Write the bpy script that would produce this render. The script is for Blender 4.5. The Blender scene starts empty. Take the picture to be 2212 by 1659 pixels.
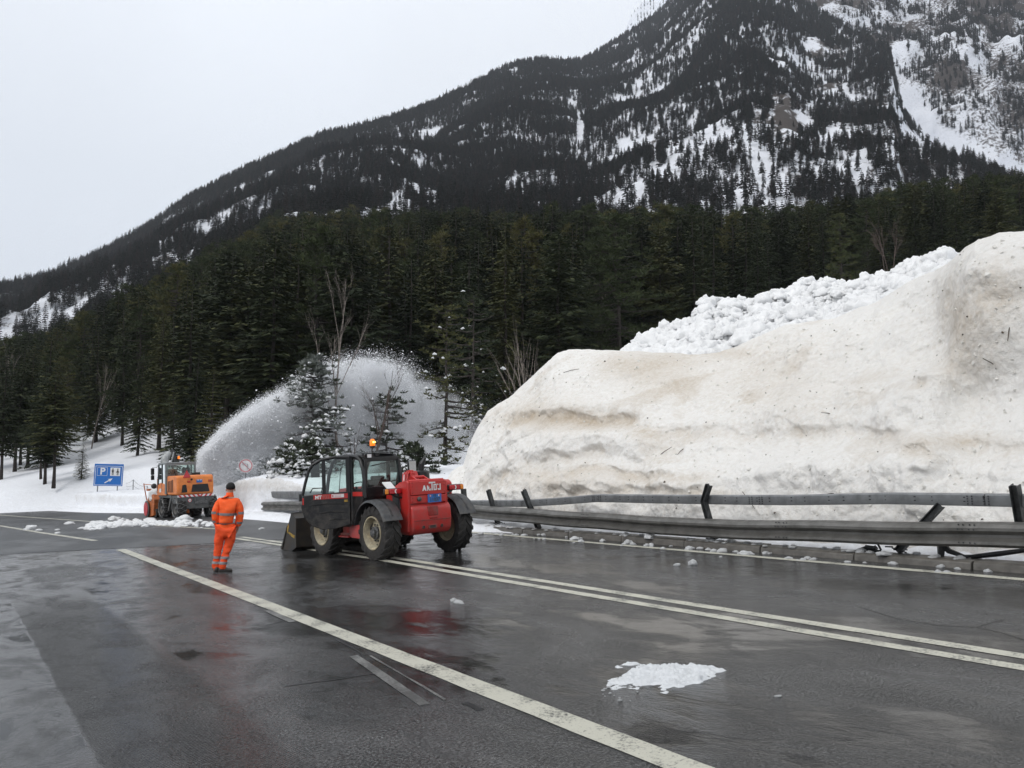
import bpy, bmesh, math, random
import numpy as np
from mathutils import Matrix, Vector, Euler

random.seed(7)
JETD, HAZE = 2.4, .00008
R = math.radians
S = bpy.context.scene
COL = S.collection

# ------------------------------------------------------------------ camera, sky, light, exposure
F, PITCH, H, K = 1838., R(5.15), 1.95, 0.048      # focal length (survey px), pitch, eye height, cross slope of the road
cd = bpy.data.cameras.new('camera'); cam = bpy.data.objects.new('camera', cd); COL.objects.link(cam)
cam.location = (0, 0, H); cam.rotation_euler = (R(90) + PITCH, 0, 0)
cd.sensor_width = 36; cd.lens = 36 * F / 2212; cd.clip_start = .1; cd.clip_end = 30000
S.camera = cam
W = bpy.data.worlds.new('World'); S.world = W; W.use_nodes = True
nt = W.node_tree; nt.nodes.clear()
SUN_EL, SUN_AZ = R(42), R(226)
sky = nt.nodes.new('ShaderNodeTexSky'); sky.sky_type = 'NISHITA'; sky.sun_disc = False
sky.sun_elevation = SUN_EL; sky.sun_rotation = SUN_AZ
b1 = nt.nodes.new('ShaderNodeBackground'); b1.inputs[1].default_value = .06
nt.links.new(sky.outputs[0], b1.inputs[0])
tc = nt.nodes.new('ShaderNodeTexCoord'); sp = nt.nodes.new('ShaderNodeSeparateXYZ'); nt.links.new(tc.outputs['Generated'], sp.inputs[0])
cr = nt.nodes.new('ShaderNodeValToRGB'); nt.links.new(sp.outputs[2], cr.inputs[0])
for e, (p, c) in zip([cr.color_ramp.elements[0], cr.color_ramp.elements[1], cr.color_ramp.elements.new(.3), cr.color_ramp.elements.new(.5)],
                     [(0., (.64, .68, .75, 1)), (1., (1.42, 1.44, 1.48, 1)), (.3, (.82, .865, .93, 1)), (.5, (1.02, 1.06, 1.12, 1))]):
    e.position = p; e.color = c
nz = nt.nodes.new('ShaderNodeTexNoise'); nz.inputs['Scale'].default_value = 2.2; nz.inputs['Detail'].default_value = 4
nt.links.new(tc.outputs['Generated'], nz.inputs['Vector'])
mr = nt.nodes.new('ShaderNodeMapRange'); nt.links.new(nz.outputs[0], mr.inputs[0])
mr.inputs[1].default_value = .3; mr.inputs[2].default_value = .7; mr.inputs[3].default_value = .95; mr.inputs[4].default_value = 1.06
mx = nt.nodes.new('ShaderNodeVectorMath'); mx.operation = 'SCALE'
nt.links.new(cr.outputs[0], mx.inputs[0]); nt.links.new(mr.outputs[0], mx.inputs['Scale'])
b2 = nt.nodes.new('ShaderNodeBackground'); b2.inputs[1].default_value = 1.0; nt.links.new(mx.outputs[0], b2.inputs[0])
ms = nt.nodes.new('ShaderNodeMixShader'); ms.inputs[0].default_value = .88
nt.links.new(b1.outputs[0], ms.inputs[1]); nt.links.new(b2.outputs[0], ms.inputs[2])
wo = nt.nodes.new('ShaderNodeOutputWorld'); nt.links.new(ms.outputs[0], wo.inputs[0])
sl = bpy.data.lights.new('sun', 'SUN'); sl.energy = 1.15; sl.angle = R(28); sl.color = (1, .97, .92)
so = bpy.data.objects.new('sun', sl); COL.objects.link(so)
so.rotation_euler = Vector((math.sin(SUN_AZ) * math.cos(SUN_EL), math.cos(SUN_AZ) * math.cos(SUN_EL), math.sin(SUN_EL))).to_track_quat('Z', 'Y').to_euler()
S.view_settings.view_transform = 'Standard'; S.view_settings.look = 'None'
S.view_settings.exposure = 0.08; S.view_settings.gamma = 1; S.view_settings.use_curve_mapping = False
S.render.engine = 'CYCLES'
cy = S.cycles
cy.max_bounces = 7; cy.diffuse_bounces = 3; cy.glossy_bounces = 3; cy.transmission_bounces = 6; cy.volume_bounces = 2
cy.transparent_max_bounces = 12; cy.use_denoising = True; cy.use_adaptive_sampling = True; cy.adaptive_threshold = .02
cy.volume_step_rate = 1.0; cy.sample_clamp_indirect = 4

# ------------------------------------------------------------------ survey helpers: a point of the photograph plus its distance gives a place
def ray(x, y):
    a = (x - 1106) / F; b = (829.5 - y) / F
    return np.array([a, math.cos(PITCH) - b * math.sin(PITCH), math.sin(PITCH) + b * math.cos(PITCH)])
def at(x, y, Y):
    d = ray(x, y) * (Y / ray(x, y)[1]); return np.array([d[0], Y, H + d[2]])
U = np.array([-.55, .8352]); N = np.array([.8352, .55])          # along the road / across it to the right
def hit_t(x, y, t):
    d = ray(x, y); k = t / (d[0] * N[0] + d[1] * N[1]); return np.array([0, 0, H]) + d * k
RX = Vector((N[0], N[1], K * N[0])).normalized(); RY = Vector((U[0], U[1], K * U[0])).normalized(); RZ = RX.cross(RY)
ROAD = Matrix(((RX.x, RY.x, RZ.x, 0), (RX.y, RY.y, RZ.y, 0), (RX.z, RY.z, RZ.z, 0), (0, 0, 0, 1)))
ROADI = ROAD.inverted()
def rf(t, s, z=0): return ROAD @ Vector((t, s, z))
def to_rf(p): return ROADI @ Vector(p)
def heading(x, y, az):                                              # a vehicle standing on the sloping road
    a = R(az); h = Vector((-math.sin(a), math.cos(a), -K * math.sin(a))).normalized()
    n = Vector((-K, 0, 1)).normalized(); r = h.cross(n)
    return Matrix(((r.x, h.x, n.x, x), (r.y, h.y, n.y, y), (r.z, h.z, n.z, K * x), (0, 0, 0, 1)))

# ------------------------------------------------------------------ noise
def _h(ix, iy, iz, s):
    n = (ix.astype(np.int64) * 374761393 + iy.astype(np.int64) * 668265263 + iz.astype(np.int64) * 2147483647 + s * 1274126177) & 0xffffffff
    n = ((n ^ (n >> 13)) * 1274126177) & 0xffffffff
    n = ((n ^ (n >> 15)) * 2246822519) & 0xffffffff
    return ((n ^ (n >> 16)) & 0xffffff) / float(0xffffff)
def noise(p, s=0):
    i = np.floor(p).astype(np.int64); f = p - i; f = f * f * (3 - 2 * f)
    r = 0
    for dx in (0, 1):
        for dy in (0, 1):
            for dz in (0, 1):
                w = (f[..., 0] if dx else 1 - f[..., 0]) * (f[..., 1] if dy else 1 - f[..., 1]) * (f[..., 2] if dz else 1 - f[..., 2])
                r = r + w * _h(i[..., 0] + dx, i[..., 1] + dy, i[..., 2] + dz, s)
    return r * 2 - 1
def fbm(p, o=4, s=0):
    a, r = .5, 0
    for k in range(o): r = r + a * noise(p * 2 ** k + 13.7 * k, s + k); a *= .5
    return r
def worley(p, s=0):
    i = np.floor(p).astype(np.int64); best = np.full(p.shape[:-1], 9.); bid = np.zeros(p.shape[:-1])
    for dx in (-1, 0, 1):
        for dy in (-1, 0, 1):
            for dz in (-1, 0, 1):
                c = i + np.array([dx, dy, dz])
                q = np.stack([c[..., k] + _h(c[..., 0], c[..., 1], c[..., 2], s + 11 * k) for k in range(3)], -1)
                d = np.linalg.norm(q - p, axis=-1); m = d < best
                best = np.where(m, d, best); bid = np.where(m, _h(c[..., 0], c[..., 1], c[..., 2], s + 77), bid)
    return best, bid
def sstep(a, b, x): t = np.clip((x - a) / (b - a), 0, 1); return t * t * (3 - 2 * t)

# ------------------------------------------------------------------ materials
def mat(name, col, rough=.6, metal=0., var=.15, vscale=6., bump=0., bscale=40., col2=None, spec=.5, coat=0., emit=None, grime=0.):
    m = bpy.data.materials.new(name); m.use_nodes = True; t = m.node_tree; b = t.nodes['Principled BSDF']
    c1 = (*col, 1); c2 = (*(col2 or tuple(min(1, x * (1 - var * 1.6)) for x in col)), 1)
    tcn = t.nodes.new('ShaderNodeTexCoord')
    n = t.nodes.new('ShaderNodeTexNoise'); n.inputs['Scale'].default_value = vscale; n.inputs['Detail'].default_value = 6; n.inputs['Roughness'].default_value = .65
    t.links.new(tcn.outputs['Object'], n.inputs['Vector'])
    r = t.nodes.new('ShaderNodeValToRGB'); r.color_ramp.elements[0].position = .32; r.color_ramp.elements[1].position = .62
    r.color_ramp.elements[0].color = c2; r.color_ramp.elements[1].color = c1
    t.links.new(n.outputs[0], r.inputs[0]); t.links.new(r.outputs[0], b.inputs['Base Color'])
    q = t.nodes.new('ShaderNodeMapRange'); q.inputs[1].default_value = .3; q.inputs[2].default_value = .7
    q.inputs[3].default_value = min(1, rough * 1.25); q.inputs[4].default_value = rough * .8
    t.links.new(n.outputs[0], q.inputs[0]); t.links.new(q.outputs[0], b.inputs['Roughness'])
    b.inputs['Metallic'].default_value = metal; b.inputs['Specular IOR Level'].default_value = spec
    if coat: b.inputs['Coat Weight'].default_value = coat; b.inputs['Coat Roughness'].default_value = .12
    if bump:
        n2 = t.nodes.new('ShaderNodeTexNoise'); n2.inputs['Scale'].default_value = bscale; n2.inputs['Detail'].default_value = 5
        t.links.new(tcn.outputs['Object'], n2.inputs['Vector'])
        bp = t.nodes.new('ShaderNodeBump'); bp.inputs['Strength'].default_value = 1; bp.inputs['Distance'].default_value = bump
        t.links.new(n2.outputs[0], bp.inputs['Height']); t.links.new(bp.outputs[0], b.inputs['Normal'])
    if grime:                                                     # road film and mud: splashed on the lower parts, clinging in patches
        sz = t.nodes.new('ShaderNodeSeparateXYZ'); t.links.new(tcn.outputs['Object'], sz.inputs[0])
        g1 = t.nodes.new('ShaderNodeMapRange'); g1.inputs[1].default_value = .3; g1.inputs[2].default_value = 1.7; g1.inputs[3].default_value = .20; g1.inputs[4].default_value = -.06; t.links.new(sz.outputs[2], g1.inputs[0])
        n3 = t.nodes.new('ShaderNodeTexNoise'); n3.inputs['Scale'].default_value = 7; n3.inputs['Detail'].default_value = 8; n3.inputs['Roughness'].default_value = .75; t.links.new(tcn.outputs['Object'], n3.inputs['Vector'])
        g2 = t.nodes.new('ShaderNodeMath'); g2.operation = 'ADD'; t.links.new(g1.outputs[0], g2.inputs[0]); t.links.new(n3.outputs[0], g2.inputs[1])
        g3 = t.nodes.new('ShaderNodeMapRange'); g3.inputs[1].default_value = .52; g3.inputs[2].default_value = .74; g3.inputs[3].default_value = 0; g3.inputs[4].default_value = grime; t.links.new(g2.outputs[0], g3.inputs[0])
        gm = t.nodes.new('ShaderNodeMix'); gm.data_type = 'RGBA'; gm.inputs[7].default_value = (.13, .115, .10, 1); t.links.new(g3.outputs[0], gm.inputs[0]); t.links.new(r.outputs[0], gm.inputs[6]); t.links.new(gm.outputs[2], b.inputs['Base Color'])
        ga_ = t.nodes.new('ShaderNodeMath'); ga_.operation = 'MULTIPLY_ADD'; ga_.inputs[1].default_value = .45; t.links.new(g3.outputs[0], ga_.inputs[0]); t.links.new(q.outputs[0], ga_.inputs[2]); t.links.new(ga_.outputs[0], b.inputs['Roughness'])
    if emit: b.inputs['Emission Color'].default_value = (*emit[0], 1); b.inputs['Emission Strength'].default_value = emit[1]
    return m
def snow_mat(name, clean=(.80, .81, .83), dirty=(.50, .43, .34), attr=True, bump=.05, bscale=6., grain=.006):
    m = bpy.data.materials.new(name); m.use_nodes = True; t = m.node_tree; b = t.nodes['Principled BSDF']
    tcn = t.nodes.new('ShaderNodeTexCoord')
    def nse(sc, d=6, rg=.6):
        n = t.nodes.new('ShaderNodeTexNoise'); n.inputs['Scale'].default_value = sc; n.inputs['Detail'].default_value = d; n.inputs['Roughness'].default_value = rg
        t.links.new(tcn.outputs['Object'], n.inputs['Vector']); return n
    big, fine = nse(.45), nse(9, 4, .7)
    mix = t.nodes.new('ShaderNodeMix'); mix.data_type = 'RGBA'
    mix.inputs[6].default_value = (*clean, 1); mix.inputs[7].default_value = (*dirty, 1)
    if attr:
        a = t.nodes.new('ShaderNodeAttribute'); a.attribute_name = 'dirt'
        m1 = t.nodes.new('ShaderNodeMath'); m1.operation = 'MULTIPLY_ADD'; m1.inputs[1].default_value = 1.1
        mr_ = t.nodes.new('ShaderNodeMapRange'); mr_.inputs[1].default_value = .35; mr_.inputs[2].default_value = .75; mr_.inputs[3].default_value = -.12; mr_.inputs[4].default_value = .30
        t.links.new(fine.outputs[0], mr_.inputs[0]); t.links.new(a.outputs['Fac'], m1.inputs[0]); t.links.new(mr_.outputs[0], m1.inputs[2])
        m2 = t.nodes.new('ShaderNodeMath'); m2.operation = 'MULTIPLY'; m2.use_clamp = True
        mr2 = t.nodes.new('ShaderNodeMapRange'); mr2.inputs[1].default_value = .3; mr2.inputs[2].default_value = .7; mr2.inputs[3].default_value = .5; mr2.inputs[4].default_value = 1.3
        t.links.new(big.outputs[0], mr2.inputs[0]); t.links.new(m1.outputs[0], m2.inputs[0]); t.links.new(mr2.outputs[0], m2.inputs[1])
        t.links.new(m2.outputs[0], mix.inputs[0])
    else:
        mr_ = t.nodes.new('ShaderNodeMapRange'); mr_.inputs[1].default_value = .5; mr_.inputs[2].default_value = .85; mr_.inputs[3].default_value = 0; mr_.inputs[4].default_value = .5
        t.links.new(fine.outputs[0], mr_.inputs[0]); t.links.new(mr_.outputs[0], mix.inputs[0])
    t.links.new(mix.outputs[2], b.inputs['Base Color'])
    b.inputs['Roughness'].default_value = .75; b.inputs['Specular IOR Level'].default_value = .25
    b.inputs['Subsurface Weight'].default_value = 0
    n1 = nse(bscale, 8, .65); n2 = nse(60, 3, .7)
    bp = t.nodes.new('ShaderNodeBump'); bp.inputs['Distance'].default_value = bump; t.links.new(n1.outputs[0], bp.inputs['Height'])
    bp2 = t.nodes.new('ShaderNodeBump'); bp2.inputs['Distance'].default_value = grain; t.links.new(n2.outputs[0], bp2.inputs['Height'])
    t.links.new(bp.outputs[0], bp2.inputs['Normal']); t.links.new(bp2.outputs[0], b.inputs['Normal'])
    return m
def glass_mat(name, tint=(.75, .86, .82), fac=.25):
    m = bpy.data.materials.new(name); m.use_nodes = True; t = m.node_tree; t.nodes.clear()
    tr = t.nodes.new('ShaderNodeBsdfTransparent'); tr.inputs[0].default_value = (*tint, 1)
    gl = t.nodes.new('ShaderNodeBsdfGlossy'); gl.inputs['Roughness'].default_value = .04; gl.inputs[0].default_value = (.9, .95, .95, 1)
    fr = t.nodes.new('ShaderNodeFresnel'); fr.inputs[0].default_value = 1.5
    ad = t.nodes.new('ShaderNodeMath'); ad.operation = 'MULTIPLY_ADD'; ad.inputs[1].default_value = .9; ad.inputs[2].default_value = fac * .25
    t.links.new(fr.outputs[0], ad.inputs[0])
    mxs = t.nodes.new('ShaderNodeMixShader'); o = t.nodes.new('ShaderNodeOutputMaterial')
    t.links.new(ad.outputs[0], mxs.inputs[0]); t.links.new(tr.outputs[0], mxs.inputs[1]); t.links.new(gl.outputs[0], mxs.inputs[2]); t.links.new(mxs.outputs[0], o.inputs[0])
    return m
def foliage_mat(name, a, b_, c=None):
    m = bpy.data.materials.new(name); m.use_nodes = True; t = m.node_tree; b = t.nodes['Principled BSDF']
    oi = t.nodes.new('ShaderNodeObjectInfo'); tcn = t.nodes.new('ShaderNodeTexCoord')
    n = t.nodes.new('ShaderNodeTexNoise'); n.inputs['Scale'].default_value = 1.3; n.inputs['Detail'].default_value = 4
    t.links.new(tcn.outputs['Object'], n.inputs['Vector'])
    ad = t.nodes.new('ShaderNodeMath'); ad.operation = 'MULTIPLY_ADD'; ad.inputs[1].default_value = .55
    t.links.new(oi.outputs['Random'], ad.inputs[0]); t.links.new(n.outputs[0], ad.inputs[2])
    r = t.nodes.new('ShaderNodeValToRGB'); el = r.color_ramp.elements
    el[0].position = .35; el[0].color = (*a, 1); el[1].position = .85; el[1].color = (*b_, 1)
    if c: e = el.new(1.0); e.color = (*c, 1)
    t.links.new(ad.outputs[0], r.inputs[0]); t.links.new(r.outputs[0], b.inputs['Base Color'])
    b.inputs['Roughness'].default_value = .8; b.inputs['Specular IOR Level'].default_value = .2
    return m
M = {}
M['snow'] = snow_mat('clean_snow', attr=True, clean=(.80, .82, .86), dirty=(.46, .42, .36), bump=.08, bscale=1.5)
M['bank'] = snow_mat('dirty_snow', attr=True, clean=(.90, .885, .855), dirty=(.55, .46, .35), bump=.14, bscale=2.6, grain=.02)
M['chunk'] = snow_mat('snow_chunk', attr=False, clean=(.74, .75, .76), dirty=(.46, .44, .41), bump=.03, bscale=14)
M['block'] = snow_mat('snow_block', attr=False, clean=(.80, .805, .81), dirty=(.42, .40, .38), bump=.06, bscale=5)
M['flake'] = mat('flying_snow', (.93, .94, .96), .9, var=0, spec=.1)
M['slush'] = snow_mat('melting_slush', attr=False, clean=(.66, .68, .70), dirty=(.25, .25, .25), bump=.03, bscale=10)
M['rubble'] = snow_mat('snow_rubble', attr=False, clean=(.84, .845, .85), dirty=(.48, .46, .44), bump=.05, bscale=2.5)
M['bark'] = mat('dark_bark', (.045, .036, .03), .9, var=.4, bump=.01)
M['pale_bark'] = mat('birch_bark', (.27, .23, .20), .85, var=.5, vscale=9)
M['twig'] = mat('bare_twig', (.085, .06, .05), .9, var=.3)
M['spruce'] = foliage_mat('spruce_needles', (.009, .014, .008), (.030, .040, .018), (.068, .070, .026))
M['pine'] = foliage_mat('pine_needles', (.020, .030, .013), (.044, .056, .022), (.085, .080, .028))
M['frosted'] = foliage_mat('frosted_needles', (.020, .028, .016), (.050, .060, .036), (.15, .165, .15))
M['far_tree'] = foliage_mat('far_needles', (.007, .010, .009), (.018, .022, .016), (.036, .026, .021))
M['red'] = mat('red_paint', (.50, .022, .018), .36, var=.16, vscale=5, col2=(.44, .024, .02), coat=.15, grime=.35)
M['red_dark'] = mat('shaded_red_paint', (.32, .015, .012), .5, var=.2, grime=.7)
M['black'] = mat('black_paint', (.010, .010, .011), .36, var=.2, vscale=8, grime=.45)
M['rubber'] = mat('tyre_rubber', (.018, .018, .019), .78, var=.35, vscale=12, bump=.003, grime=.18)
M['plastic'] = mat('grey_fender_plastic', (.055, .058, .062), .42, var=.25, vscale=9, grime=.5)
M['cream'] = mat('cream_rim', (.62, .56, .38), .45, var=.15, vscale=5, col2=(.45, .36, .22), grime=.6)
M['hub'] = mat('grey_hub', (.16, .16, .16), .5, metal=.4, var=.5, vscale=20)
M['glass'] = glass_mat('window_glass')
M['steel'] = mat('galvanised_steel', (.24, .25, .255), .42, metal=.35, var=.35, vscale=3.5, bump=.004, bscale=10, col2=(.15, .155, .16))
M['steel_low'] = mat('dirty_steel', (.17, .165, .155), .45, metal=.45, var=.4, vscale=2.5, bump=.004, bscale=10, col2=(.09, .088, .08))
M['post'] = mat('dark_steel', (.06, .063, .065), .5, metal=.4, var=.4, vscale=8)
M['orange'] = mat('orange_paint', (.78, .235, .045), .42, var=.12, vscale=4, col2=(.60, .17, .04), grime=.5)
M['orange_dirty'] = mat('worn_orange_paint', (.55, .15, .035), .6, var=.3, vscale=7, col2=(.25, .08, .03))
M['grey'] = mat('grey_chassis_paint', (.075, .085, .09), .5, var=.25, vscale=5, grime=.6)
M['cabgrey'] = mat('light_grey_cab_paint', (.22, .24, .245), .5, var=.2)
M['grille'] = mat('dark_grille', (.012, .012, .013), .6)
M['white'] = mat('white_plate', (.75, .75, .75), .5, var=.08)
M['blue'] = mat('blue_plate', (.03, .16, .48), .4, var=.08)
M['signblue'] = mat('blue_sign', (.012, .14, .47), .45, var=.05)
M['signred'] = mat('red_sign', (.55, .05, .06), .5, var=.1)
M['lens_red'] = mat('red_lens', (.50, .012, .02), .2, var=.1, coat=.5)
M['lens_amber'] = mat('amber_lens', (.85, .26, .02), .2, var=.1, coat=.5)
M['beacon'] = mat('lit_amber_beacon', (.85, .18, .01), .25, var=.05, emit=((1, .22, .01), .8))
M['bulb'] = mat('lit_bulb', (1, .6, .2), .3, var=0, emit=((1, .45, .08), 9))
M['hivis'] = mat('orange_workwear', (.95, .125, .018), .78, var=.12, vscale=9, bump=.006, bscale=16, col2=(.88, .10, .015))
M['hivis2'] = mat('orange_trousers', (.86, .085, .014), .78, var=.14, vscale=9, bump=.008, bscale=12, col2=(.74, .07, .012))
M['reflex'] = mat('reflective_band', (.24, .22, .23), .45, var=.1)
M['skin'] = mat('skin', (.42, .22, .15), .55, var=.1)
M['knit'] = mat('black_knit', (.008, .008, .008), .9, bump=.003, bscale=80)
M['yellow'] = mat('scraped_yellow_paint', (.42, .27, .05), .7, var=.4, vscale=14)
M['bucketm'] = mat('worn_black_steel', (.022, .021, .020), .5, var=.5, vscale=6, bump=.004, col2=(.05, .04, .03))
M['concrete'] = mat('wet_concrete_kerb', (.15, .14, .125), .45, var=.35, vscale=3, bump=.01, bscale=14)
M['tar'] = mat('tar_seam', (.010, .010, .010), .35)
M['seat'] = mat('cab_upholstery', (.015, .015, .016), .8)

# ------------------------------------------------------------------ object helpers
def tag(o, label=None, cat=None, group=None, kind=None):
    if label: o['label'] = label
    if cat: o['category'] = cat
    if group: o['group'] = group
    if kind: o['kind'] = kind
    return o
def empty(name, m=None, label=None, cat=None, group=None):
    o = bpy.data.objects.new(name, None); COL.objects.link(o); o.empty_display_size = .2
    if m is not None: o.matrix_world = m
    return tag(o, label, cat, group)
def np_mesh(name, v, f, smooth=False, attr=None):
    v = np.asarray(v, dtype=np.float32).reshape(-1, 3); f = np.asarray(f, dtype=np.int32)
    me = bpy.data.meshes.new(name); me.vertices.add(len(v)); me.vertices.foreach_set('co', v.ravel())
    n, k = f.shape; me.loops.add(n * k); me.loops.foreach_set('vertex_index', f.ravel())
    me.polygons.add(n); me.polygons.foreach_set('loop_start', np.arange(0, n * k, k, dtype=np.int32))
    me.update(calc_edges=True)
    if smooth: me.polygons.foreach_set('use_smooth', np.ones(n, dtype=bool))
    for a, val in (attr or {}).items():
        at_ = me.attributes.new(a, 'FLOAT', 'POINT'); at_.data.foreach_set('value', np.asarray(val, dtype=np.float32).ravel())
    me.validate(); return me
def link(name, me, m, parent=None, mw=None):
    o = bpy.data.objects.new(name, me); COL.objects.link(o)
    if m is not None and not me.materials: me.materials.append(M[m] if isinstance(m, str) else m)
    if parent: o.parent = parent
    if mw is not None: o.matrix_local = mw
    return o
def grid_faces(r, c):
    i = np.arange(r * c).reshape(r, c)
    return np.stack([i[:-1, :-1], i[:-1, 1:], i[1:, 1:], i[1:, :-1]], -1).reshape(-1, 4)
class B:
    """collects shapes; build() links them as ONE mesh object"""
    def __init__(s): s.bm = bmesh.new()
    def _add(s, vs, fs):
        b = [s.bm.verts.new(v) for v in vs]
        for f in fs:
            try: s.bm.faces.new([b[i] for i in f])
            except ValueError: pass
        return s
    def box(s, x0, x1, y0, y1, z0, z1, m=None):
        v = [Vector((x, y, z)) for x in (x0, x1) for y in (y0, y1) for z in (z0, z1)]
        if m is not None: v = [m @ q for q in v]
        return s._add(v, [(0, 1, 3, 2), (4, 6, 7, 5), (0, 4, 5, 1), (2, 3, 7, 6), (0, 2, 6, 4), (1, 5, 7, 3)])
    def prism(s, poly, ax, a, b, m=None):
        """poly in the two remaining axes, extruded along axis ax from a to b"""
        def P(p, h):
            q = Vector((h, p[0], p[1])) if ax == 0 else Vector((p[0], h, p[1])) if ax == 1 else Vector((p[0], p[1], h))
            return m @ q if m is not None else q
        n = len(poly); v = [P(p, a) for p in poly] + [P(p, b) for p in poly]
        return s._add(v, [tuple(range(n))[::-1], tuple(range(n, 2 * n))] + [(i, (i + 1) % n, n + (i + 1) % n, n + i) for i in range(n)])
    def tube(s, pts, r, n=8, cap=True):
        pts = [Vector(p) for p in pts]; rs = r if isinstance(r, (list, tuple)) else [r] * len(pts)
        rings = []; up = None
        for i, p in enumerate(pts):
            d = (pts[min(i + 1, len(pts) - 1)] - pts[max(i - 1, 0)]).normalized()
            if up is None: up = Vector((0, 0, 1)) if abs(d.z) < .9 else Vector((1, 0, 0))
            a = d.cross(up); a = a.normalized() if a.length > 1e-5 else Vector((1, 0, 0)); b = a.cross(d).normalized(); up = b
            rings.append([s.bm.verts.new(p + (a * math.cos(t) + b * math.sin(t)) * rs[i]) for t in [2 * math.pi * k / n for k in range(n)]])
        for i in range(len(rings) - 1):
            for k in range(n): s.bm.faces.new((rings[i][k], rings[i][(k + 1) % n], rings[i + 1][(k + 1) % n], rings[i + 1][k]))
        if cap:
            s.bm.faces.new(rings[0][::-1]); s.bm.faces.new(rings[-1])
        return s
    def lathe(s, prof, c, ax=0, n=32, sq=(1, 1), a0=0, a1=360):
        """prof: (h along axis, radius); around axis ax through c"""
        full = abs(a1 - a0) >= 360; m = n if full else n + 1; rings = []
        for h, r in prof:
            ring = []
            for k in range(m):
                t = R(a0 + (a1 - a0) * k / n); u, w = r * math.cos(t) * sq[0], r * math.sin(t) * sq[1]
                q = (h, u, w) if ax == 0 else (u, h, w) if ax == 1 else (u, w, h)
                ring.append(s.bm.verts.new(Vector(q) + Vector(c)))
            rings.append(ring)
        for i in range(len(rings) - 1):
            for k in range(m if full else m - 1):
                s.bm.faces.new((rings[i][k], rings[i][(k + 1) % m], rings[i + 1][(k + 1) % m], rings[i + 1][k]))
        return s
    def sweep(s, prof, frames, close=True):
        """prof: list of 2D points; frames: list of (origin, xvec, yvec)"""
        rings = [[s.bm.verts.new(Vector(o) + Vector(x) * p[0] + Vector(y) * p[1]) for p in prof] for o, x, y in frames]
        n = len(prof)
        for i in range(len(rings) - 1):
            for k in range(n if close else n - 1): s.bm.faces.new((rings[i][k], rings[i][(k + 1) % n], rings[i + 1][(k + 1) % n], rings[i + 1][k]))
        if close:
            s.bm.faces.new(rings[0][::-1]); s.bm.faces.new(rings[-1])
        return s
    def poly(s, pts): return s._add([Vector(p) for p in pts], [tuple(range(len(pts)))])
    def build(s, name, m, parent=None, bevel=0, smooth=False, seg=2, sub=0, ang=35):
        bmesh.ops.recalc_face_normals(s.bm, faces=s.bm.faces)
        me = bpy.data.meshes.new(name); s.bm.to_mesh(me); s.bm.free()
        if smooth: me.polygons.foreach_set('use_smooth', [True] * len(me.polygons)); me.set_sharp_from_angle(angle=R(ang))
        o = link(name, me, m, parent)
        if bevel:
            md = o.modifiers.new('b', 'BEVEL'); md.width = bevel; md.segments = seg; md.limit_method = 'ANGLE'; md.angle_limit = R(30)
            me.polygons.foreach_set('use_smooth', [True] * len(me.polygons)); md.harden_normals = False
            me.set_sharp_from_angle(angle=R(ang)) if not smooth else None
        if sub:
            md = o.modifiers.new('s', 'SUBSURF'); md.levels = sub; md.render_levels = sub
        return o
def text(name, body, size, m, parent, mw, ext=.002, bold=0.):
    cu = bpy.data.curves.new('t', 'FONT'); cu.body = body; cu.size = size; cu.extrude = ext; cu.offset = bold; cu.align_x = 'CENTER'; cu.align_y = 'CENTER'
    o = bpy.data.objects.new('t', cu); me = bpy.data.meshes.new_from_object(o); bpy.data.objects.remove(o)
    return link(name, me, m, parent, mw)
def copy_tree(o, parent=None):
    c = o.copy(); COL.objects.link(c)
    if parent: c.parent = parent
    for ch in o.children: copy_tree(ch, c)
    return c
def scatter(name, pts, rz, sc, idx, protos, mtag=None):
    """one object whose geometry nodes put small copies on its points"""
    me = bpy.data.meshes.new(name); me.vertices.add(len(pts)); me.vertices.foreach_set('co', np.asarray(pts, dtype=np.float32).ravel())
    for a, v, ty in (('rz', rz, 'FLOAT'), ('sc', sc, 'FLOAT'), ('pick', idx, 'INT')):
        q = me.attributes.new(a, ty, 'POINT'); q.data.foreach_set('value', np.asarray(v, dtype=np.int32 if ty == 'INT' else np.float32))
    o = bpy.data.objects.new(name, me); COL.objects.link(o)
    cl = bpy.data.collections.new(name + '_kinds')
    for p in protos: cl.objects.link(p)
    g = bpy.data.node_groups.new(name, 'GeometryNodeTree')
    g.interface.new_socket('Geometry', in_out='INPUT', socket_type='NodeSocketGeometry'); g.interface.new_socket('Geometry', in_out='OUTPUT', socket_type='NodeSocketGeometry')
    i, u = g.nodes.new('NodeGroupInput'), g.nodes.new('NodeGroupOutput')
    ci = g.nodes.new('GeometryNodeCollectionInfo'); ci.inputs[0].default_value = cl; ci.inputs['Separate Children'].default_value = True; ci.inputs['Reset Children'].default_value = True
    ip = g.nodes.new('GeometryNodeInstanceOnPoints'); ip.inputs['Pick Instance'].default_value = True
    def na(nm, ty): n = g.nodes.new('GeometryNodeInputNamedAttribute'); n.data_type = ty; n.inputs[0].default_value = nm; return n.outputs[0]
    cx = g.nodes.new('ShaderNodeCombineXYZ'); g.links.new(na('rz', 'FLOAT'), cx.inputs[2])
    g.links.new(i.outputs[0], ip.inputs['Points']); g.links.new(ci.outputs[0], ip.inputs['Instance'])
    g.links.new(na('pick', 'INT'), ip.inputs['Instance Index']); g.links.new(cx.outputs[0], ip.inputs['Rotation']); g.links.new(na('sc', 'FLOAT'), ip.inputs['Scale'])
    g.links.new(ip.outputs[0], u.inputs[0])
    md = o.modifiers.new('copies', 'NODES'); md.node_group = g
    return o
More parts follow.
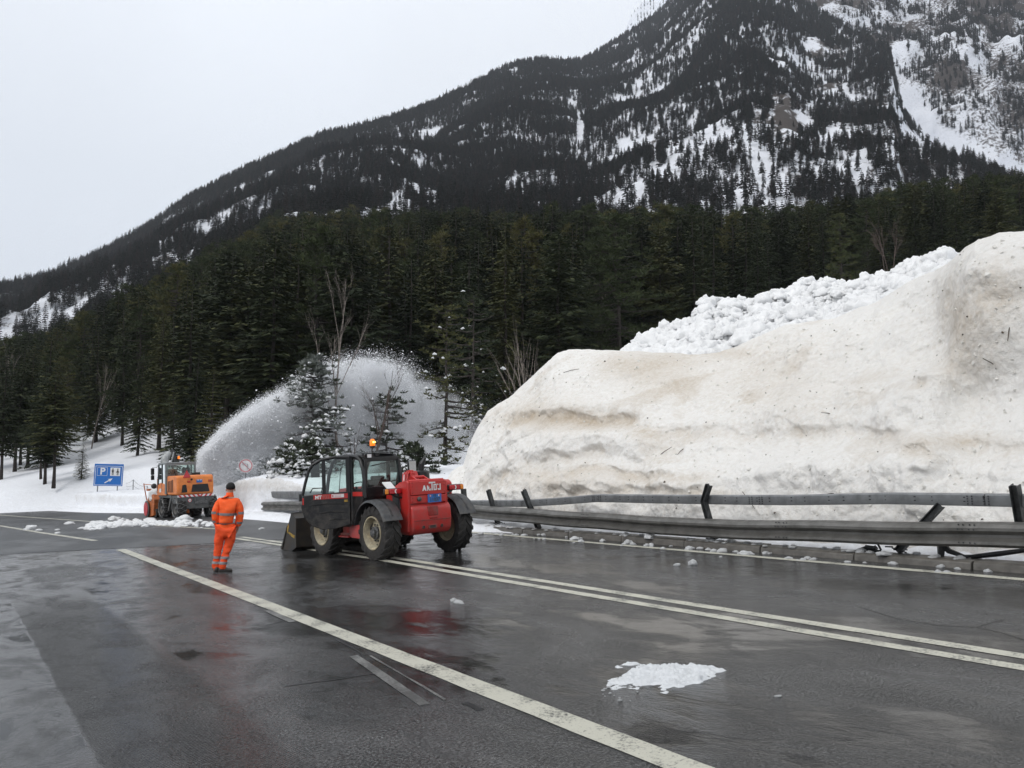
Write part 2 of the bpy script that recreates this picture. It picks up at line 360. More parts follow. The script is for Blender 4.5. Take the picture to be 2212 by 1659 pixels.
# ------------------------------------------------------------------ terrain
CX = [-500, 0, 200, 330, 600, 1000, 1300, 1600, 1900, 2212, 2800]
CQ = np.array([(x - 1106) / F * 1.0 for x in CX])
RY_ = [30, 60, 80, 110, 150, 220, 320]
ZT = {30: [-1.6, -1, -.8, -.6, -.2, 0, .4, .8, 1.2, 1.6, 1.8],
      60: [-1.5, -.6, .3, .8, 1.0, 1.2, 3, 6, 9, 10, 10],
      80: [0, 1.2, 2.4, 3.6, 3.6, 5, 8.5, 13, 18, 20, 20],
      110: [2.5, 4, 6.5, 9.5, 9.5, 11, 14, 18, 24, 27, 28],
      150: [5, 7.5, 12.5, 16, 20, 22, 25, 27, 32, 36, 38],
      220: [9, 14, 22, 27, 42, 44, 43, 40, 48, 53, 56],
      320: [14, 23, 36, 46, 73, 72, 68, 64, 72, 79, 84]}
RIDGE = [(-500, 760, 800), (-200, 700, 950), (0, 642, 1000), (100, 600, 1020), (200, 558, 1050), (300, 505, 1080), (400, 440, 1100), (500, 386, 1130), (600, 340, 1160), (650, 315, 1180), (700, 295, 1200),
         (800, 272, 1260), (900, 242, 1320), (1000, 195, 1380), (1050, 170, 1400), (1100, 145, 1430), (1160, 130, 1480), (1250, 135, 1560), (1280, 122, 1600),
         (1330, 90, 1680), (1400, 45, 1750), (1430, 20, 1800), (1500, -55, 1750), (1600, -140, 1600), (1690, -95, 1380), (1735, 8, 1200), (1790, 38, 1120), (1842, 72, 1040), (1922, 112, 920),
         (1936, 180, 880), (1952, 250, 840), (1982, 290, 780), (2028, 342, 700), (2076, 366, 640), (2212, 410, 540), (2800, 430, 520)]
_rr = [(ray(x, y), Y) for x, y, Y in RIDGE]
RQ = np.array([d[0] / d[1] for d, _ in _rr]); RT = np.array([d[2] / d[1] for d, _ in _rr]); RYY = np.array([Y for _, Y in _rr])
ZTab = np.array([ZT[r] for r in RY_])
def terrain(q, Y):
    """height of the ground at X = q*Y"""
    q, Y = np.broadcast_arrays(np.asarray(q, float), np.asarray(Y, float)); X = q * Y
    cols = np.stack([np.interp(q, CQ, ZTab[k]) for k in range(len(RY_))], -1)
    k = np.clip(np.searchsorted(RY_, Y) - 1, 0, len(RY_) - 2); r = np.array(RY_, float)
    t = np.clip((Y - r[k]) / (r[k + 1] - r[k]), 0, 1)
    z0 = np.take_along_axis(cols, k[..., None], -1)[..., 0]; z1 = np.take_along_axis(cols, k[..., None] + 1, -1)[..., 0]
    zn = z0 * (1 - t) + z1 * t
    ry = np.interp(q, RQ, RYY); rz = H + np.interp(q, RQ, RT) * ry; zb = cols[..., -1]
    u = np.clip((Y - 320) / (ry - 320), 0, 1)
    zf = zb + (rz - zb) * (u * .8 + .2 * u ** 2)
    P = np.stack([X / 140, Y / 140, np.zeros_like(X)], -1)
    rel = fbm(P, 5, 3) * 34 + (1 - np.abs(fbm(P * .8 + 9, 4, 9)) * 2) * 26 - 13
    zf = zf + rel * np.clip(u * 6, 0, 1) * np.clip((1 - u) * 5, 0, 1)
    z = np.where(Y > 320, zf, zn)
    z = np.where(Y > ry, rz - (Y - ry) * .6, z)
    z = z + fbm(np.stack([X / 11, Y / 11, np.zeros_like(X)], -1), 3, 5) * np.interp(Y, [50, 90, 300], [.15, 1.0, 2.5])
    return z
qs = np.linspace(-1.0, 1.0, 460)
Ys = np.concatenate([np.linspace(24, 60, 19), np.linspace(63, 120, 30), np.linspace(125, 320, 48)])
QG, YG = np.meshgrid(qs, Ys, indexing='ij')
ry = np.interp(qs, RQ, RYY)
us = np.concatenate([np.linspace(.008, 1, 130), [1.02, 1.1, 1.3]])
YF = 320 + (ry[:, None] - 320) * us[None, :]
YG = np.concatenate([YG, YF], 1); QG = np.repeat(qs[:, None], YG.shape[1], 1)
ZG = terrain(QG, YG); XG = QG * YG
# the road corridor stays below the road
RT_ = XG * N[0] + YG * N[1]
under = (RT_ < 13.5) & (YG < 62)
ZG = np.where(YG < 62, np.minimum(ZG, K * XG + np.where(RT_ < 13.2, -.35, .15)), ZG)
mv = np.stack([XG, YG, ZG], -1)
# hillside colouring: bare rock and brown scrub show where the slope is steep
gx = np.gradient(ZG, axis=0) / np.maximum(1e-6, np.gradient(XG, axis=0)); gy = np.gradient(ZG, axis=1) / np.maximum(1e-6, np.gradient(YG, axis=1))
rock = (.45 * sstep(1.6, 2.6, np.hypot(gx, gy)) * sstep(.0, .3, fbm(mv / 25, 4, 22)) + sstep(.12, .4, fbm(mv / 22, 4, 21)) * .45) * sstep(330, 420, YG)
_px = 1106 + F * QG / 1.04; rock = np.clip(rock + np.exp(-((_px - 1690) / 26) ** 2 - ((YG - 640) / 90) ** 2) * .8, 0, 1)
m = bpy.data.materials.new('mountain_ground'); m.use_nodes = True; t = m.node_tree; b = t.nodes['Principled BSDF']
a = t.nodes.new('ShaderNodeAttribute'); a.attribute_name = 'rock'; tcn = t.nodes.new('ShaderNodeTexCoord')
mp = t.nodes.new('ShaderNodeMapping'); mp.inputs['Scale'].default_value = (1, 1, .35); t.links.new(tcn.outputs['Object'], mp.inputs[0])
n = t.nodes.new('ShaderNodeTexNoise'); n.inputs['Scale'].default_value = .16; n.inputs['Detail'].default_value = 9; n.inputs['Roughness'].default_value = .72; t.links.new(mp.outputs[0], n.inputs[0])
ma = t.nodes.new('ShaderNodeMath'); ma.operation = 'MULTIPLY_ADD'; ma.inputs[1].default_value = .42; t.links.new(a.outputs['Fac'], ma.inputs[0]); t.links.new(n.outputs[0], ma.inputs[2])
r = t.nodes.new('ShaderNodeValToRGB'); r.color_ramp.elements[0].position = .60; r.color_ramp.elements[0].color = (.78, .80, .85, 1); r.color_ramp.elements[1].position = .72; r.color_ramp.elements[1].color = (.06, .05, .045, 1)
t.links.new(ma.outputs[0], r.inputs[0]); t.links.new(r.outputs[0], b.inputs['Base Color']); b.inputs['Roughness'].default_value = .85; b.inputs['Specular IOR Level'].default_value = .2
bp = t.nodes.new('ShaderNodeBump'); bp.inputs['Distance'].default_value = 2.; t.links.new(n.outputs[0], bp.inputs['Height']); t.links.new(bp.outputs[0], b.inputs['Normal'])
M['mountain'] = m
nr = len(Ys)
me = np_mesh('snow_slope', mv[:, :nr + 1].reshape(-1, 3), grid_faces(len(qs), nr + 1), True, {'dirt': np.zeros(len(qs) * (nr + 1))})
tag(link('hillside', me, 'snow'), kind='structure')
me = np_mesh('mountain', mv[:, nr:].reshape(-1, 3), grid_faces(len(qs), YG.shape[1] - nr), True, {'rock': rock[:, nr:].ravel()})
tag(link('mountain', me, 'mountain'), kind='structure')

# second mountain face beyond the avalanche track, and the white summit slope far behind
def face_mesh(name, xs, ridge, base_y, Yb, mtag, seed, amp, rockf, nrow=150, ncol=200):
    x = np.linspace(xs[0], xs[1], ncol)
    ry_ = np.interp(x, [p[0] for p in ridge], [p[1] for p in ridge]); rY = np.interp(x, [p[0] for p in ridge], [p[2] for p in ridge])
    V = np.zeros((ncol, nrow, 3))
    for i in range(ncol):
        top = at(x[i], ry_[i], rY[i]); bot = at(x[i], base_y, Yb)
        tt = np.linspace(0, 1, nrow)[:, None]; V[i] = bot + (top - bot) * tt
    d = (fbm(V / 150, 5, seed) * amp + (1 - 2 * np.abs(fbm(V / 90 + 5, 4, seed + 1))) * amp * .6) * np.minimum(1, np.linspace(1, 0, nrow) * 6)[None, :]
    V[..., 2] += d; V[..., 1] -= d * .6
    rk = np.clip(rockf(V), 0, 1)
    me_ = np_mesh(name, V.reshape(-1, 3), grid_faces(ncol, nrow), True, {'rock': rk.ravel()})
    tag(link(name, me_, mtag), kind='structure'); return V
m2 = m.copy(); m2.name = 'avalanche_face_ground'; M['mountain2'] = m2
m2.node_tree.nodes['Mapping'].inputs['Scale'].default_value = (1, .35, 1.0); m2.node_tree.nodes['Mapping'].inputs['Rotation'].default_value = (0, R(35), 0)
m2.node_tree.nodes['Noise Texture'].inputs['Scale'].default_value = .30
def track(V):
    px = 1106 + F * V[..., 0] / (V[..., 1] * math.cos(PITCH) + (V[..., 2] - H) * math.sin(PITCH)); py = 829.5 - F * (-V[..., 1] * math.sin(PITCH) + (V[..., 2] - H) * math.cos(PITCH)) / (V[..., 1] * math.cos(PITCH) + (V[..., 2] - H) * math.sin(PITCH))
    c = np.interp(py, [60, 200, 260, 300, 345, 380, 420], [1945, 1962, 1985, 2030, 2110, 2190, 2290]); w = np.interp(py, [60, 150, 200, 300, 380], [3, 6, 18, 38, 75])
    return px, py, np.exp(-((px - c) / w) ** 2) * sstep(165, 235, py)
def rockB(V):
    px, py, tr = track(V)
    return .38 + fbm(V / 40, 4, 31) * .9 - tr * 1.6
FB = face_mesh('mountain_face', (1700, 2900), [(1700, -420, 2300), (1900, -420, 2200), (2300, -500, 2100), (2900, -500, 2000)], 470, 900, 'mountain2', 41, 55, rockB, 200, 260)
FC = face_mesh('summit_slope', (1300, 2400), [(1300, 150, 3600), (1380, 20, 3600), (1440, -30, 3600), (1520, -90, 3600), (1700, -260, 3700), (2400, -500, 3700)], 200, 2700, 'mountain', 51, 60, lambda V: -.25 + fbm(V / 120, 4, 61) * .9, 90, 160)

# ------------------------------------------------------------------ road
def road_mat():
    m = bpy.data.materials.new('wet_asphalt'); m.use_nodes = True; t = m.node_tree; b = t.nodes['Principled BSDF']; L = t.links.new
    tc_ = t.nodes.new('ShaderNodeTexCoord'); se = t.nodes.new('ShaderNodeSeparateXYZ'); L(tc_.outputs['Object'], se.inputs[0])
    def nse(sc, d, rg=.6, vec=None, dist=0):
        n = t.nodes.new('ShaderNodeTexNoise'); n.inputs['Scale'].default_value = sc; n.inputs['Detail'].default_value = d; n.inputs['Roughness'].default_value = rg; n.inputs['Distortion'].default_value = dist
        L(vec or tc_.outputs['Object'], n.inputs['Vector']); return n.outputs[0]
    def mth(op, a, b_=None, c=None, cl=False):
        n = t.nodes.new('ShaderNodeMath'); n.operation = op; n.use_clamp = cl
        for i, v in enumerate((a, b_, c)):
            if v is None: continue
            if isinstance(v, (int, float)): n.inputs[i].default_value = v
            else: L(v, n.inputs[i])
        return n.outputs[0]
    def mrg(v, a, b_, c, d, sm=False):
        n = t.nodes.new('ShaderNodeMapRange'); n.interpolation_type = 'SMOOTHSTEP' if sm else 'LINEAR'; L(v, n.inputs[0])
        for i, x in enumerate((a, b_, c, d)): n.inputs[i + 1].default_value = x
        return n.outputs[0]
    tx, sy = se.outputs[0], se.outputs[1]
    mp_ = t.nodes.new('ShaderNodeMapping'); mp_.inputs['Scale'].default_value = (1.15, .62, 1); mp_.inputs['Rotation'].default_value = (0, 0, R(12)); L(tc_.outputs['Object'], mp_.inputs[0])
    wet = nse(.42, 7, .62, mp_.outputs[0], .6)                      # puddled film against drained texture
    wet2 = nse(1.7, 6, .65, mp_.outputs[0], .4)
    film = mth('MULTIPLY_ADD', wet2, .35, mth('MULTIPLY', wet, .65))
    # asphalt zones: newer surfacing beyond the seam, smooth old strip at the left, grooved strip beside it
    sl_ = mth('MULTIPLY_ADD', tx, .50, sy)                          # seam: s + .5 t = 28.9
    nb = nse(1.2, 5); seam = mth('MULTIPLY_ADD', nb, .5, sl_)
    far = mrg(seam, 29.0, 29.1, 0, 1)
    left = mrg(mth('MULTIPLY_ADD', nb, .10, tx), .98, 1.03, 1, 0)
    gr = mth('MULTIPLY', mrg(mth('MULTIPLY_ADD', nb, .1, tx), 1.0, 1.04, 0, 1), mrg(mth('MULTIPLY_ADD', nb, .12, tx), 2.1, 2.25, 1, 0))
    gr = mth('MULTIPLY', gr, mrg(sy, 14, 18, 1, 0))
    col = t.nodes.new('ShaderNodeValToRGB'); e = col.color_ramp.elements
    e[0].position = .455; e[0].color = (.010, .010, .010, 1); e[1].position = .565; e[1].color = (.20, .20, .20, 1)
    agg = nse(48, 3, .8); spk = nse(26, 4, .75)
    cmix = mth('MULTIPLY_ADD', agg, .55, mth('MULTIPLY_ADD', spk, .22, mth('MULTIPLY', wet2, .22))); L(cmix, col.inputs[0])
    cm = t.nodes.new('ShaderNodeMix'); cm.data_type = 'RGBA'; cm.inputs[7].default_value = (.13, .133, .138, 1)
    L(mth('MULTIPLY', far, .75), cm.inputs[0]); L(col.outputs[0], cm.inputs[6])
    cm2 = t.nodes.new('ShaderNodeMix'); cm2.data_type = 'RGBA'; cm2.inputs[7].default_value = (.10, .103, .108, 1)
    L(mth('MULTIPLY', left, .30), cm2.inputs[0]); L(cm.outputs[2], cm2.inputs[6]); vm_ = t.nodes.new('ShaderNodeVectorMath'); vm_.operation = 'SCALE'; L(cm2.outputs[2], vm_.inputs[0]); L(mrg(film, .38, .56, .85, .25, True), vm_.inputs['Scale']); L(vm_.outputs[0], b.inputs['Base Color'])
    rgh = mrg(film, .37, .53, .28, .04, True)
    rgh = mth('MULTIPLY_ADD', far, mth('SUBTRACT', .36, mth('MULTIPLY', rgh, .8)), rgh)
    rgh = mth('MULTIPLY_ADD', agg, .14, mth('SUBTRACT', rgh, .03))
    L(mth('ADD', rgh, mth('MULTIPLY', gr, .10)), b.inputs['Roughness'])
    b.inputs['Specular IOR Level'].default_value = .5
    dry = mrg(film, .42, .58, 1.0, .10, True)
    h = mth('MULTIPLY', mth('MULTIPLY_ADD', spk, .5, agg), dry)
    bp_ = t.nodes.new('ShaderNodeBump'); bp_.inputs['Distance'].default_value = .011; L(h, bp_.inputs['Height'])
    wv = t.nodes.new('ShaderNodeTexWave'); wv.wave_type = 'BANDS'; wv.bands_direction = 'X'; wv.inputs['Scale'].default_value = 11; wv.inputs['Distortion'].default_value = 2.5; wv.inputs['Detail'].default_value = 3; wv.inputs['Detail Scale'].default_value = 2
    mpw = t.nodes.new('ShaderNodeMapping'); mpw.inputs['Rotation'].default_value = (0, 0, R(62)); L(tc_.outputs['Object'], mpw.inputs[0]); L(mpw.outputs[0], wv.inputs['Vector'])
    bp2 = t.nodes.new('ShaderNodeBump'); bp2.inputs['Distance'].default_value = .012; L(mth('MULTIPLY', wv.outputs[1], gr), bp2.inputs['Height']); L(bp_.outputs[0], bp2.inputs['Normal'])
    big_ = nse(.9, 3); bp3 = t.nodes.new('ShaderNodeBump'); bp3.inputs['Distance'].default_value = .012; L(big_, bp3.inputs['Height']); L(bp2.outputs[0], bp3.inputs['Normal'])
    L(bp3.outputs[0], b.inputs['Normal'])
    return m
M['asphalt'] = road_mat()
edge = [(-75, 104), (-60, 91), (-44.6, 74.8), (-31.3, 61.3), (-24.5, 53.6), (-20.5, 50.2), (-16.6, 46.9), (-13.9, 43.2), (-12.3, 40.3), (-11.07, 38.8), (-9.49, 36.86), (-7.24, 33.55), (-4.96, 30.26), (-2.38, 27.17), (1.03, 24.62), (6.86, 16.49), (16.76, 1.46)]
bm_ = B(); _e = [to_rf((x, y, K * x)) for x, y in edge[:14]]; _pl = [(-70, -14), (13.5, -14), (13.5, 24)] + [(p.x + .5, p.y + .5) for p in _e[::-1]] + [(-70, _e[0].y)]
bm_.bm.faces.new([bm_.bm.verts.new(Vector((a, b_, 0))) for a, b_ in _pl]); bmesh.ops.triangulate(bm_.bm, faces=bm_.bm.faces)
road = bm_.build('road', 'asphalt'); road.matrix_world = ROAD; tag(road, kind='structure')

def paint_mat(name, col, wear=.5):
    m = bpy.data.materials.new(name); m.use_nodes = True; t = m.node_tree; b = t.nodes['Principled BSDF']; L = t.links.new
    tc_ = t.nodes.new('ShaderNodeTexCoord')
    n = t.nodes.new('ShaderNodeTexNoise'); n.inputs['Scale'].default_value = 30; n.inputs['Detail'].default_value = 6; n.inputs['Roughness'].default_value = .8; L(tc_.outputs['Object'], n.inputs['Vector'])
    n2 = t.nodes.new('ShaderNodeTexNoise'); n2.inputs['Scale'].default_value = 2.5; n2.inputs['Detail'].default_value = 5; L(tc_.outputs['Object'], n2.inputs['Vector'])
    ad = t.nodes.new('ShaderNodeMath'); ad.operation = 'MULTIPLY_ADD'; ad.inputs[1].default_value = .5; L(n2.outputs[0], ad.inputs[0]); L(n.outputs[0], ad.inputs[2])
    r = t.nodes.new('ShaderNodeValToRGB'); r.color_ramp.elements[0].position = wear; r.color_ramp.elements[0].color = (.05, .05, .048, 1)
    r.color_ramp.elements[1].position = wear + .13; r.color_ramp.elements[1].color = (*col, 1)
    L(ad.outputs[0], r.inputs[0]); L(r.outputs[0], b.inputs['Base Color']); b.inputs['Roughness'].default_value = .42
    bp_ = t.nodes.new('ShaderNodeBump'); bp_.inputs['Distance'].default_value = .006; L(n.outputs[0], bp_.inputs['Height']); L(bp_.outputs[0], b.inputs['Normal'])
    return m
M['paint'] = paint_mat('road_paint', (.52, .51, .43), .61)
M['ghost'] = paint_mat('worn_road_paint', (.20, .20, .19), .70)
def stripe(name, pts, w, m, z=.004, seed=0):
    """pts in (t, s); a thin sheet on the road"""
    b_ = B(); P = []
    rnd = random.Random(seed)
    for (t0, s0), (t1, s1) in zip(pts[:-1], pts[1:]):
        n_ = max(2, int(math.hypot(t1 - t0, s1 - s0) / .5))
        P += [(t0 + (t1 - t0) * k / n_, s0 + (s1 - s0) * k / n_) for k in range(n_)]
    P.append(pts[-1]); L_, R_ = [], []
    for i, p in enumerate(P):
        a_ = P[max(0, i - 1)]; c_ = P[min(len(P) - 1, i + 1)]; d = Vector((c_[0] - a_[0], c_[1] - a_[1])).normalized()
        wl, wr = w / 2 + rnd.uniform(-.006, .006), w / 2 + rnd.uniform(-.006, .006)
        L_.append(b_.bm.verts.new((p[0] - d.y * wl, p[1] + d.x * wl, z))); R_.append(b_.bm.verts.new((p[0] + d.y * wr, p[1] - d.x * wr, z)))
    for i in range(len(P) - 1): b_.bm.faces.new((L_[i], R_[i], R_[i + 1], L_[i + 1]))
    o = b_.build(name, m); o.parent = road; return o
stripe('edge_marking', [(4.12, 26.2), (4.02, 12), (3.92, 4), (3.85, -12)], .24, 'paint', seed=1)
stripe('centre_marking', [(7.66, 26.9), (8.05, 17), (8.06, 3.9), (8.06, -12)], .185, 'paint', seed=2)
stripe('centre_marking', [(7.36, 26.9), (7.70, 17), (7.66, 11.8), (7.66, -12)], .185, 'paint', seed=3)
stripe('edge_marking', [(12.40, 27), (12.33, 17), (12.32, 6), (12.30, -12)], .20, 'paint', seed=4)
stripe('exit_marking', [(-.6, 70), (2.19, 48.3), (3.2, 38.5), (4.1, 31.0)], .20, 'paint', seed=5)
stripe('exit_marking', [(1.2, 85), (2.94, 65.5), (6.04, 44.5), (7.3, 37), (8.34, 31.1)], .18, 'paint', seed=6)
ga = to_rf(at(1, 1, 1)) if False else None
def pt(x, y):
    d = ray(x, y); k = H / (K * d[0] - d[2]); p = to_rf((d[0] * k, d[1] * k, H + d[2] * k)); return (p.x, p.y)
stripe('worn_marking', [pt(762, 1417), pt(918, 1523)], .10, 'ghost', seed=7)
stripe('worn_marking', [pt(800, 1417), pt(960, 1512)], .025, 'ghost', seed=8)
stripe('worn_marking', [pt(575, 1318), pt(632, 1344)], .10, 'ghost', seed=9)
stripe('tar_crack', [pt(612, 1484), pt(700, 1472), pt(835, 1452)], .022, 'tar', .003, 10)
stripe('tar_crack', [pt(728, 1384), pt(762, 1400), pt(786, 1417)], .03, 'tar', .003, 11)
stripe('tar_crack', [pt(1002, 1518), pt(1030, 1530), pt(1040, 1535)], .06, 'tar', .003, 12)
stripe('tar_crack', [pt(1860, 1312), pt(1940, 1337), pt(2030, 1352), pt(2110, 1355), pt(2170, 1338)], .022, 'tar', .003, 13)
stripe('tar_crack', [pt(2110, 1355), pt(2160, 1366), pt(2240, 1390)], .02, 'tar', .003, 14)
b_ = B(); rnd = random.Random(3)                                    # broken black strip along the surfacing seam
for k in range(190):
    t0 = -14 + k * .15 + rnd.uniform(-.03, .03); s0 = 28.78 - .5 * t0 + .16 * math.sin(t0 * .7) + rnd.uniform(-.03, .03)
    ln = rnd.uniform(.05, .085); w_ = rnd.uniform(.05, .10)
    b_.poly([(t0 - ln, s0 + ln * .5 - w_, .005), (t0 + ln, s0 - ln * .5 - w_, .005), (t0 + ln * .9, s0 - ln * .5 + w_, .005), (t0 - ln * .9, s0 + ln * .5 + w_, .005)])
o = b_.build('tar_seam', 'tar'); o.parent = road; tag(o, kind='stuff')

# kerb behind the right edge line
b_ = B()
for k in range(24):
    s0 = -12 + k * 2.0
    b_.box(12.86, 13.20, s0 + .01, s0 + 1.985, -.05, .12 + rnd.uniform(-.006, .006))
kerb = empty('kerb'); kerb['kind'] = 'structure'
b_.bm.free()
kbm = None
for k in range(20):
    s0 = -9 + k * 2.0
    if kbm is None:
        q = B(); q.prism([(12.84, -.05), (12.86, .10), (12.90, .125), (13.22, .13), (13.24, -.05)], 1, .01, 1.985)
        o = q.build('kerb_stone', 'concrete', kerb, bevel=.012); kbm = o
    else: o = kbm.copy(); COL.objects.link(o); o.parent = kerb
    o.matrix_local = ROAD @ Matrix.Translation((rnd.uniform(-.012, .012), s0, rnd.uniform(-.01, .01)))

# ------------------------------------------------------------------ snow along the road's far edge
ewh = [1.3, 1.3, 1.25, 1.05, .95, .9, 1.2, 1.55, 1.65, 1.6, 1.35, 1.0, .75, .6, .4, .32, .30]
ep = np.array(edge, float); seg = np.concatenate([[0], np.cumsum(np.linalg.norm(np.diff(ep, axis=0), axis=1))])
ss = np.linspace(0, seg[-1], 620); EX, EY, EW = np.interp(ss, seg, ep[:, 0]), np.interp(ss, seg, ep[:, 1]), np.interp(ss, seg, ewh)
k_ = np.ones(15) / 15; EXs = np.convolve(np.pad(EX, 7, 'edge'), k_, 'valid'); EYs = np.convolve(np.pad(EY, 7, 'edge'), k_, 'valid')
tx_, ty_ = np.gradient(EXs), np.gradient(EYs); ln = np.hypot(tx_, ty_); nx_, ny_ = -ty_ / ln, tx_ / ln
sgn = np.where(nx_ * 0 + ny_ > 0, 1, 1); nx_, ny_ = nx_ * sgn, ny_ * sgn
prof = [(-1.6, -.02), (-1.3, .05), (-1.0, .10), (-.7, .08), (-.45, .13), (-.2, .10), (0, .16), (.03, .35), (.06, .6), (.10, .8), (.16, .93), (.3, 1.0), (.6, 1.04), (1, 1.06), (1.6, 1.08), (2.4, 1.1), (3.4, 1.13), (5, 1.16), (7, 1.2), (9, 1.2), (12, 1.1), (15, .8)]
pd = np.interp(np.linspace(0, 1, 90), np.linspace(0, 1, len(prof)), [p[0] for p in prof]); pz = np.interp(np.linspace(0, 1, 90), np.linspace(0, 1, len(prof)), [p[1] for p in prof])
# which side: away from the road
side = 1.0 if (ny_[200] > 0) else -1.0
X_ = EXs[:, None] + side * nx_[:, None] * pd[None]; Y_ = EYs[:, None] + side * ny_[:, None] * pd[None]
wall = (pd > .02)[None]
Z_ = K * X_ + np.where(wall, pz[None] * EW[:, None], pz[None])
P3 = np.stack([X_, Y_, Z_], -1)
_, _ = 0, 0
wd, wb = worley(P3 / .45, 5)
lump = (1 - wd) * .14 * sstep(-1.6, -1.0, pd)[None] * (1 - sstep(2.5, 6, pd)[None] * .75)
hgt = lump + fbm(P3 / 1.3, 4, 6) * .16 * sstep(.2, 1, pd)[None] + fbm(P3 / .3, 3, 7) * .05
Z_ = Z_ + hgt * sstep(-1.6, -1.3, pd)[None]
X_ += side * nx_[:, None] * -(fbm(P3 / .8, 4, 8) * .22) * (wall & (pd < 1.2)[None]); 
dirt = np.exp(-((pd - .08) / .12) ** 2)[None] * (.12 + fbm(P3 / .9, 3, 12) * .3) * sstep(.2, .7, pz[None]) + .05 * (pd < .15)[None]
dirt = np.where((EX > -15)[:, None] & (pd > 0.02)[None] & (pd < .3)[None], dirt + .30 * sstep(.55, .8, pz[None]) + .05, dirt)
me = np_mesh('roadside_snow', np.stack([X_, Y_, Z_], -1).reshape(-1, 3), grid_faces(len(ss), 90), True, {'dirt': np.clip(dirt, 0, 1).ravel()})
o = link('roadside_snow', me, 'snow'); tag(o, kind='structure')

# ------------------------------------------------------------------ the big cut bank at the right
OUT = [(958, 1046, 15.2), (975, 1018, 15.3), (1000, 1005, 15.5), (1012, 965, 15.6), (1030, 925, 15.9), (1052, 890, 16.1), (1075, 872, 16.4), (1100, 858, 16.7), (1130, 832, 17.0), (1160, 802, 17.3), (1185, 778, 17.6), (1205, 762, 17.9), (1230, 756, 18.2), (1300, 758, 18.6),
       (1370, 759, 19.), (1480, 766, 19.4), (1560, 760, 19.8), (1620, 735, 20.2), (1700, 700, 20.6), (1800, 688, 20.8), (1890, 655, 20.6), (1950, 617, 20.2), (2010, 590, 19.8), (2045, 572, 19.2), (2065, 556, 18.9), (2085, 540, 18.6), (2115, 521, 18.3), (2160, 505, 18.1), (2212, 501, 18), (2300, 515, 18), (2500, 560, 18), (3000, 650, 18), (3600, 760, 17.6)]
nc, nrw = 860, 250
xs = np.concatenate([np.linspace(950, 2300, 760), np.linspace(2310, 3600, 100)])
oy = np.interp(xs, [p[0] for p in OUT], [p[1] for p in OUT]); ot = np.interp(xs, [p[0] for p in OUT], [p[2] for p in OUT])
ft = np.interp(xs, [950, 1100, 1700, 2300, 3600], [13.9, 13.8, 13.75, 13.7, 13.7])
vv = np.linspace(0, 1, nrw)
V = np.zeros((len(xs), nrw, 3)); PX = np.zeros((len(xs), nrw)); PY = PX.copy()
for i, x in enumerate(xs):
    c_ = hit_t(x, oy[i], ot[i])
    d = ray(x, 1100); kf = ft[i] / (d[0] * N[0] + d[1] * N[1]); f_ = np.array([d[0] * kf, d[1] * kf, 0]); f_[2] = K * f_[0] - .05
    w_m = sstep(2000, 2110, x)                                     # the overhanging mound
    w_l = 1 - sstep(1350, 1500, x)
    g = np.interp(vv, [0, .10, .26, .34, .50, .58, .80, .93, 1], [0, .04, .08, .26, .34, .46, .70, .86, 1])
    g2 = np.interp(vv, [0, .1, .30, .42, .50, .62, .8, .92, .97, 1], [0, .10, .36, .54, .56, .57, .63, .76, .86, 1])
    g3 = np.interp(vv, [0, .08, .22, .30, .44, .50, .60, .66, .8, .93, 1], [0, .02, .10, .20, .22, .34, .38, .52, .66, .82, 1])
    gg = g * (1 - w_m) * (1 - w_l) + g2 * w_m + g3 * w_l * (1 - w_m)
    gg = np.convolve(np.pad(gg, 6, 'edge'), np.ones(13) / 13, 'valid'); gg[-1] = 1
    zz = f_[2] + (c_[2] - f_[2]) * (vv ** .93)
    V[i, :, 0] = f_[0] + (c_[0] - f_[0]) * gg; V[i, :, 1] = f_[1] + (c_[1] - f_[1]) * gg; V[i, :, 2] = zz
    PX[i] = x
fd = V[..., 1] * math.cos(PITCH) + (V[..., 2] - H) * math.sin(PITCH); PY = 829.5 - F * (-V[..., 1] * math.sin(PITCH) + (V[..., 2] - H) * math.cos(PITCH)) / fd
out = np.array([-N[0], -N[1]])                                      # towards the road
edgefade = (1 - sstep(.9, 1, vv))[None]
rel = fbm(V / 1.6, 5, 71) * .30 + fbm(V / .35, 4, 72) * .08 + fbm(V / .13, 3, 74) * .035 + np.maximum(0, fbm(V / np.array([.7, .7, 2.2]), 4, 73)) * -.16
# wavering ledges with an undercut
def ledge(y0, h_, dep, xa, xb, sd):
    yc = y0 + 12 * noise(np.stack([PX / 130, PX * 0, PX * 0 + sd], -1), sd) + 7 * noise(np.stack([PX / 40, PX * 0, PX * 0 + sd], -1), sd) + 5 * fbm(np.stack([PX / 14, PY / 14, PX * 0 + sd], -1), 3, sd)
    k = sstep(xa, xa + 40, PX) * (1 - sstep(xb - 50, xb, PX)); w = (PY - yc) / h_
    PXn = 0; brk = .25 + .75 * sstep(-.25, .2, fbm(np.stack([PX / 60, PY / 60, PX * 0 + sd], -1), 3, sd + 50)); return k * brk * dep * (np.where(w < 0, .45 * np.exp(-w * w * .3), .45 * np.exp(-w * w * 5) - .9 * w * np.exp(-w * w * 1.4)) + .9 * sstep(.7, 1.9, w) * (1 - sstep(3, 8, w))), k * brk * np.exp(-((w - .75) / .6) ** 2)
D = 0; DT = 0
for a_ in ((888, 30, .26, 1070, 1400, 1), (960, 24, .20, 1040, 1330, 2), (1010, 20, .16, 1060, 1560, 3), (912, 26, .22, 1340, 1980, 4), (950, 30, .26, 1930, 2400, 6), (812, 22, .18, 1880, 2080, 7), (1046, 20, .14, 1180, 1560, 8)):
    d_, k2 = ledge(*a_); D = D + d_; DT = DT + k2
rel = (rel + D) * edgefade
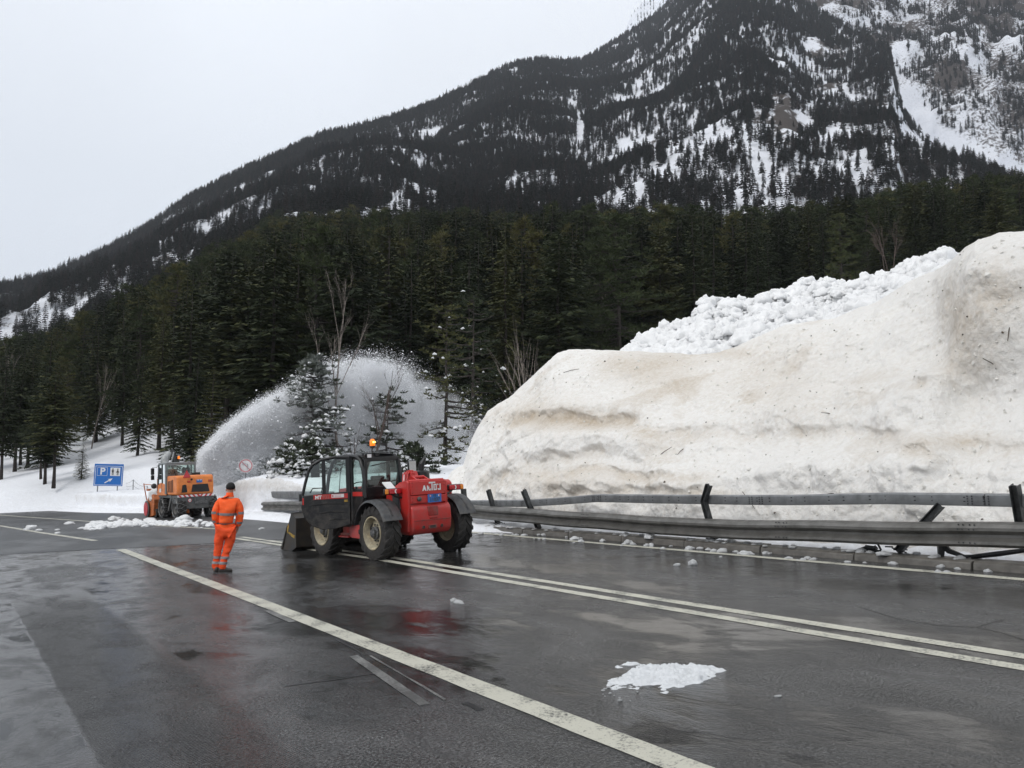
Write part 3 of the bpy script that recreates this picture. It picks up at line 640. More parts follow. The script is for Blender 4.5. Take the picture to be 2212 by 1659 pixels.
wv2 = fbm(np.stack([V[..., 0] / 2.2, V[..., 1] / 2.2, V[..., 2] / 5], -1), 3, 91) * .55 * (sstep(.3, .6, vv) * (1 - sstep(.85, 1, vv)))[None]
rel = rel + wv2
win = (sstep(.38, .6, vv) * (1 - sstep(.82, 1, vv)))[None]
rel = rel + win * (-.45 * np.exp(-((PX - 1975) / 75) ** 2) + .30 * np.exp(-((PX - 2110) / 60) ** 2))
V[..., 0] += out[0] * rel; V[..., 1] += out[1] * rel
V[..., 2] += (fbm(V / .5, 4, 77) * .06)
V[:, -1, 2] += fbm(V[:, -1] / .25, 3, 78) * .05
# crown and back of the bank
back = []
for k, (bt, bz) in enumerate(((.35, .03), (.9, -.02), (1.8, -.15), (3.2, -.5), (5.5, -1.4), (9, -3.2))):
    nv = V[:, -1].copy(); nv[:, 0] -= out[0] * bt; nv[:, 1] -= out[1] * bt; nv[:, 2] += bz + fbm(nv / .6, 3, 80) * .05; back.append(nv[:, None])
V = np.concatenate([V] + back, 1); nrt = V.shape[1]
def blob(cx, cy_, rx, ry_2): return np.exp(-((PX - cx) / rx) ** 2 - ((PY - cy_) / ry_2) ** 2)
dd = .0 + DT * .30 + .5 * blob(1430, 800, 90, 55) + .30 * blob(1340, 790, 60, 30) + .45 * blob(1200, 905, 120, 22) + .32 * blob(2130, 720, 80, 90) + .30 * blob(2180, 620, 60, 60) + .20 * blob(2060, 800, 80, 40) + .30 * blob(2060, 690, 45, 90) + .4 * blob(1250, 1040, 160, 28)  # stains, plus shade painted onto the left flank of the mound
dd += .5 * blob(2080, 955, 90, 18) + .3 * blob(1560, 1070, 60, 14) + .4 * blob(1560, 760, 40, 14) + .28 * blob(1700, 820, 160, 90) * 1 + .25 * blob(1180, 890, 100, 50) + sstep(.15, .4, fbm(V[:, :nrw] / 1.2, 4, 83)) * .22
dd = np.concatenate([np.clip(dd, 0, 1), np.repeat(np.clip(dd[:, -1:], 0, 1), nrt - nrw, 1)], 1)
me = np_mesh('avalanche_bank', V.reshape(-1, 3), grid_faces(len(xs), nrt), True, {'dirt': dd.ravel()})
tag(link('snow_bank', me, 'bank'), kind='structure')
# small stones, twigs and lumps sticking out of the cut face
rnd = random.Random(11); bb = B(); cc = B()
for k in range(700):
    i = rnd.randrange(20, 800); j = rnd.randrange(8, nrw - 8); p = Vector(V[i, j]) + Vector((out[0], out[1], 0)) * .01
    r_ = rnd.uniform(.012, .035) * (1.6 if rnd.random() < .08 else 1)
    tgt = bb if rnd.random() < .14 else cc; rr_ = r_ * (.8 if tgt is bb else 1.3)
    vs = [tgt.bm.verts.new(p + Vector((rnd.gauss(0, 1), rnd.gauss(0, 1), rnd.gauss(0, 1))).normalized() * rr_) for _ in range(8)]
    bmesh.ops.convex_hull(tgt.bm, input=vs)
for k in range(9):
    i = rnd.randrange(20, 740); j = rnd.randrange(20, nrw - 20); p = Vector(V[i, j]) + Vector((out[0], out[1], 0)) * .03
    d = Vector((rnd.gauss(0, 1), rnd.gauss(0, .4), rnd.gauss(0, .5))).normalized() * rnd.uniform(.1, .28)
    bb.tube([p - d, p + Vector((0, 0, .02)), p + d], [.008, .010, .005], 4)
M['debris'] = mat('woody_debris', (.10, .075, .05), .9, var=.5)
M['lump'] = snow_mat('snow_lump', attr=False, clean=(.74, .72, .68), dirty=(.45, .4, .32), bump=.01, bscale=30)
tag(bb.build('bark_and_stones', 'debris'), 'dark twigs, bark and pebbles stuck in the face of the snow bank', 'debris', kind='stuff')
tag(cc.build('snow_crumbs', 'lump', smooth=True), 'small icy lumps on the face of the snow bank', 'snow', kind='stuff')

# ------------------------------------------------------------------ blocky avalanche deposit above the bank
DOUT = [(1330, 775, 24), (1372, 748, 26), (1400, 728, 28), (1430, 708, 29), (1460, 692, 30), (1480, 684, 31), (1505, 664, 32), (1530, 648, 33), (1560, 650, 34), (1600, 655, 36), (1640, 646, 37), (1700, 640, 38), (1740, 622, 40), (1790, 620, 41), (1850, 611, 42), (1890, 604, 43), (1930, 586, 42),
        (1960, 572, 40), (2000, 560, 38), (2040, 552, 36), (2080, 560, 34), (2150, 560, 32), (2300, 570, 32)]
xs2 = np.linspace(1325, 2300, 520); o2 = np.interp(xs2, [p[0] for p in DOUT], [p[1] for p in DOUT]) + 7; t2 = np.interp(xs2, [p[0] for p in DOUT], [p[2] for p in DOUT])
by = np.interp(xs2, xs, oy) + 40; bt_ = np.interp(xs2, xs, ot) + .8
nr2 = 210; V2 = np.zeros((len(xs2), nr2, 3)); w2 = np.linspace(0, 1, nr2)
for i, x in enumerate(xs2):
    a_ = hit_t(x, by[i], bt_[i]); c_ = hit_t(x, o2[i], t2[i]); V2[i] = a_ + (c_ - a_) * w2[:, None]
wd1, wi1 = worley(V2 / 1.25, 101); wd2, _ = worley(V2 / .5, 105)
hh = np.sqrt(np.clip(1 - wd1 ** 2 * 1.15, 0, 1)) * .45 * (.45 + wi1) + np.sqrt(np.clip(1 - wd2 ** 2 * 1.3, 0, 1)) * .16 + fbm(V2 / .25, 3, 107) * .10 + fbm(V2 / 3., 3, 108) * .9 - .55
hh = hh * (1 - .75 * sstep(1990, 2080, xs2))[:, None]
hh = hh * np.minimum(1, w2 * 8)[None]
V2[..., 2] += hh * .8; V2[..., 1] -= hh * .6
bk = V2[:, -1:].copy(); bk[..., 1] += 6; bk[..., 2] -= 1.0; bk2 = bk.copy(); bk2[..., 1] += 14; bk2[..., 2] -= 6
V2 = np.concatenate([V2, bk, bk2], 1)
me = np_mesh('avalanche_debris', V2.reshape(-1, 3), grid_faces(len(xs2), nr2 + 2), True)
tag(link('avalanche_debris', me, 'block'), kind='structure')

# ------------------------------------------------------------------ air
hz = B().box(-3300, 3900, -60, 4300, -60, 2700).build('haze', None)
hm = bpy.data.materials.new('haze'); hm.use_nodes = True; t = hm.node_tree; t.nodes.remove(t.nodes['Principled BSDF'])
pv = t.nodes.new('ShaderNodeVolumePrincipled'); pv.inputs['Density'].default_value = HAZE if 'HAZE' in globals() else .00016; pv.inputs['Color'].default_value = (.90, .94, 1, 1); pv.inputs['Anisotropy'].default_value = .0
t.links.new(pv.outputs[0], t.nodes['Material Output'].inputs['Volume']); hz.data.materials.append(hm); tag(hz, kind='stuff')

# ------------------------------------------------------------------ trees
rng = np.random.default_rng(5)
def conifer(seed, Ht, Rad, levels, per, base=.12, droop=.25, detail=1.0, width=.10, pw=.85, irregular=.25):
    g = np.random.default_rng(seed); quads = []; trunk = []
    for li in range(levels):
        u = li / (levels - 1); z = Ht * (base + (1 - base) * u ** .92)
        env = (1 - u) ** pw * (1 if u > .12 else .75 + 2 * u) * Rad + .12
        n = max(3, int(per * (1 - .35 * u)))
        a0 = g.uniform(0, 6.28)
        for k in range(n):
            if g.random() < irregular * .35: continue
            L = env * g.uniform(1 - irregular, 1 + irregular * .6); az = a0 + 6.283 * k / n + g.uniform(-.3, .3)
            d = np.array([math.cos(az), math.sin(az), 0.]); sd = np.array([-d[1], d[0], 0.])
            m_ = max(2, int(L / .30 * detail)); tt = (np.arange(m_) + .6) / m_
            up = .28 * (u - .45)                                   # top branches rise, low ones hang
            zz = L * (up * tt - droop * tt ** 1.8 + .10 * tt ** 4)
            sp_ = np.array([0, 0, z]) + d * (L * tt)[:, None] + np.array([0, 0, 1.]) * zz[:, None]
            tw = (L * .34 * (1 - .55 * tt) + .12)
            for s_ in (-1, 1):
                l_ = tw * g.uniform(.7, 1.25, m_); an = g.uniform(.55, .95, m_)
                dirv = d[None] * np.cos(an)[:, None] + sd[None] * (s_ * np.sin(an))[:, None]; dirv[:, 2] = -g.uniform(.05, .5, m_)
                w_ = width * g.uniform(.6, 1.5, m_)
                per_ = np.cross(dirv, np.array([0, 0, 1.])); per_ /= np.linalg.norm(per_, axis=1)[:, None]
                roll = g.uniform(-.9, .9, m_); pv_ = per_ * np.cos(roll)[:, None] + np.array([0, 0, 1.]) * np.sin(roll)[:, None]
                o_ = sp_; tip = sp_ + dirv * l_[:, None]; mid = sp_ + dirv * (l_ * .55)[:, None]
                quads.append(np.stack([o_, mid - pv_ * w_[:, None], tip, mid + pv_ * w_[:, None]], 1))
            # the branch's own tip and ridge
            tipv = np.array([0, 0, z]) + d * L * 1.08 + np.array([0, 0, 1.]) * zz[-1]; mid = sp_[len(sp_) // 2]
            quads.append(np.stack([np.array([0, 0, z]), mid + sd * width * .8, tipv, mid - sd * width * .8])[None])
    v = np.concatenate(quads).reshape(-1, 3); f = np.arange(len(v)).reshape(-1, 4)
    top = np.array([[0, 0, Ht * .93], [.07, 0, Ht * .96], [0, 0, Ht * 1.03], [-.07, 0, Ht * .96]])
    v = np.concatenate([v, top]); f = np.concatenate([f, [[len(v) - 4, len(v) - 3, len(v) - 2, len(v) - 1]]])
    return v, f
def pine(seed, Ht, Rad, nb, base=.3, clump=.42, needles=16, pw=.6, tilt=.25):
    """branches that end in tufts of upright needles"""
    g = np.random.default_rng(seed); quads = []; br = []; ends = []
    for k in range(nb):
        u = (k + g.random()) / nb; z = Ht * (base + (1 - base) * u); L = ((1 - u) ** pw * Rad * (1 if u > .2 else .6 + 2 * u) + .2) * g.uniform(.65, 1.15)
        az = g.uniform(0, 6.283); d = np.array([math.cos(az), math.sin(az), 0.]); rise = tilt + .5 * u - .25
        p0 = np.array([0, 0, z]); nseg = max(2, int(L / .5)); pts = [p0]
        for j in range(1, nseg + 1):
            t_ = j / nseg; p = p0 + d * L * t_ + np.array([0, 0, L * (rise * t_ ** 1.6 - .18 * t_)]) + g.normal(0, .05, 3); pts.append(p)
            if t_ > .25:
                for q in range(2 if t_ < 1 else 3): ends.append((p + g.normal(0, .28, 3) * np.array([1, 1, .5]), d))
        br.append(pts)
    E_ = np.array([e[0] for e in ends]); n = len(E_)
    for q in range(needles):
        dv = g.normal(0, 1, (n, 3)); dv[:, 2] = np.abs(dv[:, 2]) * .8 + .1; dv /= np.linalg.norm(dv, axis=1)[:, None]
        l_ = clump * g.uniform(.5, 1.1, n); sv = np.cross(dv, g.normal(0, 1, (n, 3))); sv /= np.linalg.norm(sv, axis=1)[:, None]
        w_ = (.035 * g.uniform(.7, 1.6, n))[:, None]
        quads.append(np.stack([E_, E_ + dv * l_[:, None] * .6 - sv * w_, E_ + dv * l_[:, None], E_ + dv * l_[:, None] * .6 + sv * w_], 1))
    v = np.concatenate(quads).reshape(-1, 3); return v, np.arange(len(v)).reshape(-1, 4), br, E_
def trunk_mesh(name, Ht, r0, n=7, bend=0.1, seed=0, br=()):
    b_ = B(); rn = random.Random(seed); k = 7
    b_.tube([(rn.uniform(-bend, bend) * (i > 0), rn.uniform(-bend, bend) * (i > 0), -.6 + (Ht * .99 + .6) * i / k) for i in range(k + 1)], [r0 * (1.25 if i == 0 else 1) * (1 - .93 * i / k) for i in range(k + 1)], n)
    for pts in br:
        rr_ = max(.012, .02 + .012 * len(pts)); b_.tube(pts, [rr_ * (1 - .75 * i / (len(pts) - 1)) for i in range(len(pts))], 3, cap=False)
    me_ = bpy.data.meshes.new(name); b_.bm.to_mesh(me_); b_.bm.free(); me_.polygons.foreach_set('use_smooth', [True] * len(me_.polygons)); return me_
KINDS = []
for k, (hh_, rd, lv, pr, bs, dr, pw_, ir, wd_) in enumerate([(22, 3.7, 38, 8, .08, .30, .75, .35, .13), (25, 4.0, 40, 8, .20, .20, .62, .45, .14), (19, 3.6, 34, 8, .05, .34, .85, .30, .13), (23, 3.1, 42, 7, .14, .38, .62, .45, .13),
                                                              (16, 3.0, 30, 8, .05, .22, .90, .25, .11), (24, 4.4, 34, 8, .28, .12, .45, .50, .15)]):
    v_, f_ = conifer(100 + k, hh_, rd, lv, pr, bs, dr, 1.0, wd_, pw_, ir); me_ = np_mesh('needle_crown', v_, f_)
    me_.materials.append(M['spruce']); tm = trunk_mesh('tree_trunk', hh_, .20 + hh_ * .004, seed=k); tm.materials.append(M['bark']); KINDS.append((hh_, me_, tm, 'spruce'))
for k, (hh_, rd, nb, bs) in enumerate([(20, 4.0, 95, .2), (17, 3.9, 85, .15)]):
    v_, f_, br_, _ = pine(200 + k, hh_, rd, nb, bs, .62, 13, .55)
    me_ = np_mesh('needle_crown', v_, f_); me_.materials.append(M['pine']); tm = trunk_mesh('tree_trunk', hh_, .22, seed=9 + k, br=br_); tm.materials.append(M['bark']); KINDS.append((hh_, me_, tm, 'pine'))
def tree(X, Y, height, kind, label, group=None, name=None, z=None, rot=None):
    hh_, cm_, tm_, nm = KINDS[kind]; sc_ = height / hh_
    zz = float(terrain(X / Y, Y)) if z is None else z
    o_ = empty(name or nm + '_tree', Matrix.Translation((X, Y, zz)) @ Matrix.Rotation(rng.uniform(0, 6.28) if rot is None else rot, 4, 'Z') @ Matrix.Rotation(rng.uniform(-.035, .035), 4, 'X') @ Matrix.Diagonal((sc_ * rng.uniform(.9, 1.35),) * 2 + (sc_, 1)), label, 'tree', group)
    link('trunk', tm_, None, o_); link('crown', cm_, None, o_); return o_
def px(X, Y, Z):
    f_ = Y * math.cos(PITCH) + (Z - H) * math.sin(PITCH); return 1106 + F * X / f_, 829.5 - F * (-Y * math.sin(PITCH) + (Z - H) * math.cos(PITCH)) / f_
# the trees one can tell apart at the left
for x, Y, ht, kd, lb in ((118, 62, 8.6, 5, 'rightmost thick-trunked spruce of the cluster left of the blue parking sign'), (99, 63.5, 8.8, 1, 'middle dark trunk of the spruce cluster left of the blue parking sign'),
                         (90, 67, 8.4, 5, 'leftmost thin trunk of the spruce cluster left of the blue parking sign'), (4, 72, 11, 1, 'leaning dark spruce at the left edge of the photograph on the snow slope'),
                         (33, 78, 10, 5, 'thin double-stemmed spruce standing back in the snow hollow at far left'), (60, 80, 11, 1, 'slim dark spruce behind the left cluster of trunks'),
                         (177, 63, 2.9, 4, 'small young spruce with open tiers standing just left of the blue sign'), (296, 74, 9.8, 0, 'dark spruce with branches to the snow standing right above the blue parking sign'),
                         (262, 84, 12, 3, 'narrow dark spruce behind and left of the spruce above the sign'), (375, 58, 6.2, 4, 'snow dusted young spruce right behind the snow blower chute'), (415, 66, 8.5, 2, 'dark spruce rising behind the snow blower cab and its beacon'),
                         (205, 92, 13, 0, 'tall dark spruce at the top of the open snow slope left of the sign'), (335, 88, 12.5, 3, 'slender dark spruce between the sign and the snow blower'), (455, 62, 7.5, 4, 'bushy young spruce where the snow jet starts')):
    p = ray(x, 1000); q = p[0] / p[1]; tree(q * Y, Y, ht, kd, lb)
# forest
pts = []; tries = 0
while len(pts) < 282 and tries < 60000:
    tries += 1
    Y = 66 + 120 * rng.random() ** 1.15 * min(1, .3 + tries / 30000); q = rng.uniform(-.64, .645); X = q * Y; xv = 1106 + F * q
    st = 78 if xv < 130 else 100 if xv < 260 else 90 if xv < 340 else 72 if xv < 560 else 70 if xv < 1050 else 72 if xv < 1300 else 78 + (xv - 1300) * .012
    if Y < st: continue
    if any((X - a) ** 2 + (Y - b) ** 2 < (3.3 + Y * .012) ** 2 for a, b, *_ in pts): continue
    zz = float(terrain(q, Y)); pts.append((X, Y, xv, zz))
TOPC = ([-400, 0, 130, 300, 470, 560, 700, 900, 1000, 1300, 1700, 1900, 2100, 2212, 2700], [760, 735, 690, 600, 490, 450, 442, 425, 448, 445, 450, 415, 388, 372, 350])
def canopy(xv_, Y_):
    yv_ = np.interp(xv_, *TOPC); b_2 = (829.5 - yv_) / F; return H + Y_ * (math.sin(PITCH) + b_2 * math.cos(PITCH)) / (math.cos(PITCH) - b_2 * math.sin(PITCH))
ZONE = ['at the far left', 'behind the blue parking sign', 'behind the orange snow blower', 'behind the rising snow jet', 'behind the falling snow jet', 'left of the snow bank shoulder', 'above the snow bank shoulder', 'above the avalanche blocks', 'behind the tall snow mound']
LB = {'spruce': 'dark spruce standing in the dense forest at the foot of the mountain', 'pine': 'broad olive green pine standing in the dense forest at the foot of the mountain'}
for X, Y, xv, zz in pts:
    mx_h = np.interp(xv, [0, 330, 560, 2212], [11, 14, 19, 20]); mx_h = mx_h + np.clip((Y - 90) / 60, 0, 1) * (24 - mx_h)
    ht = min(mx_h * rng.uniform(.78, 1.08), (float(canopy(xv, Y)) - zz) * rng.uniform(.80, 1.03)); ht = max(ht, 5.5); kd = int(rng.choice([0, 1, 2, 3, 4, 5, 6, 7], p=[.17, .13, .13, .14, .08, .11, .13, .11]))
    nm = KINDS[kd][3]; zn = ZONE[int(np.searchsorted([130, 330, 560, 800, 1000, 1200, 1500, 1850], xv))]; rw = 'front edge' if Y < np.interp(xv, [0, 330, 1300, 2212], [100, 96, 92, 100]) else 'depth'
    look = ('dark slender spruce', 'dark high-crowned spruce', 'dark broad spruce', 'dark drooping spruce', 'dark bushy spruce', 'dark wide flat-topped spruce', 'olive green tufted pine', 'olive green broad pine')[kd]
    tree(X, Y, ht, kd, '%s in the forest %s %s' % (look, rw, zn), 'forest trees %s' % zn, z=zz)
BARE = []
protos = []
for k, (hh_, cm_, tm_, nm) in enumerate(KINDS):
    bmj = bmesh.new(); bmj.from_mesh(cm_); nf = len(bmj.faces); bmj.from_mesh(tm_)
    for i_, f__ in enumerate(bmj.faces): f__.material_index = 0 if i_ < nf else 1
    me_ = bpy.data.meshes.new('wood_tree'); bmj.to_mesh(me_); bmj.free(); me_.materials.append(cm_.materials[0]); me_.materials.append(M['bark']); o_ = bpy.data.objects.new('wood_tree', me_); protos.append(o_)
n = 7000; q = rng.uniform(-.72, .74, n); Y = np.sqrt(rng.uniform(118 ** 2, 345 ** 2, n)); X = q * Y; xv = 1106 + F * q
occ = np.array([(a, b) for a, b, *_ in pts]); keep = np.ones(n, bool)
for a, b in occ: keep &= (X - a) ** 2 + (Y - b) ** 2 > 9
keep &= rng.random(n) < np.interp(Y, [118, 150, 345], [.6, .8, .75])
keep &= ~((xv > 130) & (xv < 330) & (Y > 300) & (rng.random(n) < .5))
X, Y, q = X[keep], Y[keep], q[keep]; Z = terrain(q, Y)
kd = rng.choice(8, len(X), p=[.17, .13, .13, .14, .08, .11, .13, .11]); hts = np.array([k[0] for k in KINDS])
xv = 1106 + F * q; ht = rng.uniform(.75, 1.1, len(X)) * np.interp(xv, [0, 330, 600], [17, 19, 23]); ht = np.clip(np.minimum(ht, (canopy(xv, Y) - Z) * rng.uniform(.82, 1.04, len(X))), 6, 30)
o = scatter('forest', np.stack([X, Y, Z], -1), rng.uniform(0, 6.28, len(X)), ht / hts[kd], kd, protos)
tag(o, 'dense dark conifer forest covering the foot of the mountain', 'forest', kind='stuff')

# the mountain's forest: small simple conifers on the slope, thinned where the photograph shows snow
FAR = []
for k, (hh_, rd, lv, pr, bs) in enumerate([(14, 2.0, 11, 7, .08), (16, 2.3, 12, 7, .25), (12, 2.2, 9, 7, .06), (15, 1.7, 12, 6, .15), (15, 2.8, 8, 7, .45)]):
    v_, f_ = conifer(300 + k, hh_, rd * 1.15, lv, pr, bs, .35, .55, .75, .7, .35)
    b_ = B(); b_.tube([(0, 0, -1), (0, 0, hh_)], [.22, .03], 4); me_ = bpy.data.meshes.new('x'); b_.bm.to_mesh(me_); b_.bm.free()
    tv = np.array([tuple(q_.co) for q_ in me_.vertices]); tf = [tuple(p_.vertices) for p_ in me_.polygons if len(p_.vertices) == 4]
    me2_ = np_mesh('far_tree', np.concatenate([v_, tv]), np.concatenate([f_, np.array(tf) + len(v_)])); me2_.materials.append(M['far_tree']); FAR.append(bpy.data.objects.new('far_tree', me2_))
GAPS = [(1252, 285, 11, 46, 1), (1238, 225, 14, 20, .8), (1275, 372, 8, 18, 1), (45, 697, 50, 12, 1), (225, 655, 70, 13, .95), (385, 575, 45, 18, .9), (470, 545, 40, 12, .5), (858, 440, 28, 22, .95), (935, 435, 18, 22, .9), (800, 468, 28, 14, .8), (620, 470, 60, 18, .6), (560, 500, 40, 16, .6), (935, 290, 10, 12, 1),
        (345, 535, 30, 12, .6), (140, 610, 30, 10, .5), (1160, 215, 20, 20, .5), (1700, 285, 38, 36, .9), (1560, 300, 55, 30, .85), (1640, 350, 30, 60, .85), (1800, 190, 45, 40, .8), (1750, 130, 30, 40, .6), (1830, 290, 50, 28, .85), (2000, 320, 22, 30, .8), (1960, 300, 40, 12, .9), (1680, 395, 60, 30, .8),
        (1850, 350, 60, 26, .7), (1740, 245, 30, 20, .8), (1480, 330, 60, 30, .75), (1350, 400, 50, 30, .6), (1600, 400, 70, 24, .6), (1500, 45, 30, 40, .5), (1600, 80, 12, 40, .5), (1440, 80, 12, 50, .6), (1370, 115, 14, 40, .5), (1560, 210, 16, 30, .4), (1690, 235, 24, 26, .95), (1640, 260, 12, 24, .7)]
n = 190000; q = rng.uniform(-.70, .70, n); ryq = np.interp(q, RQ, RYY); Y = np.sqrt(rng.uniform(0, 1, n) * (ryq ** 2 - 330 ** 2) + 330 ** 2)
wt = rng.random(n) < (ryq ** 2 - 330 ** 2) / (1750 ** 2 - 330 ** 2) * 1.25
q, Y, ryq = q[wt], Y[wt], ryq[wt]; X = q * Y; Z = terrain(q, Y); xv, yv = px(X, Y, Z)
Pn = np.stack([X, Y, Z], -1)
dens = np.interp(xv, [0, 300, 1200, 1450, 1650, 2000], [.92, .92, .9, .80, .66, .70])
dens = dens * np.interp(yv, [-100, 60, 200, 420], [1.3, 1.25, 1.0, .85])
pat = fbm(Pn / np.array([30, 30, 60]), 4, 201) * .7 + fbm(Pn / np.array([9, 9, 24]), 3, 202) * .65
dens = np.clip(dens + np.where(pat > .10, -1.6 * (pat - .10) * np.interp(xv, [0, 1100, 1500], [2.4, 3.6, 4.2]), .12), 0, 1)
for gx_, gy_, rx_, ry_g, st_ in GAPS: dens *= 1 - st_ * np.clip(1.35 * np.exp(-((xv - gx_) / rx_) ** 2 - ((yv - gy_) / ry_g) ** 2), 0, 1)
keep = rng.random(len(q)) < dens
keep |= (Y > ryq * .985) & (rng.random(len(q)) < .6)
q, Y, Pn, ryq = q[keep], Y[keep], Pn[keep], ryq[keep]
sc_ = rng.uniform(.42, .92, len(q)) * np.where(rng.random(len(q)) < .12, .6, 1)
o = scatter('mountain_forest', Pn, rng.uniform(0, 6.28, len(q)), sc_, rng.integers(0, 5, len(q)), FAR); NMF = len(q)
tag(o, 'conifer forest on the steep snowy mountain side', 'forest', kind='stuff')
# scrub and trees on the far face and along the avalanche track
i_ = rng.integers(0, FB.shape[0], 60000); j_ = (rng.random(60000) ** .8 * (FB.shape[1] * .75)).astype(int); Pn = FB[i_, j_]; xv, yv, tr = track(Pn)
pat = fbm(Pn / np.array([22, 40, 40]), 4, 211)
keep = (xv > 1820) & (xv < 2420) & (yv > -120) & (rng.random(60000) < np.clip(.55 + pat * 2.4, 0, 1) * np.interp(yv, [0, 120, 250, 380], [1.2, 1.0, .7, .5]) * np.clip(1 - 2.2 * tr, 0, 1))
keep &= ~((xv < 1985) & (yv > 90) & (yv < 230) & (rng.random(60000) < .5))
Pn = Pn[keep]; o = scatter('mountain_scrub', Pn, rng.uniform(0, 6.28, len(Pn)), rng.uniform(.38, 1.0, len(Pn)), rng.integers(0, 5, len(Pn)), FAR)
tag(o, 'scrubby dark trees on the snowy face beyond the avalanche track', 'forest', kind='stuff')
i_ = rng.integers(0, FC.shape[0], 9000); j_ = rng.integers(0, FC.shape[1], 9000); Pn = FC[i_, j_]; xv, yv = px(Pn[:, 0], Pn[:, 1], Pn[:, 2])
keep = (xv < 1600) & (fbm(Pn / 80, 3, 5) > -.05); Pn = Pn[keep]
o = scatter('summit_trees', Pn, rng.uniform(0, 6.28, len(Pn)), rng.uniform(.6, 1., len(Pn)), rng.integers(0, 5, len(Pn)), FAR); tag(o, 'sparse trees on the misty summit slope', 'forest', kind='stuff')
print('trees', len(pts), NMF)

# ------------------------------------------------------------------ trees beside the snow jet
def bare_tree(name, X, Y, height, seed, lean, label, m_, spread=.5, levels=4, r0=.10, stems=1, z=None, upward=.75, twig=1.0):
    rn = random.Random(seed); tb, bb_ = B(), B()
    def grow(p, d, L, r_, lv, out_):
        n_ = 4 if lv == 0 else 3; pts_ = [p]; dd_ = d.copy()
        for i in range(n_):
            dd_ = (dd_ + Vector((rn.gauss(0, .09), rn.gauss(0, .09), .06 * upward))).normalized(); pts_.append(pts_[-1] + dd_ * L / n_)
        out_.tube(pts_, [r_ * (1 - .6 * i / n_) for i in range(n_ + 1)], 6 if lv == 0 else 4 if lv < 2 else 3, cap=False)
        if lv >= levels: return
        for k in range(rn.randint(4, 6) if lv == 0 else rn.randint(3, 5)):
            f_ = rn.uniform(.25 if lv else .35, .98); i = min(n_ - 1, int(f_ * n_)); q_ = pts_[i].lerp(pts_[i + 1], f_ * n_ - i)
            a_ = rn.uniform(0, 6.28); s_ = spread * rn.uniform(.6, 1.3); base_ = dd_
            side_ = base_.orthogonal().normalized(); side_.rotate(Matrix.Rotation(a_, 3, base_)); nd = (base_ * math.cos(s_) + side_ * math.sin(s_) + Vector((0, 0, .15 * upward))).normalized()
            grow(q_, nd, L * rn.uniform(.42, .62) * (1.1 - .4 * f_), max(.006, r_ * (1 - .6 * f_) * .5), lv + 1, bb_)
    for s_ in range(stems):
        d = Vector((lean[0] + (rn.uniform(-.3, .3) if stems > 1 else 0), rn.uniform(-.1, .1) + (rn.uniform(-.2, .2) if stems > 1 else 0), 1)).normalized()
        grow(Vector((rn.uniform(-.15, .15) * (stems > 1), 0, -.5)), d, height * (rn.uniform(.75, 1) if stems > 1 else .9), r0, 0, tb)
    o_ = empty(name, Matrix.Translation((X, Y, float(terrain(X / Y, Y)) if z is None else z)), label, 'tree')
    tb.build('trunk', m_, o_, smooth=True); bb_.build('branches', m_, o_, smooth=True); return o_
def gat(x, Y, dz=0): p = ray(x, 1000); X = p[0] / p[1] * Y; return X, Y
Xb, Yb = gat(742, 47); bare_tree('birch_tree', Xb, Yb, 10.6, 3, (-.03, 0), 'tall leafless pale birch rising through the snow jet', 'pale_bark', .34, 3, .095, z=-.1)
Xb, Yb = gat(797, 46); bare_tree('bare_tree', Xb, Yb, 7.0, 8, (.02, 0), 'leafless dark branching tree in front of the snow jet, behind the red loader beacon', 'twig', .42, 3, .095, z=.1)
Xb, Yb = gat(762, 45); bare_tree('bare_tree', Xb, Yb, 4.2, 12, (.0, 0), 'short leafless sapling between birch and dark bare tree', 'twig', .6, 2, .04, z=-.1)
Xb, Yb = gat(1152, 34); bare_tree('willow_shrub', Xb, Yb, 4.6, 21, (-.10, 0), 'pale leafless many-stemmed shrub at the left shoulder of the snow bank', 'pale_bark', .35, 1, .03, stems=7, z=2.8)
Xb, Yb = gat(1940, 60); bare_tree('bare_shrub', Xb, Yb, 4.4, 33, (0, 0), 'reddish leafless shrub above the avalanche blocks', 'twig', .35, 3, .04, stems=3, z=float(at(1940, 590, 60)[2]) - .8)
Xb, Yb = gat(715, 80); bare_tree('birch_tree', Xb, Yb, 15, 41, (0, 0), 'faint leafless birch in the dark forest above the snow jet', 'pale_bark', .4, 3, .10)
for x, Y, h_, sd in ((195, 88, 9, 51), (498, 92, 13, 52), (30, 92, 9, 53), (880, 84, 12, 54), (1320, 100, 12, 56)):
    Xb, Yb = gat(x, Y); bare_tree('birch_tree', Xb, Yb, h_, sd, (0, 0), 'thin leafless birch stem among the dark conifers %s' % {195: 'up the slope left of the blue sign', 498: 'above the snow blower', 30: 'at the far left', 880: 'above the falling snow jet', 1320: 'above the shoulder of the snow bank'}[x], 'pale_bark', .32, 3, .07)
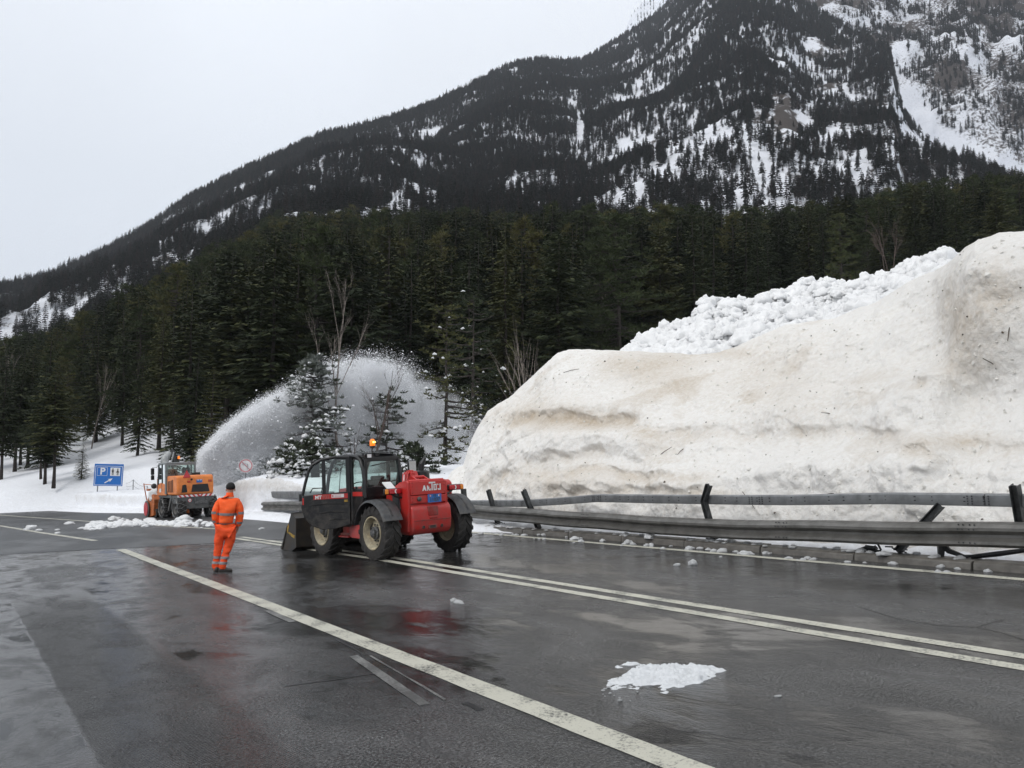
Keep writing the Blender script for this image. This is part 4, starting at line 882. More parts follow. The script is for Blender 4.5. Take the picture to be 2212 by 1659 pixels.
def hero_pine(name, x, Y, ht, rad, nb, seed, label, snow, z=0., base=.08, mt='frosted', clump=.30, pw=.6, tilt=.18, needles=16):
    X = gat(x, Y)[0]; v_, f_, br_, E_ = pine(seed, ht, rad, nb, base, clump, needles, pw, tilt)
    o_ = empty(name, Matrix.Translation((X, Y, z)), label, 'tree')
    tm_ = trunk_mesh('trunk', ht, .05 + ht * .011, seed=seed, br=br_, bend=.06); link('trunk', tm_, 'bark', o_); link('crown', np_mesh('needle_crown', v_, f_), mt, o_)
    if snow > 0:                                                   # snow lying on the tufts, most on the low branches
        g = np.random.default_rng(seed + 5); pr_ = np.clip(1.25 - E_[:, 2] / ht * 1.5, .12, 1) * snow; E3 = np.repeat(E_, 3, 0) + g.normal(0, .12, (len(E_) * 3, 3)) * np.array([1, 1, .4]); sel = E3[g.random(len(E3)) < np.repeat(pr_, 3)]
        b_ = B(); bmesh.ops.create_icosphere(b_.bm, subdivisions=1, radius=1); me_ = bpy.data.meshes.new('s'); b_.bm.to_mesh(me_); b_.bm.free()
        iv = np.array([tuple(q_.co) for q_ in me_.vertices]); if_ = np.array([tuple(q_.vertices) for q_ in me_.polygons])
        n_ = len(sel); s_ = g.uniform(.06, .17, n_); ex = g.uniform(.6, 1.6, (n_, 2)); an = g.uniform(0, 6.28, n_)
        vx = iv[None, :, 0] * s_[:, None] * ex[:, :1]; vy = iv[None, :, 1] * s_[:, None] * ex[:, 1:]; vz = iv[None, :, 2] * s_[:, None] * .38
        rxx = vx * np.cos(an)[:, None] - vy * np.sin(an)[:, None]; ryy = vx * np.sin(an)[:, None] + vy * np.cos(an)[:, None]
        out_d = np.hypot(rxx, ryy); vz = vz - out_d * .45
        VV = np.stack([rxx + sel[:, :1], ryy + sel[:, 1:2], vz + sel[:, 2:] + .14], -1); VV += g.normal(0, .018, VV.shape)
        FF = (if_[None] + (np.arange(n_) * len(iv))[:, None, None]).reshape(-1, 3)
        tag(link('snow_load', np_mesh('snow_load', VV.reshape(-1, 3), FF, True), 'chunk', o_), kind='stuff')
    return o_
hero_pine('snowy_pine', 672, 46.0, 6.9, 2.5, 88, 501, 'bushy green pine with heavy snow on its low branches left of the red loader cab', .8, z=.5, base=.06)
hero_pine('snowy_pine', 664, 40.2, 2.0, 1.75, 60, 502, 'low spreading pine loaded with snow in front of the bushy pine', 1.5, z=.7, base=.02, tilt=.0, pw=.5)
hero_pine('young_pine', 836, 49.5, 6.0, 2.8, 40, 503, 'open young pine with thin snow on its branches right of the bare dark tree', .6, z=-.3, base=.06)
hero_pine('young_pine', 905, 41, 2.9, 1.6, 40, 504, 'low olive green pine between the red loader and the snow bank', .35, z=-.3, base=.04)
hero_pine('spindly_pine', 962, 52, 11.5, 2.3, 46, 505, 'spindly dark pine half hidden by the mist at the right of the snow jet', .25, z=0, base=.15, mt='spruce', needles=10, pw=.4)
hero_pine('spindly_pine', 1020, 58, 13, 2.4, 50, 506, 'thin dark pine just left of the snow bank edge, behind the mist', .1, z=.3, base=.2, mt='spruce', needles=10, pw=.4)
hero_pine('snowy_shrub', 572, 54, 1.8, 1.6, 40, 507, 'low frosted bush behind the round no-turn sign', 1.2, z=.9, base=.02)
hero_pine('snowy_shrub', 500, 50, 2.6, 1.7, 40, 508, 'frosted bush in the spray beside the orange snow blower', 1.2, z=.6, base=.02)

# ------------------------------------------------------------------ guard rail (road frame: x = t across, y = s along)
def st(x, y, t):
    """survey: where the ray of an image point meets the vertical plane at distance t from the road axis"""
    p = to_rf(hit_t(x, y, t)); return (p.y, p.z)
rail = empty('guard_rail', ROAD.copy(), 'long bent steel guard rail with leaning posts in front of the snow bank', 'guard rail')
def beam_frames(pts):
    """pts: (t, s, z) of the profile origin"""
    fr = []
    for i, p in enumerate(pts):
        a_, c_ = Vector(pts[max(0, i - 1)]), Vector(pts[min(len(pts) - 1, i + 1)]); d = (c_ - a_).normalized()
        x_ = d.cross(Vector((0, 0, 1))).normalized(); x_ = -x_ if x_.x < 0 else x_; fr.append((p, x_, x_.cross(d) if x_.cross(d).z > 0 else d.cross(x_)))
    return fr
def interp_path(P, step=.25):
    s_ = [p[1] for p in P]; n_ = max(3, int(abs(s_[-1] - s_[0]) / step)); q_ = np.linspace(s_[0], s_[-1], n_); o_ = np.argsort(s_)
    sa = np.array(s_)[o_]; return [(float(np.interp(v, sa, np.array([p[0] for p in P])[o_])), float(v), float(np.interp(v, sa, np.array([p[2] for p in P])[o_]))) for v in q_]
up_px = [(2400, 1068, 1104), (2212, 1065.5, 1099), (1928, 1062.5, 1092), (1709, 1066, 1096), (1643, 1068, 1093.5), (1448, 1067, 1091), (1298, 1067, 1086), (1220, 1074.5, 1091), (1142, 1081, 1094.5), (1031, 1083, 1093.5), (900, 1083, 1092)]
UP = []
for x, y0, y1 in up_px:
    s_, zt = st(x, y0, 13.25); _, zb_ = st(x, y1, 13.25); UP.append((13.25, s_, (zt + zb_) / 2, zt - zb_))
lo_px = [(2400, 1130, 1189), (2212, 1128.6, 1185), (2012, 1127, 1178), (1591, 1123, 1164), (1504, 1122, 1158), (1281, 1109, 1141), (1267, 1108, 1140), (1031, 1094, 1117.7), (900, 1086, 1104)]
LO = []
for x, y0, y1 in lo_px:
    s_, zt = st(x, y0, 12.95); _, zb_ = st(x, y1, 12.95); LO.append((12.95, s_, (zt + zb_) / 2, zt - zb_))
hU = float(np.mean([u[3] for u in UP[:7]])); hL = float(np.mean([u[3] for u in LO[:5]]))
w_ = hU * .40
box_prof = [(-.075, -w_ * .9), (-.09, -w_ * .55), (-.09, w_ * .9), (-.07, w_ * 1.15), (.07, w_ * 1.15), (.09, w_ * .9), (.09, -w_ * .55), (.075, -w_ * .9)]
cuts = [-20, UP[1][1] + .6, UP[4][1], UP[6][1], UP[8][1], 60]
path = interp_path([p[:3] for p in UP], .2)
rnd = random.Random(21)
for a_, c_ in zip(cuts[:-1], cuts[1:]):
    pp = [p for p in path if a_ - .22 <= p[1] <= c_]
    if len(pp) < 2: continue
    q_ = B(); q_.sweep(box_prof, beam_frames([(p[0] + rnd.uniform(-.004, .004), p[1] + (.012 if p is pp[0] else 0), p[2]) for p in pp])); q_.build('box_beam', 'steel', rail, smooth=True, ang=25)
jb, slot = B(), B()
for c_ in cuts[1:-1]:
    z0 = float(np.interp(-c_, [-p[1] for p in path][::-1] if path[0][1] > path[-1][1] else [-p[1] for p in path][::-1], [p[2] for p in path][::-1])) if False else min(path, key=lambda p: abs(p[1] - c_))[2]
    for ds in (-.16, -.09, .09, .16):
        for k in range(4): jb.lathe([(0, .0), (0, .012), (.012, .010), (.014, 0)], (13.25 - .104, c_ + ds, z0 + w_ * (.75 - .42 * k)), 0, 6)
for p in path[::4]:
    for ds in (0, .3):
        for k in (.55, -.1): slot.box(13.25 - .093, 13.25 - .088, p[1] + ds, p[1] + ds + .035, p[2] + w_ * k - .008, p[2] + w_ * k + .008)
tag(jb.build('bolts', 'post', rail), kind='stuff'); tag(slot.build('slots', 'grille', rail), kind='stuff')
hl = hL / 2
w_prof = [(.16, hl * .98), (-.02, hl * 1.02), (-.12, hl * .86), (-.165, hl * .60), (-.165, hl * .36), (-.11, hl * .16), (-.075, hl * .02), (-.075, -hl * .20), (-.11, -hl * .36), (-.165, -hl * .52), (-.17, -hl * .74), (-.12, -hl * .93), (-.09, -hl * 1.0), (.10, -hl * 1.0), (.14, -hl * .9), (.14, hl * .8)]
pathL = interp_path([p[:3] for p in LO], .2); cl = sorted([-20] + [st(x, 1120, 12.95)[0] for x in (2100, 1700, 1275)] + [60])
for a_, c_ in zip(cl[:-1], cl[1:]):
    pp = [p for p in pathL if a_ - .22 <= p[1] <= c_]
    if len(pp) < 2: continue
    q_ = B(); q_.sweep(w_prof, beam_frames([(p[0] + .018 * math.sin(p[1] * 1.3), p[1], p[2] + .006 * math.sin(p[1] * 2.1)) for p in pp])); q_.build('wave_beam', 'steel_low', rail, smooth=True, ang=30)
jb = B()
for c_ in cl[1:-1]:
    z0 = min(pathL, key=lambda p: abs(p[1] - c_))[2]
    for ds in (-.12, -.05, .05, .12):
        for k in (.86, .5, -.6): jb.lathe([(0, 0), (0, .013), (.014, .010), (.016, 0)], (12.95 - .168 if k < .8 else 12.95 - .135, c_ + ds, z0 + hl * k), 0, 6)
tag(jb.build('bolts', 'post', rail), kind='stuff')
def post_px(p_top, p_bot, t0, t1, wide=.10, kink=None):
    A_ = Vector((t0, *st(*p_top, t0))); C_ = Vector((t1, *st(*p_bot, t1))); pts_ = [C_] + ([Vector((t0, *st(*kink, (t0 + t1) / 2)))] if kink else []) + [A_]
    h_ = wide / 2; prof_ = [(-h_, -h_), (h_, -h_), (h_, -h_ * .72), (h_ * .16, -h_ * .6), (h_ * .16, h_ * .6), (h_, h_ * .72), (h_, h_), (-h_, h_), (-h_, h_ * .72), (-h_ * .16, h_ * .6), (-h_ * .16, -h_ * .6), (-h_, -h_ * .72)]
    fr = []
    for i, p in enumerate(pts_):
        d = (pts_[min(i + 1, len(pts_) - 1)] - pts_[max(i - 1, 0)]).normalized(); x_ = Vector((1, 0, 0)); y_ = d.cross(x_).normalized(); x_ = y_.cross(d); fr.append((p, x_, y_))
    B().sweep(prof_, fr).build('post', 'post', rail)
post_px((1058, 1058), (1077, 1134), 13.10, 13.16, .11)
post_px((1134, 1059), (1165, 1143), 13.10, 13.16, .12)
post_px((1536, 1047), (1545, 1166), 13.08, 13.16, .11, (1527, 1082))
post_px((2036, 1091), (1940, 1192), 13.16, 13.16, .11)
post_px((2197, 1048), (2212, 1150), 13.06, 13.3, .12)
post_px((1004, 1056), (1008, 1130), 13.5, 13.5, .13)
post_px((2460, 1050), (2450, 1230), 13.15, 13.15, .12)
# broken bracket and torn strut lying on the kerb
q_ = B(); a_ = [(13.1, *st(x, y, 13.1)) for x, y in ((2028, 1165), (2052, 1190), (2085, 1202), (2120, 1200))]; q_.tube(a_, [.05, .045, .03, .02], 6)
a_ = [(13.15, *st(x, y, 13.15)) for x, y in ((2100, 1203), (2160, 1196), (2230, 1187))]; q_.tube(a_, [.035, .04, .03], 4)
a_ = [(13.1, *st(x, y, 13.1)) for x, y in ((2036, 1160), (2034, 1208))]; q_.tube(a_, [.08, .05], 4)
q_.build('torn_bracket', 'post', rail)
q_ = B(); a_ = [(13.1, *st(x, y, 13.1)) for x, y in ((1855, 1192), (1872, 1183), (1895, 1184), (1868, 1190), (1900, 1192))]
for i in range(4): q_.tube([a_[i], a_[i + 1]], [.05, .03], 4)
q_.tube([(13.1, *st(1893, 1165, 13.1)), (13.1, *st(1905, 1188, 13.1))], .02, 4)
q_.build('crushed_bracket', 'post', rail)
for x in (1545, 1165, 1077, 1945):
    q_ = B(); c_ = Vector((13.1, *st(x, 1165 if x == 1545 else 1143 if x == 1165 else 1133 if x == 1077 else 1192, 13.1)))
    for k in range(7): v_ = Vector((rnd.gauss(0, .05), rnd.gauss(0, .10), abs(rnd.gauss(0, .03)))); q_.tube([c_ + v_, c_ + Vector((v_.x * 2, v_.y * 2.2, v_.z + rnd.uniform(-.03, .05)))], .012, 4)
    tag(q_.build('post_foot_scrap', 'post', rail), kind='stuff')
# the far stretch half buried in snow
rail2 = empty('guard_rail', ROAD.copy(), 'far stretch of guard rail half buried in ploughed snow behind the loader bucket', 'guard rail')
def seg2(x0, x1, y0, y1, t, prof_, nm, m_):
    P = []
    for x in np.linspace(x0, x1, 14):
        ya = y0[0] + (y0[1] - y0[0]) * (x - x0) / (x1 - x0); yb = y1[0] + (y1[1] - y1[0]) * (x - x0) / (x1 - x0); s0_, za = st(x, ya, t); _, zb_ = st(x, yb, t); P.append((t, s0_, (za + zb_) / 2))
    B().sweep(prof_, beam_frames(P)).build(nm, m_, rail2, smooth=True, ang=25)
seg2(588, 720, (1064, 1066), (1073, 1075.5), 12.30, [(a * 1.0, b * 1.5) for a, b in box_prof], 'box_beam', 'steel')
seg2(572, 740, (1086, 1086), (1100, 1100), 12.10, [(a, b * 1.05) for a, b in w_prof], 'wave_beam', 'steel_low')
for x in (650, 700): B().box(12.05, 12.15, st(x, 1095, 12.1)[0] - .05, st(x, 1095, 12.1)[0] + .05, -.1, 1.0).build('post', 'post', rail2)

# ------------------------------------------------------------------ red loader
T = heading(-2.71, 19.69, 40)
tl = empty('telehandler', T, 'red telescopic loader with black cab, open door and flashing amber beacon on the wet road', 'loader')
def tyre(parent, cx, cy, r, w, rimr, mrub='rubber', mrim='cream', outer=-1, lugs=22, chain=False):
    o_ = empty('wheel'); o_.parent = parent; o_.location = (cx, cy, r - .012)
    q_ = B(); h = w / 2
    prof_ = [(-h * .80, rimr), (-h * .98, rimr + .05), (-h, rimr + (r - rimr) * .5), (-h * .93, r * .93), (-h * .80, r * .965), (0, r * .975), (h * .80, r * .965), (h * .93, r * .93), (h, rimr + (r - rimr) * .5), (h * .98, rimr + .05), (h * .80, rimr)]
    q_.lathe(prof_, (0, 0, 0), 0, 44)
    for k in range(lugs):
        for s_ in (-1, 1):
            a0 = 2 * math.pi * (k + (.25 if s_ > 0 else 0)) / lugs; pts_ = []
            for u_, da in ((.02, 0), (.5, .22), (.98, .38)):
                x_ = s_ * h * u_; a_ = a0 + da; pts_.append((x_, a_, r * (.965 if u_ < .9 else .925)))
            vs_ = []
            wl = .040
            for x_, a_, rr_ in pts_:
                for dr, dw in ((-.01, wl * 1.25), (.032, wl), (.032, -wl), (-.01, -wl * 1.25)):
                    R_ = rr_ + dr; aa = a_ + dw / r; vs_.append(q_.bm.verts.new((x_, R_ * math.cos(aa), R_ * math.sin(aa))))
            for i in range(2):
                for j in range(4): q_.bm.faces.new((vs_[i * 4 + j], vs_[i * 4 + (j + 1) % 4], vs_[i * 4 + 4 + (j + 1) % 4], vs_[i * 4 + 4 + j]))
            q_.bm.faces.new(vs_[:4]); q_.bm.faces.new(vs_[8:])
            # lug shoulder running down the sidewall
            x_, a_, rr_ = pts_[2]; e_ = [q_.bm.verts.new((s_ * (h * d_), R_ * math.cos(a_ + w2_), R_ * math.sin(a_ + w2_))) for d_, R_, w2_ in ((.97, r * .95, .07), (1.05, r * .80, .06), (1.05, r * .80, .0), (.97, r * .95, -.07), (.9, r * .80, .05))]
            q_.bm.faces.new((e_[0], e_[1], e_[2], e_[3])); q_.bm.faces.new((e_[0], e_[4], e_[1]))
    q_.build('tyre', mrub, o_, smooth=True, ang=30)
    q_ = B(); f_ = outer * h
    q_.lathe([(f_ * .86, rimr * 1.06), (f_ * .99, rimr * 1.06), (f_ * 1.0, rimr * .99), (f_ * .90, rimr * .95), (f_ * .62, rimr * .86), (f_ * .34, rimr * .80), (f_ * .30, rimr * .60), (f_ * .36, rimr * .45), (f_ * .36, .02)], (0, 0, 0), 0, 40)
    q_.lathe([(-f_ * .86, rimr * 1.05), (-f_ * .5, rimr * .9), (-f_ * .3, rimr * .5), (-f_ * .3, .02)], (0, 0, 0), 0, 24)
    rim = q_.build('rim', mrim, o_, smooth=True)
    q_ = B(); q_.lathe([(f_ * .3, rimr * .42), (f_ * .62, rimr * .42), (f_ * .70, rimr * .30), (f_ * .95, rimr * .26), (f_ * 1.0, rimr * .20), (f_ * 1.0, 0.001)], (0, 0, 0), 0, 20)
    for k in range(10): a_ = k * .628; q_.lathe([(f_ * .34, .02), (f_ * .52, .018), (f_ * .52, 0.001)], (0, rimr * .52 * math.cos(a_), rimr * .52 * math.sin(a_)), 0, 6)
    q_.build('hub', 'hub', o_, smooth=True)
    q_ = B()
    for a0, rr_ in ((.5, .74), (2.9, .72), (4.4, .75)):              # mud-dark slots in the rim disc
        q_.tube([(f_ * .37, rimr * rr_ * math.cos(a0 + d_), rimr * rr_ * math.sin(a0 + d_)) for d_ in np.linspace(-.45, .45, 7)], [.004, .018, .024, .026, .02, .014, .004], 5)
    tag(q_.build('rim_slot', 'bucketm', o_, smooth=True), kind='stuff')
    return o_
RW = .575
for cx, cy, ou in ((-.94, -1.0, -1), (.94, -1.0, 1), (-.94, 1.27, -1), (.94, 1.27, 1)): tyre(tl, cx, cy, RW, .40, .335, outer=ou, lugs=18)
for cy in (-1.0, 1.27): B().tube([(-.75, cy, RW), (.75, cy, RW)], .09, 10).build('axle', 'black', tl, smooth=True)
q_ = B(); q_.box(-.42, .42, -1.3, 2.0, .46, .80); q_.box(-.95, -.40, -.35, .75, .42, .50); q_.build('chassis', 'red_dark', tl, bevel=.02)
q_ = B(); q_.prism([(-.36, 1.08), (-.30, .40), (.12, .41), (.20, .44), (.22, .70), (-.12, .86)], 0, -.99, -.90); q_.build('side_panel', 'red', tl, bevel=.012)
q_ = B(); q_.box(-1.02, -.62, .22, .66, .415, .44); 
for k in range(6): q_.box(-1.02, -.62, .25 + k * .065, .262 + k * .065, .44, .455)
q_.build('step', 'red', tl)
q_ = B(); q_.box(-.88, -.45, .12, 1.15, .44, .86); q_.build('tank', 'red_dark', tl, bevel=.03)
# rear counterweight and boom housing
q_ = B(); q_.prism([(-1.58, .56), (-1.60, .62), (-1.62, .80), (-1.60, 1.04), (-1.52, 1.13), (-1.1, 1.15), (-1.1, .48), (-1.48, .47)], 0, -.50, .52); q_.build('counterweight', 'red', tl, bevel=.045, seg=4)
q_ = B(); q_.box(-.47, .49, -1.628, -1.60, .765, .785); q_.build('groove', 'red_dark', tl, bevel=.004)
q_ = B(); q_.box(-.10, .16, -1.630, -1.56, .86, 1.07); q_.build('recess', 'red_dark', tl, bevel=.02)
q_ = B(); q_.box(-.07, .13, -1.634, -1.60, .80, .835); q_.box(-.10, .12, -1.612, -1.57, .585, .67); q_.lathe([(0, .045), (-.02, .045), (-.025, .03)], (-.22, -1.585, .63), 1, 16); q_.lathe([(0, .045), (-.02, .045), (-.025, .03)], (.25, -1.585, .63), 1, 16); tag(q_.build('towing_recess', 'red_dark', tl, bevel=.008), kind='stuff')
q_ = B(); q_.lathe([(0, .032), (-.028, .032), (-.028, .001)], (-.22, -1.586, .63), 1, 14); q_.lathe([(0, .032), (-.028, .032), (-.028, .001)], (.25, -1.586, .63), 1, 14); q_.box(-.06, .08, -1.616, -1.6, .60, .655); q_.build('bolt_recess', 'black', tl)
q_ = B()
q_.prism([(-1.50, .55), (-1.56, 1.14), (-1.56, 1.585), (-1.50, 1.62), (-1.25, 1.60), (-.70, 1.36), (-.62, .9), (-.62, .5)], 0, -.56, -.50)
q_.prism([(-1.50, .55), (-1.56, 1.14), (-1.56, 1.585), (-1.50, 1.62), (-1.25, 1.60), (-.70, 1.36), (-.62, .9), (-.62, .5)], 0, .40, .46)
q_.box(-.50, .40, -1.575, -1.52, 1.14, 1.30); q_.box(-.50, .40, -1.58, -1.52, 1.315, 1.60); q_.tube([(-.50, -1.5, 1.61), (.40, -1.5, 1.61)], .035, 12)
q_.build('boom_housing', 'red', tl, bevel=.012)
q_ = B()
for x_ in (-.16, .14): q_.prism([(-1.45, 1.58), (-1.10, 1.72), (-1.0, 1.70), (-1.05, 1.52)], 0, x_, x_ + .035)
q_.box(-.16, .17, -1.42, -1.0, 1.57, 1.60); q_.tube([(-.15, -1.12, 1.69), (.16, -1.12, 1.69)], .035, 14); q_.build('ram_bracket', 'red', tl, bevel=.006)
q_ = B(); q_.box(.02, .28, -1.25, 2.5, 0, .28, Matrix.Translation((0, 0, 1.30)) @ Matrix.Rotation(R(-3), 4, 'X')); q_.build('boom', 'red', tl, bevel=.015)
q_ = B(); q_.box(0, .26, 2.2, 2.55, .25, 1.35); q_.box(-.45, .75, 2.40, 2.50, .25, .75); q_.build('boom_head', 'black', tl, bevel=.02)
q_ = B(); q_.box(-.10, .02, -1.0, -.80, 1.50, 1.80); q_.box(-.08, .0, -.96, -.84, 1.76, 1.85); q_.prism([(-.95, 1.5), (-.80, 1.82), (-.55, 1.84), (-.4, 1.5)], 0, .06, .20); q_.build('lift_bracket', 'red', tl, bevel=.012)
q_ = B()
for dx in (0, .05, .11): q_.tube([(-.34 + dx, -1.15, 1.42), (-.35 + dx, -1.05, 1.62), (-.29 + dx, -.98, 1.76), (-.20 + dx, -.92, 1.80), (-.10 + dx * .5, -.90, 1.78)], .017, 6)
q_.build('hose', 'red', tl, smooth=True)
q_ = B()
for z_ in (1.36, 1.50, 1.58): q_.lathe([(0, .014), (-.012, .012), (-.014, 0)], (-.46, -1.575, z_), 1, 6); q_.lathe([(0, .014), (-.012, .012), (-.014, 0)], (.37, -1.575, z_), 1, 6)
for z_ in (1.18, 1.26): q_.lathe([(0, .014), (-.012, .012), (-.014, 0)], (-.46, -1.58, z_), 1, 6)
tag(q_.build('bolts', 'red_dark', tl), kind='stuff')
q_ = B(); q_.prism([(-.95, .62), (-1.0, 1.52), (-.9, 1.60), (1.2, 1.52), (1.25, .62)], 0, .52, 1.02); q_.build('engine_cover', 'red', tl, bevel=.04, seg=3)
q_ = B(); q_.lathe([(1.56, .19), (1.62, .20), (1.80, .19), (1.83, .14), (1.83, .05)], (.42, -.62, 0), 2, 24); q_.build('air_filter', 'black', tl, smooth=True)
q_ = B(); q_.tube([(.42, -.62, 1.80), (.44, -.64, 1.98)], .065, 14); q_.tube([(.44, -.64, 1.97), (.50, -.70, 2.12)], [.068, .030], 14); q_.build('exhaust', 'black', tl, smooth=True)
q_ = B(); q_.lathe([(0, .05), (-.03, .05), (-.04, .03), (-.04, .001)], (-.30, -1.58, 1.23), 1, 12); q_.build('socket', 'hub', tl, smooth=True)
# plates and lettering
q_ = B(); q_.box(-.08, .27, -1.60, -1.585, 1.14, 1.315); pl = q_.build('number_plate', 'blue', tl)
QR = Matrix.Rotation(R(90), 4, 'X')
text('plate_text', 'VS', .075, 'black', pl, Matrix.Translation((.095, -1.603, 1.278)) @ QR, bold=.001)
text('plate_text', '11037', .105, 'black', pl, Matrix.Translation((.095, -1.603, 1.195)) @ QR, bold=.002)
q_ = B(); q_.box(-.04, .0, -1.604, -1.6, 1.26, 1.30); q_.build('crest', 'signred', pl)
q_ = B(); q_.box(-.035, -.005, -1.607, -1.6, 1.276, 1.284); q_.box(-.024, -.016, -1.6075, -1.6, 1.265, 1.295); q_.box(.19, .21, -1.604, -1.6, 1.26, 1.30); q_.build('crest_mark', 'white', pl)
q_ = B(); q_.box(.21, .23, -1.604, -1.6, 1.26, 1.30); q_.build('crest', 'signred', pl)
q_ = B(); y_ = -1.586
def glyph(pts_, x0, z0, s_): q_.prism([((x0 + .35) * 1.12 - .20 + a * s_, z0 + b * s_) for a, b in pts_], 1, y_ - .003, y_)
gs, gz0 = .135, 1.395
glyph([(0, 0), (.34, 1), (.58, 1), (.92, 0), (.66, 0), (.60, .22), (.34, .22), (.28, 0)], -.360, gz0, gs * .86)
glyph([(0, 0), (0, 1), (.24, 1), (.50, .48), (.50, .78), (.56, .78), (.56, .0), (.46, .0), (.22, .46), (.22, 0)], -.250, gz0, gs * .80)
glyph([(0, 0), (0, .2), (.16, .2), (.16, 0)], -.197, gz0, gs); glyph([(0, 1.1), (0, 1.35), (.2, 1.35), (.22, 1.12)], -.205, gz0, gs); glyph([(0, 0), (0, .34), (.12, .34), (.12, 0)], -.172, gz0, gs)
glyph([(0, 0), (0, 1.1), (-.28, 1.1), (-.28, 1.35), (.75, 1.35), (.75, 1.15), (.22, 1.15), (.22, 0)], -.145, gz0, gs)
for g_ in ([(0, 0), (0, 1), (.2, 1), (.2, 0)], [(.42, 0), (.42, 1), (.62, 1), (.62, 0)], [(.2, .8), (.2, 1), (.42, 1), (.42, .8)], [(.2, 0), (.2, .2), (.42, .2), (.42, 0)]): glyph(g_, -.098, gz0, gs)
for g_ in ([(.42, 0), (.42, 1), (.62, 1), (.62, 0)], [(.1, 0), (.0, .3), (.42, .2), (.42, 0)], [(.0, .78), (.0, 1), (.16, 1), (.2, .8)]): glyph(g_, -.005, gz0, gs)
q_.build('maker_lettering', 'white', tl)
# rear lights on arms
for sx, x0, x1 in ((-1, -.98, -.56), (1, .68, 1.08)):
    z_ = 1.42; o_ = empty('tail_light'); o_.parent = tl
    B().box(min(x0, x1), max(x0, x1), -1.32, -1.24, z_ - .065, z_ + .065).build('lamp_body', 'black', o_, bevel=.02)
    a_, c_ = (x0 + .09, x1) if sx < 0 else (x0, x1 - .09)
    B().box(a_ + .012, c_ - .012, -1.345, -1.315, z_ - .052, z_ + .052).build('red_lens', 'lens_red', o_, bevel=.012)
    B().box(*((x0 + .005, x0 + .085) if sx < 0 else (x1 - .085, x1 - .005)), -1.345, -1.315, z_ - .052, z_ + .052).build('amber_lens', 'lens_amber', o_, bevel=.012)
    cxl = (x1 - .10) if sx < 0 else (x0 + .10)
    B().lathe([(0, .04), (-.012, .038), (-.012, .001)], (cxl, -1.345, z_), 1, 16).build('round_lens', 'lens_red', o_, smooth=True)
    q_ = B(); n_ = 10; cc_ = cxl + sx * .045
    q_.prism([(cc_ + sx * .045 * math.cos(t_), z_ + .048 * math.sin(t_)) for t_ in np.linspace(-1.5, 1.5, n_)] + [(cc_ + sx * .016 * math.cos(t_), z_ + .030 * math.sin(t_)) for t_ in np.linspace(1.3, -1.3, n_)], 1, -1.352, -1.345); q_.build('white_reflector', 'white', o_)
    B().tube([(sx * .52, -1.30, 1.27), (sx * .68, -1.30, 1.30), (sx * .80, -1.28, 1.37)], .025, 8).build('lamp_arm', 'black', o_, smooth=True)
q_ = B(); q_.prism([(-1.14, 1.46), (-.90, 1.62), (-.89, 1.60), (-1.13, 1.44)], 0, -.78, -.57); q_.build('vent_plate', 'white', tl)
q_ = B(); q_.prism([(-1.22, 1.40), (-1.28, 1.02), (-1.24, .95), (-1.0, 1.1), (-1.0, 1.50)], 0, -.60, -.57); q_.build('light_bracket', 'plastic', tl)
# rear fenders
for sx in (-1, 1):
    q_ = B(); pr_ = [(-.24, .0), (-.22, .022), (.10, .03), (.20, .02), (.23, -.03), (.21, -.035), (.19, .0), (.10, .008), (-.22, 0)]; fr = []
    for a_ in np.linspace(R(158), R(12), 16):
        rr_ = .665; o3 = Vector((sx * .98, -1.0 - rr_ * math.cos(math.pi - a_) * -1 * -1, RW + rr_ * math.sin(a_))); o3.y = -1.0 + rr_ * math.cos(a_) * -1; o3.y = -1.0 - rr_ * math.cos(math.pi - a_)
        rad = Vector((0, o3.y + 1.0, o3.z - RW)).normalized(); fr.append((o3, Vector((sx, 0, 0)), rad))
    q_.sweep(pr_, fr).build('rear_fender', 'plastic', tl, smooth=True, ang=50)
    q_ = B(); q_.prism([(-1.0 + .70 * math.cos(a_), RW + .70 * math.sin(a_)) for a_ in np.linspace(R(150), R(30), 10)] + [(-1.0 + .672 * math.cos(a_), RW + .672 * math.sin(a_)) for a_ in np.linspace(R(30), R(150), 10)], 0, sx * .98 - .02, sx * .98 + .02); q_.build('fender_rib', 'black', tl)
    q_ = B(); q_.prism([(1.27 + .70 * math.cos(a_), RW + .68 * math.sin(a_)) for a_ in np.linspace(R(150), R(40), 9)] + [(1.27 + .672 * math.cos(a_), RW + .65 * math.sin(a_)) for a_ in np.linspace(R(40), R(150), 9)], 0, min(sx * .76, sx * 1.16), max(sx * .76, sx * 1.16)); q_.build('front_fender', 'plastic', tl)
# cab
cab = empty('cab'); cab.parent = tl
XL, XR = -1.03, -.08
def pil(pts_, r_=.035, nm='pillar', mt='black', n=8): return B().tube(pts_, r_, n).build(nm, mt, cab, smooth=True, ang=60)
for x_ in (XL, XR):
    pil([(x_, -.62, 1.30), (x_, -.60, 1.55), (x_, -.54, 1.90), (x_, -.44, 2.12), (x_, -.25, 2.20), (x_, .2, 2.235), (x_, .60, 2.20), (x_, .82, 2.10), (x_, 1.02, 1.80), (x_, 1.14, 1.40), (x_, 1.16, .95)], .042, 'side_frame')
    pil([(x_, -.03, .76), (x_, -.03, 2.20)], .05, 'pillar')
pil([(XL - .02, -.58, 1.30), (XL - .02, -.44, 1.06), (XL - .02, -.05, .74), (XL - .02, .12, .70), (XL - .02, .42, .70)], .045, 'sill_tube')
q_ = B(); q_.prism([(-.50, 2.17), (-.42, 2.235), (.3, 2.27), (.72, 2.21), (.80, 2.14), (.3, 2.20), (-.4, 2.165)], 0, XL + .02, XR - .02); q_.build('roof', 'black', cab, bevel=.02)
